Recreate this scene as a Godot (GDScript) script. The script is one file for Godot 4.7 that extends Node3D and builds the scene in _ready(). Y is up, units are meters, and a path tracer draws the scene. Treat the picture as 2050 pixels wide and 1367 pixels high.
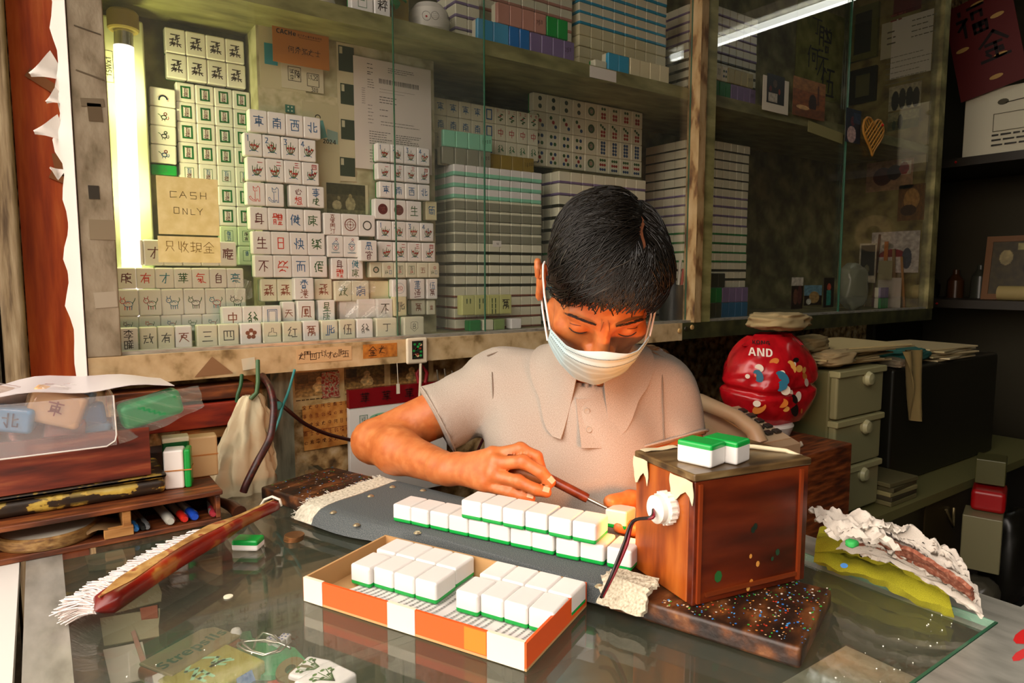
extends Node3D

# ---------------------------------------------------------------- mesh builder
class MB:
	var v := PackedVector3Array()
	var n := PackedVector3Array()
	var c := PackedColorArray()
	var uv := PackedVector2Array()
	var ix := PackedInt32Array()
	var col := Color.WHITE
	func p(a: Vector3, nn := Vector3.ZERO, t := Vector2.ZERO) -> int:
		v.append(a); n.append(nn); c.append(col); uv.append(t)
		return v.size() - 1
	func tri(a: int, b: int, d: int) -> void:   # counter-clockwise seen from outside
		ix.append(a); ix.append(d); ix.append(b)
	func quad(a: int, b: int, d: int, e: int) -> void:
		tri(a, b, d); tri(a, d, e)
	func flat(a: Vector3, b: Vector3, d: Vector3, e: Vector3) -> void:
		quad(p(a, Vector3.ZERO, Vector2(0, 1)), p(b, Vector3.ZERO, Vector2(1, 1)), p(d, Vector3.ZERO, Vector2(1, 0)), p(e, Vector3.ZERO, Vector2(0, 0)))
	func normals() -> void:
		var acc := PackedVector3Array(); acc.resize(v.size())
		for k in range(0, ix.size(), 3):
			var a := ix[k]; var b := ix[k + 1]; var d := ix[k + 2]
			var m := (v[d] - v[a]).cross(v[b] - v[a])
			acc[a] += m; acc[b] += m; acc[d] += m
		for k in v.size():
			if n[k] == Vector3.ZERO:
				n[k] = acc[k].normalized() if acc[k].length_squared() > 1e-20 else Vector3.UP
	func mesh(into: ArrayMesh = null) -> ArrayMesh:
		normals()
		var m := into if into else ArrayMesh.new()
		if ix.is_empty():
			return m
		var a := []; a.resize(Mesh.ARRAY_MAX)
		a[Mesh.ARRAY_VERTEX] = v; a[Mesh.ARRAY_NORMAL] = n; a[Mesh.ARRAY_COLOR] = c; a[Mesh.ARRAY_TEX_UV] = uv; a[Mesh.ARRAY_INDEX] = ix
		m.add_surface_from_arrays(Mesh.PRIMITIVE_TRIANGLES, a)
		return m
	func box(at: Vector3, s: Vector3, b := Basis()) -> MB:
		var h := s / 2
		for f in [[Vector3.RIGHT, Vector3.UP], [Vector3.LEFT, Vector3.UP], [Vector3.UP, Vector3.FORWARD], [Vector3.DOWN, Vector3.BACK], [Vector3.BACK, Vector3.UP], [Vector3.FORWARD, Vector3.UP]]:
			var o: Vector3 = f[0]; var u: Vector3 = f[1]; var r: Vector3 = u.cross(o)
			var q := func(i: float, j: float) -> Vector3: return at + b * ((o + r * i + u * j) * h)
			flat(q.call(-1.0, -1.0), q.call(1.0, -1.0), q.call(1.0, 1.0), q.call(-1.0, 1.0))
		return self
	func tube(pts: Array, rad, sides := 8, caps := true) -> MB:
		var up := Vector3.UP
		var d0: Vector3 = (pts[1] - pts[0]).normalized()
		if absf(d0.dot(up)) > 0.9: up = Vector3.RIGHT
		var x := up.cross(d0).normalized()
		var prev := -1
		var first := v.size()
		for k in pts.size():
			var d: Vector3 = (pts[mini(k + 1, pts.size() - 1)] - pts[maxi(k - 1, 0)]).normalized()
			x = (x - d * x.dot(d)).normalized()
			var y := d.cross(x)
			var r: float = rad[k] if rad is Array else rad
			var st := v.size()
			for s in sides:
				var t := TAU * s / sides
				p(pts[k] + (x * cos(t) + y * sin(t)) * r, x * cos(t) + y * sin(t), Vector2(float(s) / sides, float(k)))
			if prev >= 0:
				for s in sides:
					quad(prev + s, prev + (s + 1) % sides, st + (s + 1) % sides, st + s)
			prev = st
		if caps:
			for e in 2:
				var c0 := first if e == 0 else prev
				var m: int = p(pts[0] if e == 0 else pts[-1])
				var ring := []
				for s in sides: ring.append(p(v[c0 + s]))
				for s in sides:
					if e == 0: tri(m, ring[(s + 1) % sides], ring[s])
					else: tri(m, ring[s], ring[(s + 1) % sides])
		return self
	func lathe(prof: Array, seg := 24, at := Vector3.ZERO, b := Basis()) -> MB:   # profile of (radius, height), bottom to top
		for k in prof.size() - 1:
			var a: Vector2 = prof[k]; var d: Vector2 = prof[k + 1]
			var nn := Vector2(d.y - a.y, a.x - d.x).normalized()
			for s in seg:
				var t0 := TAU * s / seg; var t1 := TAU * (s + 1) / seg
				var q := func(r: Vector2, t: float) -> int: return p(at + b * Vector3(r.x * cos(t), r.y, r.x * sin(t)), b * Vector3(nn.x * cos(t), nn.y, nn.x * sin(t)))
				quad(q.call(a, t1), q.call(a, t0), q.call(d, t0), q.call(d, t1))
		return self
	func prism(poly: PackedVector2Array, depth: float, xf := Transform3D()) -> MB:   # outline in x, y (any winding); front face at z = depth
		if Geometry2D.is_polygon_clockwise(poly): poly.reverse()
		var tr := Geometry2D.triangulate_polygon(poly)
		for z in [depth, 0.0]:
			var st := v.size()
			for q in poly: p(xf * Vector3(q.x, q.y, z))
			for k in range(0, tr.size(), 3):
				var a := poly[tr[k]]; var b := poly[tr[k + 1]]; var d := poly[tr[k + 2]]
				var ccw := (b - a).cross(d - a) > 0.0
				if z != 0.0: ccw = not ccw
				if ccw: tri(st + tr[k], st + tr[k + 2], st + tr[k + 1])
				else: tri(st + tr[k], st + tr[k + 1], st + tr[k + 2])
		for k in poly.size():
			var a := poly[k]; var b := poly[(k + 1) % poly.size()]
			flat(xf * Vector3(a.x, a.y, 0), xf * Vector3(b.x, b.y, 0), xf * Vector3(b.x, b.y, depth), xf * Vector3(a.x, a.y, depth))
		return self
	func grid(nu: int, nv: int, fn: Callable) -> MB:   # fn(u, v) -> point; smooth sheet
		var st := v.size()
		for j in nv + 1:
			for i in nu + 1:
				p(fn.call(float(i) / nu, float(j) / nv), Vector3.ZERO, Vector2(float(i) / nu, 1.0 - float(j) / nv))
		for j in nv:
			for i in nu:
				var a := st + j * (nu + 1) + i
				quad(a, a + 1, a + nu + 2, a + nu + 1)
		return self
	func sheet(nu: int, nv: int, thick: float, fn: Callable) -> MB:   # a closed sheet: top, bottom and rim
		var st := v.size()
		grid(nu, nv, fn)
		var cnt := (nu + 1) * (nv + 1)
		var acc := PackedVector3Array(); acc.resize(cnt)
		for j in nv:
			for i in nu:
				var a := j * (nu + 1) + i
				var m := (v[st + a + 1] - v[st + a]).cross(v[st + a + nu + 1] - v[st + a])
				for q in [a, a + 1, a + nu + 2, a + nu + 1]: acc[q] += m
		for k in cnt: p(v[st + k] - acc[k].normalized() * thick)
		for j in nv:
			for i in nu:
				var a := st + cnt + j * (nu + 1) + i
				quad(a, a + nu + 1, a + nu + 2, a + 1)
		var rim := []
		for i in nu: rim.append(i)
		for j in nv: rim.append(j * (nu + 1) + nu)
		for i in nu: rim.append(nv * (nu + 1) + nu - i)
		for j in nv: rim.append((nv - j) * (nu + 1))
		for k in rim.size():
			var a: int = rim[k]; var b: int = rim[(k + 1) % rim.size()]
			flat(v[st + cnt + a], v[st + cnt + b], v[st + b], v[st + a])
		return self
	func rbox(s: Vector3, r: float, k := 2, at := Vector3.ZERO, b := Basis(), zlo := -9.0, zhi := 9.0) -> MB:   # rounded box; only the slice zlo < z < zhi
		var h := s / 2
		var inner := h - Vector3.ONE * r
		var lines := []
		for ax in 3:
			var l := []
			for j in k + 1: l.append(-h[ax] + r * (1.0 - cos(PI / 2 * j / k)))
			for j in k + 1: l.append(h[ax] - r * (1.0 - cos(PI / 2 * (k - j) / k)))
			if ax == 2:
				for e in [zlo, zhi]:
					if absf(e) < h.z: l.append(e)
				l.sort()
			lines.append(l)
		for ax in 3:
			var a1 := (ax + 1) % 3; var a2 := (ax + 2) % 3
			for sg in [-1.0, 1.0]:
				var L1: Array = lines[a1]; var L2: Array = lines[a2]
				var id := []
				for y in L2:
					for x in L1:
						var q := Vector3.ZERO; q[ax] = h[ax] * sg; q[a1] = x; q[a2] = y
						var cl := q.clamp(-inner, inner)
						var nn := (q - cl).normalized()
						var pos := cl + nn * r
						if absf(absf(q.z) - h.z) > 1e-7 and (absf(q.z - zlo) < 1e-7 or absf(q.z - zhi) < 1e-7): pos.z = q.z
						id.append(p(at + b * pos, b * nn))
				for j in L2.size() - 1:
					for i in L1.size() - 1:
						var mz: float
						if ax == 2: mz = h.z * sg
						else: mz = (L1[i] + L1[i + 1]) / 2 if a1 == 2 else (L2[j] + L2[j + 1]) / 2
						if mz < zlo or mz > zhi: continue
						var w := L1.size(); var o := j * w + i
						if sg > 0: quad(id[o], id[o + 1], id[o + w + 1], id[o + w])
						else: quad(id[o], id[o + w], id[o + w + 1], id[o + 1])
		return self

# ---------------------------------------------------------------- naming and placing
var taken := {}
var M := {}
var cache := {}
var rng := RandomNumberGenerator.new()

func numbered(called: String) -> String:
	var k: int = taken.get(called, -1) + 1
	taken[called] = k
	return called if k == 0 else "%s_%03d" % [called, k]

func metas(o: Node, label: String, category: String, group := "") -> void:
	o.set_meta("label", label); o.set_meta("category", category)
	if group: o.set_meta("group", group)

func thing(called: String, label: String, category: String, xf := Transform3D(), group := "") -> Node3D:
	var o := Node3D.new()
	o.name = numbered(called); add_child(o); o.transform = xf
	metas(o, label, category, group)
	return o

func solo(called: String, label: String, category: String, mesh: Mesh, mat: Material, xf := Transform3D(), group := "") -> MeshInstance3D:
	var o := MeshInstance3D.new()
	o.name = numbered(called); o.mesh = mesh; o.transform = xf
	if mat: o.material_override = mat
	add_child(o)
	metas(o, label, category, group)
	return o

func part(called: String, mesh: Mesh, mat: Material, parent: Node, xf := Transform3D(), label := "") -> MeshInstance3D:
	var o := MeshInstance3D.new()
	o.name = called; o.mesh = mesh; o.transform = xf
	if mat: o.material_override = mat
	if label: o.set_meta("label", label)
	parent.add_child(o, true)
	return o

func struct(called: String, mesh: Mesh, mat: Material) -> MeshInstance3D:
	var o := MeshInstance3D.new()
	o.name = called; o.mesh = mesh
	if mat: o.material_override = mat
	o.set_meta("kind", "structure")
	add_child(o, true)
	return o

func smooth(pts: Array, n := 5) -> Array:   # a soft line through the given points
	var out := []
	for k in pts.size() - 1:
		var a: Vector3 = pts[maxi(k - 1, 0)]; var b: Vector3 = pts[k]; var c: Vector3 = pts[k + 1]; var d: Vector3 = pts[mini(k + 2, pts.size() - 1)]
		for j in n: out.append(b.cubic_interpolate(c, a, d, float(j) / n))
	out.append(pts[-1])
	return out

func bx(at: Vector3, s: Vector3, b := Basis()) -> ArrayMesh: return MB.new().box(at, s, b).mesh()
func rb(s: Vector3, r: float, k := 2, at := Vector3.ZERO) -> ArrayMesh: return MB.new().rbox(s, r, k, at).mesh()
func at(p: Vector3, ry := 0.0, rx := 0.0, rz := 0.0) -> Transform3D: return Transform3D(Basis.from_euler(Vector3(rx, ry, rz)), p)
func span(lo: Vector3, hi: Vector3) -> ArrayMesh: return bx((lo + hi) / 2, (hi - lo).abs())
func frame_of(o: Vector3, x: Vector3, y: Vector3) -> Transform3D:   # axes: x kept, z = x cross y
	var bxx := x.normalized(); var z := bxx.cross(y).normalized()
	return Transform3D(Basis(bxx, z.cross(bxx), z), o)

# ---------------------------------------------------------------- materials
func mt(hex: String, rough := 0.6, metal := 0.0) -> StandardMaterial3D:
	var m := StandardMaterial3D.new()
	m.albedo_color = Color.html(hex); m.roughness = rough; m.metallic = metal
	return m

func ramp(cols: Array) -> Gradient:
	var g := Gradient.new()
	var off := PackedFloat32Array(); var cc := PackedColorArray()
	for e in cols: off.append(e[0]); cc.append(Color.html(e[1]))
	g.offsets = off; g.colors = cc
	return g

func noise_tex(cols: Array, freq := 0.02, sd := 1, oct := 4, type := FastNoiseLite.TYPE_SIMPLEX_SMOOTH, size := 512) -> NoiseTexture2D:
	var f := FastNoiseLite.new()
	f.noise_type = type; f.frequency = freq; f.seed = sd; f.fractal_octaves = oct
	var t := NoiseTexture2D.new()
	t.width = size; t.height = size; t.seamless = true; t.noise = f; t.color_ramp = ramp(cols)
	return t

func bump_tex(freq := 0.05, sd := 1, oct := 3, type := FastNoiseLite.TYPE_SIMPLEX_SMOOTH) -> NoiseTexture2D:
	var key := "bump%s_%d_%d_%d" % [freq, sd, oct, type]
	if not cache.has(key): cache[key] = noise_tex([[0.0, "000000"], [1.0, "ffffff"]], freq, sd, oct, type)
	return cache[key]

func patchy(cols: Array, scale: Vector3, freq := 0.02, rough := 0.7, sd := 1, oct := 4, relief := 0.0, type := FastNoiseLite.TYPE_SIMPLEX_SMOOTH) -> StandardMaterial3D:
	var m := StandardMaterial3D.new()
	var fq := freq * 0.42 if freq < 0.055 else freq   # fewer, larger patches; the octaves give the grain
	m.albedo_texture = noise_tex(cols, fq, sd, oct + 1, type)
	m.uv1_triplanar = true; m.uv1_scale = scale * 0.5; m.roughness = rough
	if relief > 0.0:
		m.heightmap_enabled = true; m.heightmap_texture = bump_tex(freq, sd, oct, type); m.heightmap_scale = relief
	return m

func glass(alpha := 0.014, hex := "e6f2e2", rough := 0.02) -> StandardMaterial3D:
	var m := mt(hex, rough)
	m.transparency = BaseMaterial3D.TRANSPARENCY_ALPHA
	m.albedo_color.a = alpha
	return m

func glow(hex: String, energy: float) -> StandardMaterial3D:
	var m := mt(hex, 0.5)
	m.emission_enabled = true; m.emission = Color.html(hex); m.emission_energy_multiplier = energy
	return m

# ---------------------------------------------------------------- ink: brush strokes and lettering
const GLYPH := {
	"一": "0595", "二": "1282 0898", "三": "1181 2575 0999", "四": "0191 0109 9199 0999 3136 6166 6676",
	"飛": "1060 6063 6375 8051 8263 0454 2439 1648 3314 5154 0797 4609 6569 7799",
	"百": "0090 4023 2383 2329 8389 2686 2989", "搭": "0333 2029 2918 0735 4292 5053 8083 7345 7396 5676 4888 4849 8889 4999",
	"東": "0191 5059 2373 2326 7376 2575 2676 5617 5697", "南": "1181 5053 1383 1319 8389 3242 3555 2575 2777 5559",
	"西": "0090 1383 1319 8389 1989 4045 6065 4536 6576", "北": "3039 0333 3916 6068 6898 9896 9364",
	"中": "5059 1282 1216 8286 1686", "發": "3012 1233 3306 6083 8364 6496 1535 3537 1737 1719 3739 5565 6577 5585 7597",
	"萬": "0090 3002 6062 2272 2225 7275 2575 2373 5258 1686 1619 8689 5749 5777", "心": "1428 3338 3878 7876 5255 7395",
	"想": "0242 2026 2204 2245 5181 5156 8186 5686 5383 1708 3739 3979 7977 5758 8799",
	"事": "0191 5059 2373 2325 7375 2575 0696 1878 7678 5939", "成": "1282 1207 1444 4448 4837 5058 5899 8356 6171",
	"身": "4031 2171 2127 7179 2373 2575 1797 7718 7969",
	"體": "1040 1013 4043 1242 0353 1535 1519 3539 1737 5191 5154 9194 6064 8084 5393 5595 6787 5999 6769 8779",
	"健": "2004 1319 3151 5134 3454 5437 3599 6282 6484 5393 6686 7078", "康": "5051 0191 1108 2373 2575 7375 5259 2636 4618 5698",
	"生": "2013 1282 5059 1585 0999", "日": "2070 2029 7079 2474 2979", "快": "2029 0426 3344 4282 6066 8286 4696 6649 6699",
	"樂": "1001 0122 2204 0424 9071 7193 4161 4165 6165 4363 4565 0696 5659 5618 5698", "不": "0090 5008 5059 5486",
	"勞": "1022 4022 2104 5072 9072 7154 0595 0506 9596 2868 6879 4719", "而": "0090 4033 1383 1319 8389 3338 5358",
	"獲": "3005 1216 1629 2919 4090 5052 8082 5233 4348 6263 4393 4585 4686 4888 5889",
	"香": "7020 0292 4005 5095 5055 2666 2629 6669 2868 2969", "港": "1022 0323 0928 3292 5054 7074 3494 5536 6597 5575 5559 5989 7557",
	"天": "1181 0494 5109 5498", "風": "1080 1009 8088 8899 3262 3363 3336 6366 3666 4348 2878 6879",
	"番": "7020 2132 7162 0393 5055 5426 5486 2575 2529 7579 2777 2979",
	"腹": "1108 1141 4149 1343 1646 6051 5191 5355 8385 5484 5585 6556 5788 6799", "有": "0292 5008 3474 3439 7479 3575 3777",
	"才": "0292 6059 5949 6228", "華": "0191 2022 7072 1383 1585 0797 5059 3336 6366", "氣": "2003 2181 1363 6368 6899 4549 1656 2536 4628 4659",
	"自": "4022 2272 2229 7279 2474 2676 2979", "豪": "4051 0191 2272 2224 7274 2474 0595 0506 9596 2777 5718 4759 6899",
	"鍾": "3003 1232 0444 2228 0848 5191 7079 5393 5396 9396 5595 5888 5999", "廳": "4050 0191 1108 2242 2228 4249 2444 2646 5292 5494 6464 5696 5767 5999 8468",
	"只": "2070 2024 7074 2474 3518 6588", "收": "1016 1637 3039 6044 5292 8258 5499", "現": "0141 2028 0444 0847 5191 5156 9196 5393 5696 6649 7678 7898",
	"金": "5004 5094 2474 2676 5459 2738 7767 0999", "何": "2004 1319 3191 4363 4346 6366 4666 8189 8979", "秀": "7020 1292 5055 5005 5095 2565 6559 3609",
	"湄": "1022 0323 0928 3191 3134 9134 3434 3438 5465 5559 9599 5797", "女": "4017 1789 6109 0393", "士": "5058 0393 2878",
	"克": "5053 1191 2373 2326 7376 2676 3609 5658 5898 9896", "萊": "0191 3030 7072 0393 5059 3345 7365 5518 5598",
	"門": "0009 0040 4044 0242 0444 5090 5054 9099 5292 5494", "汀": "1022 0323 0928 4191 7178 7868",
	"城": "0333 2028 0838 4292 4209 4464 6458 6067 6799 8356", "廟": "4050 0191 1108 3042 2252 2454 2656 2426 5456 3949 3858 6393 6309 9399 6595 6797",
	"星": "2070 2024 7074 2272 2474 3515 1686 5559 2878 0999", "唐": "5051 0191 1108 2373 7375 1585 5256 3777 3739 7779 3979",
	"愚": "2070 2023 7073 2171 2373 1484 1416 8486 4446 0708 3738 3868 5657 8799", "睿": "5051 0191 0102 9192 3223 6273 5325 5385 2565 2529 6569 2767 2969",
	"筒": "2002 1040 6052 5090 1318 1383 8389 3464 3666 3638 6668 3868", "堇": "0191 3032 6062 2373 2325 7375 2575 5059 1787 0999",
	"遥": "4080 4253 7162 1022 0414 1417 0998 3393 6066 4446 8486 4686", "伍": "2004 1319 4090 6058 4484 8489 3999", "李": "0191 5054 5004 5094 2575 7557 5759 5949 0797",
	"曦": "0131 0109 3139 0535 0939 4191 5062 8062 4393 4696 5459 6659 7479 4898", "吏": "0191 2373 2325 7375 2575 5109 3499", "丁": "0191 5158 5838",
	"國": "0090 0009 9099 0999 2272 2454 2545 2747 6067 6878 8345", "粹": "2029 0444 0212 4232 2408 2447 5191 7071 6244 8294 4696 7379",
	"陳": "1019 1040 4023 2346 5191 7079 5393 5356 9396 5696 7658 7698", "童": "5051 1181 3242 7262 0393 2474 2427 7477 2777 5459 2888 0999",
	"紅": "3003 1233 2408 1828 3848 5292 7278 4999", "此": "2028 4048 4464 0929 0949 6067 6797 9794 9264", "福": "1011 0333 3306 2429 4090 5282 5254 8284 5696 5659 9699 7679 5787 5999",
	"贈": "0030 0007 3037 0232 0434 0919 2939 5061 8071 4191 4195 9195 4595 6164 5767 5759 7779 5969", "以": "1017 1737 4153 7059 7699", "教": "0232 2020 0444 2409 2848 6054 5393 8368 6489",
	"條": "2004 1319 3037 5043 5282 7256 5593 6659 4696 6649 6699", "五": "0191 4139 0484 8488 0999", "0": "2161 2128 6168 2868", "1": "3140 4049", "2": "1161 6164 6419 1979", "3": "1070 7044 4475 7578 7819", "4": "5006 0686 5059", "5": "7020 2024 2464 6478 7819", "6": "7014 1418 1878 7875 7515", "7": "1171 7139", "8": "2070 7028 2878 7820", "9": "7020 2025 2575 7079",
}
func strokes_of(ch: String) -> Array:
	var out := []
	for w in GLYPH.get(ch, "0090 0099 9099 0999 0990").split(" "):
		var pl := PackedVector2Array()
		for k in range(0, w.length(), 2): pl.append(Vector2(int(w[k]) / 9.0 - 0.5, 0.5 - int(w[k + 1]) / 9.0))
		out.append(pl)
	return out

func ink_line(b: MB, pts: PackedVector2Array, w: float, col: Color) -> void:
	b.col = col
	for k in pts.size() - 1:
		var d := (pts[k + 1] - pts[k]).normalized()
		var s := Vector2(-d.y, d.x) * w / 2
		var a := pts[k] - d * w * 0.4; var e := pts[k + 1] + d * w * 0.3
		b.flat(Vector3(a.x - s.x, a.y - s.y, 0), Vector3(e.x - s.x * 0.8, e.y - s.y * 0.8, 0), Vector3(e.x + s.x * 0.8, e.y + s.y * 0.8, 0), Vector3(a.x + s.x, a.y + s.y, 0))
func ink_char(b: MB, ch: String, at2: Vector2, size: float, col: Color, weight := 0.085, aspect := 0.9) -> void:
	for pl in strokes_of(ch):
		var q := PackedVector2Array()
		for e in pl: q.append(at2 + Vector2(e.x * aspect, e.y) * size)
		ink_line(b, q, size * weight, col)
func ink_blob(b: MB, at2: Vector2, r: Vector2, col: Color, seg := 12) -> void:
	b.col = col
	var m := b.p(Vector3(at2.x, at2.y, 0), Vector3.BACK)
	var ring := []
	for s in seg: ring.append(b.p(Vector3(at2.x + r.x * cos(TAU * s / seg), at2.y + r.y * sin(TAU * s / seg), 0), Vector3.BACK))
	for s in seg: b.tri(m, ring[s], ring[(s + 1) % seg])
func ink_ring(b: MB, at2: Vector2, r: float, w: float, col: Color, seg := 18, a0 := 0.0, a1 := TAU, ry := 1.0) -> void:
	var q := PackedVector2Array()
	for s in seg + 1: q.append(at2 + Vector2(cos(a0 + (a1 - a0) * s / seg), sin(a0 + (a1 - a0) * s / seg) * ry) * r)
	ink_line(b, q, w, col)
func ink_rect(b: MB, at2: Vector2, s: Vector2, w: float, col: Color) -> void:
	var h := s / 2
	ink_line(b, PackedVector2Array([at2 + Vector2(-h.x, -h.y), at2 + Vector2(h.x, -h.y), at2 + Vector2(h.x, h.y), at2 + Vector2(-h.x, h.y), at2 + Vector2(-h.x, -h.y)]), w, col)
func pl(a: Array) -> PackedVector2Array:
	var q := PackedVector2Array()
	for k in range(0, a.size(), 2): q.append(Vector2(a[k], a[k + 1]))
	return q

func words(text: String, size: float, font := "Droid Sans", bold := false, width := 0.0) -> Mesh:
	var key := "txt" + text + str(size) + font + str(bold)
	if cache.has(key): return cache[key]
	var f := SystemFont.new(); f.font_names = PackedStringArray([font])
	if bold: f.font_weight = 700
	var t := TextMesh.new()
	t.font = f; t.text = text; t.font_size = 24; t.pixel_size = size / 24.0; t.depth = 0.0003; t.curve_step = 1.0
	cache[key] = t
	return t

func _ready() -> void:
	# camera
	var cam := Camera3D.new()
	cam.name = "camera"
	cam.fov = 2.0 * rad_to_deg(atan(683.5 / 1350.0))
	cam.near = 0.02
	cam.position = Vector3(0, 1.10, 0)
	cam.rotation_degrees = Vector3(-5.522, -35.07, 0)
	add_child(cam)
	cam.current = true
	# sky of an overcast street; it reaches the stall through its open front and side
	var env := Environment.new()
	var sky := Sky.new()
	var psm := ProceduralSkyMaterial.new()
	psm.sky_top_color = Color(0.95, 0.91, 0.87); psm.sky_horizon_color = Color(0.98, 0.92, 0.84)
	psm.ground_horizon_color = Color(0.42, 0.40, 0.37); psm.ground_bottom_color = Color(0.30, 0.28, 0.26)
	psm.sky_energy_multiplier = 2.6
	sky.sky_material = psm
	env.background_mode = Environment.BG_SKY
	env.sky = sky
	env.ambient_light_source = Environment.AMBIENT_SOURCE_SKY
	env.tonemap_mode = Environment.TONE_MAPPER_LINEAR
	env.tonemap_exposure = 0.78
	env.sdfgi_enabled = true; env.ssao_enabled = true; env.ssil_enabled = true
	var we := WorldEnvironment.new()
	we.name = "world"
	we.environment = env
	add_child(we)
	rng.seed = 7
	make_materials()
	build_room()
	build_ceiling_lamp()
	build_cabinet()
	build_counter()
	build_display_tiles()
	build_stacks()
	build_panel_papers()
	build_right_side()
	build_below()
	build_desk()
	build_left_shelf()
	build_under_glass()
	build_person()

func lin(hex: String) -> Color: return Color.html(hex).srgb_to_linear()

func make_materials() -> void:
	M.ink = StandardMaterial3D.new(); M.ink.vertex_color_use_as_albedo = true; M.ink.roughness = 0.5
	M.ivory = mt("dcd7d2", 0.25)
	M.ivory.subsurf_scatter_enabled = true; M.ivory.subsurf_scatter_strength = 0.0
	M.white_tile = mt("efeae4", 0.3)
	M.cream_tile = mt("ddd3a8", 0.28)
	M.old_tile = mt("e0dcc0", 0.3)
	M.green_back = mt("0f9a3c", 0.25)
	M.mint = mt("8fd8b4", 0.3); M.grey_back = mt("8d8b76", 0.35); M.black_back = mt("2a2a18", 0.3)
	M.purple = mt("7d6a92", 0.3); M.blue = mt("2a9cc4", 0.25); M.deep_blue = mt("1670b8", 0.15); M.pink = mt("c08a78", 0.35)
	M.rust_back = mt("8a4a34", 0.35); M.deep_green = mt("0b7a32", 0.3); M.sky_blue = mt("4aa0c8", 0.12)
	M.gold_glitter = patchy([[0.0, "3a2c06"], [0.45, "6a5410"], [0.62, "b8962c"], [0.8, "f0d870"]], Vector3.ONE * 60, 0.25, 0.35, 5, 2)
	M.cab_wood = patchy([[0.0, "3c3416"], [0.35, "5e5630"], [0.6, "7c7446"], [0.85, "968e5c"]], Vector3.ONE * 5, 0.015, 0.6, 11, 5, 0.05)
	M.shelf_edge = patchy([[0.0, "5c5830"], [0.4, "7e7a4a"], [0.7, "8e8a58"], [1.0, "a8a270"]], Vector3(3, 9, 9), 0.02, 0.5, 12, 5)
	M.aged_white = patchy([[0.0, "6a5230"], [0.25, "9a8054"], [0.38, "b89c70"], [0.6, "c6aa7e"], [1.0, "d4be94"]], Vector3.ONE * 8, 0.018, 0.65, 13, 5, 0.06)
	M.post_paint = patchy([[0.0, "5a4a34"], [0.2, "7a6c54"], [0.4, "8f8068"], [0.7, "9c8e76"], [1.0, "ac9f88"]], Vector3(9, 5, 9), 0.02, 0.7, 14, 5, 0.08)
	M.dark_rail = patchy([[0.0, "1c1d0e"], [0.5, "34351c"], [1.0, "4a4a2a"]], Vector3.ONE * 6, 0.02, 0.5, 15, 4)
	M.peel = mt("d2cac2", 0.45)
	M.glass = glass()
	M.glass_edge = mt("2f5a44", 0.15)
	M.paper = mt("e6dfd4", 0.8)
	M.paper_yellow = patchy([[0.0, "d8c27c"], [1.0, "e8d596"]], Vector3.ONE * 20, 0.02, 0.8, 31, 3)
	M.dark_void = mt("16140c", 0.8)
	M.red_wood = patchy([[0.0, "a83a10"], [0.4, "c84e18"], [0.65, "d85c20"], [1.0, "e87434"]], Vector3(18, 2, 18), 0.02, 0.5, 21, 5, 0.03)
	M.rough_pole = patchy([[0.0, "4a3826"], [0.5, "937c5c"], [1.0, "b8a484"]], Vector3(30, 3, 30), 0.02, 0.8, 22, 5, 0.05)
	M.dark_stone = patchy([[0.0, "1e1a10"], [0.6, "3c3424"], [1.0, "564c38"]], Vector3.ONE * 9, 0.03, 0.9, 23, 5, 0.1)
	M.wood_box = patchy([[0.0, "2a0c04"], [0.35, "4a1606"], [0.6, "5e200a"], [0.85, "742e10"]], Vector3(2.5, 12, 12), 0.012, 0.28, 24, 5, 0.01)
	M.wood_dark = patchy([[0.0, "2a1206"], [0.4, "5a2a10"], [0.7, "7a3f1a"], [1.0, "965528"]], Vector3(5, 30, 30), 0.016, 0.5, 25, 5, 0.02)
	M.wood_light = patchy([[0.0, "7a4e22"], [0.5, "a8733a"], [1.0, "c08e52"]], Vector3(5, 40, 40), 0.016, 0.6, 26, 4)
	M.paint_board = patchy([[0.0, "120a04"], [0.4, "2c170a"], [0.58, "43240e"], [0.72, "5c3214"], [0.86, "6a4020"], [1.0, "8a5a30"]], Vector3(7, 14, 14), 0.02, 0.45, 27, 5, 0.05)
	M.plaster = patchy([[0.0, "3a2a14"], [0.3, "7a5c34"], [0.5, "ae8a56"], [0.7, "c8a878"], [1.0, "d8c098"]], Vector3.ONE * 7, 0.03, 0.9, 28, 5, 0.15)
	M.orange_paper = patchy([[0.0, "b0661e"], [0.5, "d08a3c"], [1.0, "dda050"]], Vector3.ONE * 9, 0.03, 0.8, 29, 4)
	M.news = patchy([[0.0, "a8854c"], [0.5, "c8a870"], [1.0, "d8bd8a"]], Vector3.ONE * 9, 0.03, 0.8, 30, 4)
	M.chrome = mt("c8c4b8", 0.25, 0.9)
	M.steel = patchy([[0.0, "8a877c"], [0.5, "b0ada2"], [1.0, "c8c5ba"]], Vector3(12, 40, 4), 0.02, 0.4, 32, 4); M.steel.metallic = 0.6
	M.black_plastic = mt("1a1712", 0.35)
	M.white_plastic = mt("ece6da", 0.35)
	M.tape = mt("e0d4bc", 0.4)
	M.clear_tape = glass(0.25, "d8cbb0", 0.2)

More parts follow.
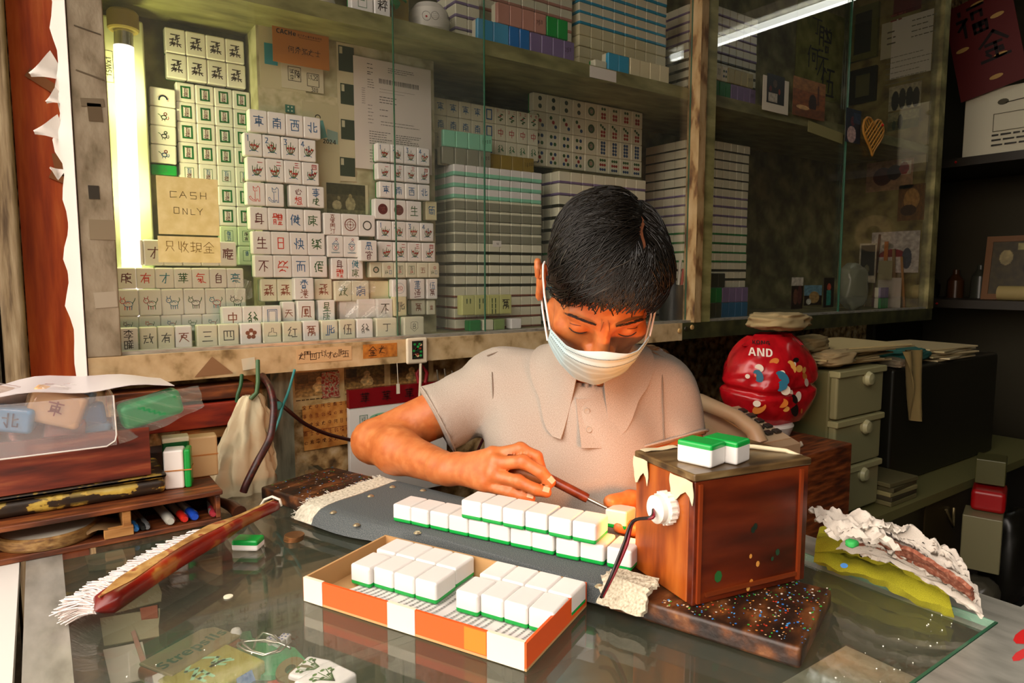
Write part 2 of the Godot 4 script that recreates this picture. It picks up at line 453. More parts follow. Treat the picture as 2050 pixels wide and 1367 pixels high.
func build_room() -> void:
	struct("floor", span(Vector3(-3, -0.1, -1.75), Vector3(4.2, 0, 1.2)), mt("57504a", 0.8))
	struct("wall_back", span(Vector3(-1.2, 0, -1.75), Vector3(4.2, 2.7, -1.64)), M.plaster)
	struct("wall_right", span(Vector3(4.1, 0, -1.64), Vector3(4.2, 2.7, 1.0)), mt("3a3420", 0.9))
	struct("wall_front_added", span(Vector3(0.70, 0, 0.18), Vector3(4.1, 2.7, 0.28)), mt("4a4434", 0.9))  # unseen wall, added to keep daylight off the right side
	struct("ceiling", span(Vector3(-0.5, 2.6, -1.64), Vector3(4.1, 2.7, 0.9)), mt("8a8470", 0.9))
	struct("ground", span(Vector3(-9, -0.3, -4), Vector3(12, -0.12, 9)), mt("4a4640", 0.9))
	# the far side of the lane, which the glass doors mirror
	struct("wall_opposite", span(Vector3(-9, -0.1, 4.6), Vector3(12, 4.4, 4.8)), patchy([[0.0, "1e1c17"], [0.5, "2e2b24"], [1.0, "403c33"]], Vector3.ONE * 0.8, 0.02, 0.9, 9, 4))
	# the door frame beside the cabinet: a red plank, a weathered pole and a dark stone jamb
	struct("trim_1", span(Vector3(-0.018, 0.0, -1.60), Vector3(0.0545, 2.6, -1.50)), M.red_wood)
	var pole := MB.new().rbox(Vector3(0.034, 2.6, 0.05), 0.008, 2, Vector3(-0.0365, 1.3, -1.46))
	struct("trim_2", pole.mesh(), M.rough_pole)
	struct("trim_3", span(Vector3(-0.12, 0, -1.62), Vector3(-0.058, 2.6, -1.44)), M.dark_stone)
	struct("trim_4", MB.new().rbox(Vector3(0.03, 2.6, 0.05), 0.006, 2, Vector3(-0.137, 1.3, -1.43)).mesh(), M.rough_pole)

func build_ceiling_lamp() -> void:
	var t := thing("ceiling_tube_lamp", "white fluorescent batten lamp fixed under the shop ceiling", "lamp", at(Vector3(2.93, 2.30, -0.40)))
	part("housing", rb(Vector3(0.07, 0.05, 1.25), 0.01, 2, Vector3(0, 0.055, 0)), M.white_plastic, t)
	part("rod", bx(Vector3(0, 0.19, 0.3), Vector3(0.012, 0.23, 0.012)), M.white_plastic, t)
	part("rod", bx(Vector3(0, 0.19, -0.3), Vector3(0.012, 0.23, 0.012)), M.white_plastic, t)
	part("tube", MB.new().tube([Vector3(0, 0, -0.6), Vector3(0, 0, 0.6)], 0.016, 12).mesh(), glow("f4f6ea", 6.0), t)
	var l := AreaLight3D.new()
	l.name = "tube_light"; l.area_size = Vector2(1.2, 0.03); l.light_energy = 0.14; l.light_color = Color.html("f4f6ea"); l.area_range = 8.0; l.shadow_enabled = true
	l.position = Vector3(0, -0.02, 0); l.rotation_degrees = Vector3(-90, 90, 0)
	t.add_child(l)

func build_cabinet() -> void:
	var c := thing("display_cabinet", "long wall cabinet with aged painted frame, sliding glass doors and shelves", "cabinet")
	part("frame_post", MB.new().rbox(Vector3(0.046, 1.374, 0.03), 0.002, 1, Vector3(0.0797, 1.663, -1.22)).mesh(), M.post_paint, c, Transform3D(), "grey painted post with peeling tape")
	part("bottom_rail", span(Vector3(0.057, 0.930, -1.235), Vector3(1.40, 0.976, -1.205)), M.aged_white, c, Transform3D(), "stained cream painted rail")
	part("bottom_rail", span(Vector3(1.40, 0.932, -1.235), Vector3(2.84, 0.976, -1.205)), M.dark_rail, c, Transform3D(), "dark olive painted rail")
	part("track", span(Vector3(0.1025, 0.976, -1.234), Vector3(2.80, 0.982, -1.212)), M.steel, c)
	part("frame_post", span(Vector3(1.441, 0.976, -1.24), Vector3(1.468, 2.35, -1.200)), patchy([[0.0, "3a2410"], [0.35, "7a5a34"], [0.5, "a08458"], [1.0, "b8a078"]], Vector3(10, 4, 10), 0.02, 0.6, 16, 5), c, Transform3D(), "stained narrow wooden post")
	part("frame_post", span(Vector3(1.469, 0.976, -1.24), Vector3(1.512, 2.35, -1.205)), M.shelf_edge, c)
	part("end_post", span(Vector3(2.80, 0.976, -1.24), Vector3(2.845, 2.35, -1.205)), M.cab_wood, c)
	part("base_board", span(Vector3(0.075, 0.955, -1.57), Vector3(2.80, 0.976, -1.236)), M.cab_wood, c)
	part("back_board", span(Vector3(0.057, 0.93, -1.60), Vector3(2.84, 2.35, -1.571)), M.cab_wood, c)
	part("side_board", span(Vector3(0.057, 0.93, -1.57), Vector3(0.075, 2.35, -1.236)), M.cab_wood, c)
	part("side_board", span(Vector3(2.80, 0.93, -1.57), Vector3(2.82, 2.35, -1.241)), patchy([[0.0, "4a3c18"], [0.5, "7a6a34"], [1.0, "94854c"]], Vector3.ONE * 5, 0.02, 0.7, 17, 4), c)
	part("top_board", span(Vector3(0.057, 2.35, -1.60), Vector3(2.84, 2.38, -1.205)), M.cab_wood, c)
	part("shelf", span(Vector3(0.3585, 1.565, -1.571), Vector3(2.80, 1.5955, -1.238)), M.shelf_edge, c)
	part("shelf", span(Vector3(0.075, 1.565, -1.571), Vector3(0.3584, 1.5955, -1.238)), M.shelf_edge, c)
	part("recess_board", span(Vector3(0.0751, 0.976, -1.45), Vector3(0.3584, 1.565, -1.42)), M.cab_wood, c)
	part("display_panel", span(Vector3(0.3585, 0.976, -1.45), Vector3(0.7325, 1.565, -1.34)), patchy([[0.0, "7a7450"], [0.4, "a8a27c"], [0.7, "c0ba98"], [1.0, "d0caa8"]], Vector3.ONE * 6, 0.02, 0.7, 18, 5), c)
	# sliding doors
	for g in [[0.104, 0.787, -1.222], [0.585, 1.441, -1.231], [1.513, 2.205, -1.231], [2.195, 2.80, -1.222]]:
		var pane := part("glass_door", span(Vector3(g[0], 0.982, g[2] - 0.002), Vector3(g[1], 2.35, g[2] + 0.002)), M.glass, c)
		for e in 2:
			if (g[0] < 0.2 and e == 0) or (e == 1 and g[1] > 2.7): continue
			part("ground_edge", span(Vector3(g[e] - 0.0008, 0.982, g[2] - 0.0022), Vector3(g[e] + 0.0008, 2.35, g[2] + 0.0022)), M.glass_edge, pane)
	# rivets on the dark rail
	for r in [[Vector3(1.3874, 0.9563, -1.204), "c8a060"], [Vector3(1.4129, 0.9605, -1.204), "2a2414"], [Vector3(1.4368, 0.9634, -1.204), "b89058"]]:
		part("rivet", MB.new().lathe([Vector2(0, 0.004), Vector2(0.006, 0.003), Vector2(0.007, 0)].map(func(q): return Vector2(q.x, q.y)), 12, r[0], Basis(Vector3.RIGHT, PI / 2)).mesh(), mt(r[1], 0.5), c)
	# torn white film wrapped over the side of the cabinet
	rng.seed = 3
	var b := MB.new()
	b.sheet(10, 60, 0.0006, func(u: float, v: float) -> Vector3:
		var y := 0.925 + v * 1.1
		var tear := 0.5 + 0.5 * sin(y * 23.0) * sin(y * 51.0 + 1.0)
		var z := -1.2025 - u * (0.05 + 0.03 * tear)
		return Vector3(0.0555 - u * (0.009 + 0.012 * tear * tear) - 0.003 * absf(sin(u * 9.0 + y * 40.0)) * u, y, z))
	var film := solo("plastic_film", "torn white plastic film hanging over the end of the glass cabinet", "plastic film", b.mesh(), M.peel)
	for f in [[Vector3(0.0087, 1.398, -1.26), 0.042, -0.5], [Vector3(0.009, 1.3147, -1.26), 0.038, -0.3], [Vector3(0.0263, 1.3608, -1.26), 0.024, -0.6], [Vector3(0.026, 1.2648, -1.26), 0.018, 0.6]]:
		var o: Vector3 = f[0]
		var q := Transform3D(Basis(Vector3.FORWARD, f[2]), o)
		var lng: float = f[1]
		part("torn_flap", MB.new().sheet(6, 6, 0.0005, func(u: float, v: float) -> Vector3: return q * Vector3(u * lng, (v - 0.5) * lng * (0.15 + 0.85 * u), 0.006 * sin(u * 5.0 + v * 3.0))).mesh(), M.peel, film)
	var post := c.get_child(0)
	for e in [[Vector3(0.0826, 1.3575, -1.2045), 0.030, 0.012, "6e5f48", 0.1], [Vector3(0.085, 1.3434, -1.2045), 0.018, 0.026, "5c4a30", 0.05], [Vector3(0.0777, 1.2256, -1.2045), 0.014, 0.020, "2c2416", 0.02], [Vector3(0.0814, 1.3969, -1.2045), 0.036, 0.002, "5a4c36", -0.25], [Vector3(0.0816, 1.461, -1.2045), 0.034, 0.0016, "4a3e2a", -0.2], [Vector3(0.0859, 1.1702, -1.2045), 0.034, 0.030, "84745a", 0.0], [Vector3(0.0852, 1.0642, -1.2045), 0.030, 0.024, "a39680", 0.06]]:
		part("tape_patch", quad_mesh(e[1], e[2], 0.0008), mt(e[3], 0.6), post, at(e[0], 0, 0, e[4]))
	for e in [[Vector3(0.0302, 1.4443, -1.497), 0.055, 0.017, -0.55, "brown tape strip stuck across the red plank"], [Vector3(0.0451, 1.2793, -1.497), 0.030, 0.016, -0.4, "short brown tape scrap low on the red plank"], [Vector3(0.0448, 1.3015, -1.497), 0.016, 0.040, 0.1, "upright brown tape scrap on the red plank"]]:
		solo("tape_strip", e[4], "tape", quad_mesh(e[1], e[2], 0.0012), mt("a0643c", 0.35), at(e[0], 0, 0, e[3]))
	build_tube_light()

func build_tube_light() -> void:
	var t := thing("tube_light", "lit fluorescent tube in slim batten standing beside the white tiles", "lamp", at(Vector3(0.141, 0.98, -1.355)))
	part("batten", rb(Vector3(0.062, 0.56, 0.03), 0.004, 2, Vector3(0.004, 0.28, -0.025)), mt("d0d0a8", 0.5), t)
	part("end_cap", MB.new().lathe([Vector2(0, 0), Vector2(0.022, 0), Vector2(0.024, 0.003), Vector2(0.024, 0.028), Vector2(0.021, 0.032), Vector2(0, 0.032)], 24, Vector3(0.002, 0.531, 0.012)).mesh(), mt("8f7a3c", 0.4), t, Transform3D(), "brown plastic tube holder")
	part("ferrule", MB.new().tube([Vector3(0.001, 0.505, 0.012), Vector3(0.002, 0.532, 0.012)], 0.0145, 20).mesh(), M.chrome, t)
	part("tube", MB.new().tube([Vector3(-0.006, 0.04, 0.012), Vector3(0.001, 0.506, 0.012)], 0.0155, 20).mesh(), glow("fff4f0", 1.5), t)
	var w := part("print", words("15Wx1", 0.011), mt("2c2a18", 0.6), t, at(Vector3(-0.0205, 0.475, -0.0097), 0, 0, PI / 2))
	part("print_border", ink_mesh("border15", func(b): ink_rect(b, Vector2.ZERO, Vector2(0.013, 0.052), 0.0008, lin("2c2a18"))), M.ink, t, at(Vector3(-0.0205, 0.475, -0.0097)))
	for k in 3:
		var l := OmniLight3D.new()
		l.name = "tube_glow"; l.light_color = Color.html("eef0a0"); l.light_energy = 0.03; l.light_size = 0.015; l.omni_range = 5.0; l.omni_attenuation = 2.0; l.shadow_enabled = true
		l.position = Vector3(-0.004 + 0.002 * k, 0.11 + 0.16 * k, 0.012)
		t.add_child(l, true)

func ink_mesh(key: String, draw: Callable) -> Mesh:
	if not cache.has(key):
		var b := MB.new(); draw.call(b); cache[key] = b.mesh()
	return cache[key]

# ---------------------------------------------------------------- mahjong tiles
func tile_mesh(w: float, h: float, t: float, face: Material, back: Material, split: float, k := 2) -> ArrayMesh:
	var key := "tile%.4f_%.4f_%.4f_%s_%s_%.3f" % [w, h, t, face.get_instance_id(), back.get_instance_id(), split]
	if not cache.has(key):
		var m := MB.new().rbox(Vector3(w, h, t), 0.0028, k, Vector3.ZERO, Basis(), -t / 2 + split).mesh()
		m = MB.new().rbox(Vector3(w, h, t), 0.0028, k, Vector3.ZERO, Basis(), -9.0, -t / 2 + split).mesh(m)
		m.surface_set_material(0, face); m.surface_set_material(1, back)
		cache[key] = m
	return cache[key]

func body_mesh(w: float, h: float, t: float, split: float, front: bool, k := 2) -> ArrayMesh:
	var key := "body%.4f_%.4f_%.4f_%.3f_%s" % [w, h, t, split, front]
	if not cache.has(key):
		cache[key] = MB.new().rbox(Vector3(w, h, t), 0.0028, k, Vector3.ZERO, Basis(), -t / 2 + split if front else -9.0, 9.0 if front else -t / 2 + split).mesh()
	return cache[key]

const COLS := {"b": "1d5f92", "r": "b4201a", "d": "64150f", "g": "26591f", "k": "2c1c14", "o": "d83a18", "t": "1c7a8c", "n": "8a4424", "y": "4a4a40", "G": "0a6a2c"}

func pr(key: String) -> Mesh:   # the engraving of one tile, drawn about its centre on a face of 30 x 40 mm
	if cache.has("pr" + key): return cache["pr" + key]
	var b := MB.new()
	var a := key.split(":")
	var c := func(q: String) -> Color: return lin(COLS[q])
	match a[0]:
		"c": ink_char(b, a[1], Vector2.ZERO, 0.0185 if a.size() < 4 else float(a[3]), c.call(a[2]), 0.1)
		"v":
			for k in 2: ink_char(b, a[1][k], Vector2(0, 0.0085 - 0.017 * k), 0.0145, c.call(a[2][k]), 0.1)
		"v4":
			for k in 4: ink_char(b, a[1][k], Vector2(0, 0.0132 - 0.0088 * k), 0.0088, c.call(a[2]), 0.11)
		"p":
			ink_rect(b, Vector2.ZERO, Vector2(0.0165, 0.0225), 0.0038, c.call("G"))
			ink_char(b, "百", Vector2(0, 0.0048), 0.0085, c.call("d"), 0.12); ink_char(b, "搭", Vector2(0, -0.0048), 0.0085, c.call("d"), 0.12)
		"q":
			ink_rect(b, Vector2.ZERO, Vector2(0.0155, 0.0215), 0.0009, c.call("G"))
			ink_char(b, a[1][0], Vector2(0, 0.0046), 0.0085, c.call(a[2][0]), 0.12)
			if a[1].length() > 1: ink_char(b, a[1][1], Vector2(0, -0.0048), 0.0085, c.call(a[2][1]), 0.12)
		"three":
			ink_char(b, "中", Vector2(0.002, 0.006), 0.0105, c.call("r"), 0.1); ink_char(b, "發", Vector2(-0.005, -0.006), 0.009, c.call("g"), 0.1); ink_rect(b, Vector2(0.006, -0.006), Vector2(0.006, 0.009), 0.001, c.call("b"))
		"f", "F":
			var n := int(a[1])
			rng.seed = 40 + n + (10 if a[0] == "F" else 0)
			if a[0] == "f": ink_char(b, a[1], Vector2(-0.0085, 0.0105), 0.0095, c.call("b"), 0.16, 0.7)
			else: ink_char(b, ["一", "二", "三", "四"][n - 1], Vector2(0.0065, 0.0125), 0.0085, c.call("r"), 0.16)
			var lean := [0.002, -0.001, 0.001, 0.003][n - 1] as float
			for k in 5:
				var dx := (k - 2) * 0.0042
				ink_line(b, pl([dx * 0.25, -0.0105, dx * 0.8 + lean * 0.3, -0.004, dx + lean, 0.002 + rng.randf() * 0.004 + (0.005 if k == 2 else 0.0)]), 0.0014, c.call("g") if k % 2 == 0 else lin("4a7a1c"))
			for k in 3: ink_blob(b, Vector2((k - 1) * 0.005 + lean, -0.003 + rng.randf() * 0.005), Vector2(0.0026, 0.0022), c.call("r"), 8)
			ink_ring(b, Vector2(lean, -0.0045), 0.0034, 0.001, c.call("r"), 10)
			ink_line(b, pl([-0.007, -0.0115, -0.002, -0.0095, 0.003, -0.0095, 0.0075, -0.0118]), 0.0013, c.call("b"))
			if n == 4 or n == 2: ink_line(b, pl([0.001, -0.004, 0.003, 0.004, 0.001, 0.0075]), 0.0015, c.call("b") if n == 4 else c.call("g"))
		"m":   # east wind bamboo plants with red numerals
			ink_char(b, a[1], Vector2(-0.008, 0.012), 0.007, c.call("r"), 0.16, 0.7); ink_char(b, ["一", "二", "三", "四"][int(a[1]) - 1], Vector2(0.008, 0.012), 0.006, c.call("r"), 0.16)
			for k in 5: ink_blob(b, Vector2(sin(k * 2.1) * 0.005, -0.010 + k * 0.0035), Vector2(0.004, 0.0018), c.call("g") if k != 3 else c.call("r"), 8)
			ink_line(b, pl([0, -0.013, 0.001, 0.006]), 0.0014, c.call("g"))
		"z":
			rng.seed = 90 + int(a[1])
			var c1: Color = c.call("orbgtkdobgtk"[int(a[1])]); var c2: Color = c.call("bgtkrgbdrgrb"[int(a[1])])
			ink_ring(b, Vector2(0.0015, -0.002), 0.0058, 0.0009, c2, 14, 0, TAU, 0.7)
			ink_ring(b, Vector2(-0.0055, 0.0025), 0.0034, 0.001, c1, 12)
			for k in 2: ink_line(b, pl([-0.0075 + k * 0.0035, 0.0055, -0.008 + k * 0.005, 0.0095 - rng.randf() * 0.003]), 0.001, c1)
			for k in 4: ink_line(b, pl([-0.003 + k * 0.003, -0.0055, -0.0035 + k * 0.003 + rng.randf() * 0.001, -0.0105]), 0.0011, c2 if k % 2 else c1)
			ink_line(b, pl([0.007, -0.001, 0.0095, 0.003, 0.0085 + rng.randf() * 0.003, 0.0065]), 0.0011, c.call("g"))
			ink_blob(b, Vector2(-0.0065, 0.003), Vector2(0.0007, 0.0007), c.call("k"), 6)
			ink_line(b, pl([-0.002, -0.001, 0.001, 0.001, 0.004, -0.001]), 0.0009, c1)
		"w":   # centipede, bird, rat and cat pictures
			var n := int(a[1])
			if n == 0:
				ink_ring(b, Vector2(0, -0.005), 0.0078, 0.0034, c.call("b"), 16, 0.2, PI - 0.1)
				for k in 14: ink_line(b, pl([cos(0.3 + k * 0.19) * 0.0095, -0.005 + sin(0.3 + k * 0.19) * 0.0095, cos(0.3 + k * 0.19) * 0.0115, -0.005 + sin(0.3 + k * 0.19) * 0.0115]), 0.0007, c.call("d"))
				for k in 3: ink_line(b, pl([0.008, -0.003 - k * 0.002, 0.0115, -0.001 - k * 0.003]), 0.001, c.call("r"))
				ink_blob(b, Vector2(-0.008, -0.006), Vector2(0.002, 0.002), c.call("g"), 8)
			else:
				ink_ring(b, Vector2(0.001, -0.002), 0.005, 0.0022, c.call("gkb"[n - 1]), 12, 0, TAU, 0.8)
				ink_ring(b, Vector2(0.004, 0.0055), 0.0028, 0.002, c.call("rgr"[n - 1]), 10)
				ink_line(b, pl([-0.004, -0.001, -0.008, 0.003, -0.0105, 0.004]), 0.0016, c.call("ggg"[n - 1]))
				ink_line(b, pl([0.005, -0.005, 0.009, -0.006, 0.0105, -0.003, 0.0095, 0.0005]), 0.0014, c.call("rkb"[n - 1]))
				ink_line(b, pl([-0.002, -0.006, -0.003, -0.0095]), 0.0014, c.call("kgb"[n - 1])); ink_line(b, pl([0.002, -0.006, 0.003, -0.0095]), 0.0014, c.call("kgb"[n - 1]))
		"cat":
			var q: Color = c.call(a[1])
			ink_line(b, pl([-0.002, -0.012, -0.002, 0.004, -0.0045, 0.006, -0.005, 0.0125, -0.003, 0.0098, 0.001, 0.0098, 0.003, 0.0135, 0.0058, 0.011, 0.0058, -0.009, 0.006, -0.0125, 0.0035, -0.0125, 0.003, -0.009, 0.0005, -0.009, 0.0, -0.0125, -0.002, -0.0125]), 0.001, q)
			ink_line(b, pl([-0.002, -0.0105, -0.0065, -0.0095, -0.0095, -0.0045, -0.0115, -0.0055, -0.0105, -0.0095, -0.006, -0.0125, -0.002, -0.0125]), 0.001, q)
			ink_blob(b, Vector2(-0.0015, 0.0068), Vector2(0.0007, 0.0007), q, 6); ink_blob(b, Vector2(0.0015, 0.0068), Vector2(0.0007, 0.0007), q, 6); ink_line(b, pl([-0.002, 0.0045, 0, 0.0052, 0.002, 0.0045]), 0.0008, q)
		"clown":
			ink_ring(b, Vector2(0, -0.001), 0.006, 0.0009, c.call("t"), 16, 0, TAU, 1.15)
			ink_line(b, pl([-0.0065, 0.004, 0.0015, 0.0115, 0.0065, 0.004, -0.0065, 0.004]), 0.0009, c.call("b")); ink_ring(b, Vector2(0.002, 0.0135), 0.0018, 0.0009, c.call("r"), 10)
			for k in 2: ink_blob(b, Vector2(-0.0025 + 0.005 * k, 0.001), Vector2(0.001, 0.0013), c.call("k"), 8)
			ink_blob(b, Vector2(0, -0.0015), Vector2(0.0014, 0.0014), c.call("r"), 8); ink_ring(b, Vector2(0, -0.003), 0.0028, 0.0009, c.call("r"), 8, PI, TAU)
			for k in 6: ink_ring(b, Vector2(-0.0065 + k * 0.0026, -0.0105), 0.0017, 0.0008, c.call("t"), 8, PI, TAU)
		"coin":
			ink_blob(b, Vector2.ZERO, Vector2(0.0105, 0.0105), c.call("d"), 24)
			rng.seed = 5
			for k in 26: ink_line(b, pl([rng.randf_range(-0.006, 0.006), rng.randf_range(-0.006, 0.006), rng.randf_range(-0.006, 0.006), rng.randf_range(-0.006, 0.006)]), 0.0004, lin("b0605a"))
			ink_ring(b, Vector2.ZERO, 0.0085, 0.0004, lin("b0605a"), 20)
		"target":
			ink_ring(b, Vector2.ZERO, 0.0105, 0.0018, c.call("n"), 22); ink_ring(b, Vector2.ZERO, 0.0062, 0.001, c.call("n"), 18); ink_blob(b, Vector2.ZERO, Vector2(0.0018, 0.0018), c.call("n"), 8)
			for k in 4: ink_line(b, pl([cos(k * PI / 2) * 0.003, sin(k * PI / 2) * 0.003, cos(k * PI / 2) * 0.0095, sin(k * PI / 2) * 0.0095]), 0.0009, c.call("n"))
		"ring": ink_ring(b, Vector2.ZERO, 0.0078, 0.0024, c.call("y"), 20)
		"wheel":
			ink_ring(b, Vector2.ZERO, 0.0065, 0.0034, lin("4a5a3c"), 20); ink_ring(b, Vector2.ZERO, 0.0025, 0.001, c.call("r"), 12)
		"frame":
			ink_rect(b, Vector2.ZERO, Vector2(0.0165, 0.0255), 0.0013, c.call("b")); ink_rect(b, Vector2.ZERO, Vector2(0.012, 0.021), 0.0009, c.call("b"))
		"plate":
			ink_rect(b, Vector2.ZERO, Vector2(0.0145, 0.023), 0.0032, c.call("b"))
		"flower5":
			for k in 5: ink_blob(b, Vector2(cos(PI / 2 + TAU * k / 5) * 0.0065, sin(PI / 2 + TAU * k / 5) * 0.0065), Vector2(0.004, 0.004), c.call("n"), 12)
		"thumb": ink_line(b, pl([-0.008, -0.006, -0.006, 0.001, -0.001, 0.002, -0.001, 0.009, 0.002, 0.009, 0.0025, 0.001, 0.008, 0.0, 0.008, -0.006, -0.008, -0.006]), 0.001, c.call("y"))
		"md":
			ink_ring(b, Vector2.ZERO, 0.0115, 0.0006, c.call("b"), 24)
			ink_line(b, pl([-0.0075, -0.003, -0.0075, 0.004, -0.0045, -0.001, -0.0015, 0.004, -0.0015, -0.003]), 0.0011, c.call("r")); ink_line(b, pl([0.002, -0.003, 0.002, 0.004, 0.006, 0.003, 0.007, 0.0005, 0.006, -0.002, 0.002, -0.003]), 0.0011, c.call("r"))
			ink_line(b, pl([-0.008, -0.0052, 0.008, -0.0052]), 0.0008, c.call("r"))
		"bee":
			ink_line(b, pl([-0.008, 0.008, -0.003, 0.010, 0, 0.0085, 0.003, 0.010, 0.008, 0.008, 0.0085, -0.004, 0, -0.011, -0.0085, -0.004, -0.008, 0.008]), 0.0009, c.call("y"))
			ink_line(b, pl([-0.003, -0.005, -0.003, 0.005, 0.002, 0.005, 0.003, 0.0025, 0.001, 0.0005, -0.003, 0, 0.002, -0.0005, 0.0035, -0.003, 0.002, -0.005, -0.003, -0.005]), 0.0013, c.call("y"))
		"dots":
			var G := "2a3a24"; var R := "9a2018"; var B := "23466e"
			var lay: Array = [[], [], [[0, 0.0085, G, 0.0052], [0, -0.0085, G, 0.0052]], [[-0.007, 0.0095, "2f5a2a", 0.0042], [0, 0, R, 0.0042], [0.007, -0.0095, B, 0.0042]], [[-0.0055, 0.008, "2f5a2a", 0.0042], [0.0055, 0.008, B, 0.0042], [-0.0055, -0.008, B, 0.0042], [0.0055, -0.008, "2f5a2a", 0.0042]], [[-0.006, 0.0095, "2f5a2a", 0.004], [0.006, 0.0095, B, 0.004], [0, 0, R, 0.004], [-0.006, -0.0095, B, 0.004], [0.006, -0.0095, "2f5a2a", 0.004]], [], [], [], []][int(a[1])]
			if a[1] == "1": lay = [[0, 0, "3f5a34", 0.0105], [0, 0, "b8c0a0", 0.006], [0, 0, "a83428", 0.0045], [0, 0, "d8d0c0", 0.0022]]
			if a[1] == "6":
				lay = [[-0.004, 0.0105, "2f5a2a", 0.0035], [0.004, 0.0105, "2f5a2a", 0.0035]]
				for k in 4: lay.append([-0.004 + 0.008 * (k % 2), -0.002 - 0.008 * (k / 2), R, 0.0038])
			if a[1] == "7":
				for k in 3: lay.append([-0.007 + 0.006 * k, 0.0125 - 0.004 * k, "2f5a2a", 0.0034])
				for k in 4: lay.append([-0.004 + 0.008 * (k % 2), -0.003 - 0.0085 * (k / 2), R, 0.0036])
			if a[1] == "8":
				for k in 8: lay.append([-0.004 + 0.008 * (k % 2), 0.012 - 0.008 * (k / 2), B, 0.0037])
			if a[1] == "9":
				for k in 9: lay.append([-0.0068 + 0.0068 * (k % 3), 0.011 - 0.011 * (k / 3), ["2f5a2a", R, B][k / 3], 0.0034])
			for d in lay: ink_blob(b, Vector2(d[0], d[1]), Vector2(d[3], d[3]), lin(d[2]), 14)
		"bam":
			for k in int(a[1]): ink_line(b, pl([(k % 2 - 0.5) * 0.008 if int(a[1]) > 1 else 0.0, 0.012 - (k / 2) * 0.011, (k % 2 - 0.5) * 0.008 if int(a[1]) > 1 else 0.0, 0.004 - (k / 2) * 0.011]), 0.0026, lin("2f4a1c"))
		"price":
			ink_line(b, pl([-0.006, 0.004, -0.005, -0.006]), 0.0009, c.call("k"))
			for k in a[1].length(): ink_char(b, a[1][k], Vector2(-0.010 + k * 0.0065, 0.001 + k * 0.001), 0.0085, c.call("k"), 0.11, 0.6)
		_: pass
	cache["pr" + key] = b.mesh()
	return cache["pr" + key]

func tile(xf: Transform3D, w: float, h: float, t: float, face: Material, back: Material, engraving: String, label: String, group: String) -> Node3D:
	var o := thing("mahjong_tile", label, "tile", xf, group)
	part("body", body_mesh(w, h, t, 0.0065, true), face, o)
	part("back_layer", body_mesh(w, h, t, 0.0065, false), back, o)
	if engraving:
		var s := minf(w / 0.030, h / 0.040)
		part("engraving", pr(engraving), M.ink, o, Transform3D(Basis().scaled(Vector3(s, s, 1)), Vector3(0, 0, t / 2 + 0.00025)))
	return o

# a level row of tiles standing side by side: r = [x0, y0, x1, y1], face at z
func row(r: Array, z: float, prints: Array, what: Array, label: String, group: String, face: Material = null, back: Material = null, t := 0.023) -> void:
	var n := prints.size()
	var w: float = (r[2] - r[0]) / n
	for k in n:
		if prints[k] == "-": continue
		var lb: String = label % what[k] if "%s" in label else label
		var jit := rng.randf_range(-0.0006, 0.0006)
		tile(at(Vector3(r[0] + w * (k + 0.5), (r[1] + r[3]) / 2, z - t / 2 + jit), rng.randf_range(-0.015, 0.015), 0.0, rng.randf_range(-0.006, 0.006)), snappedf(w - 0.0002, 0.0002), snappedf(r[3] - r[1] - 0.0002, 0.0005), t, face if face else M.white_tile, back if back else M.green_back, prints[k], lb, group)

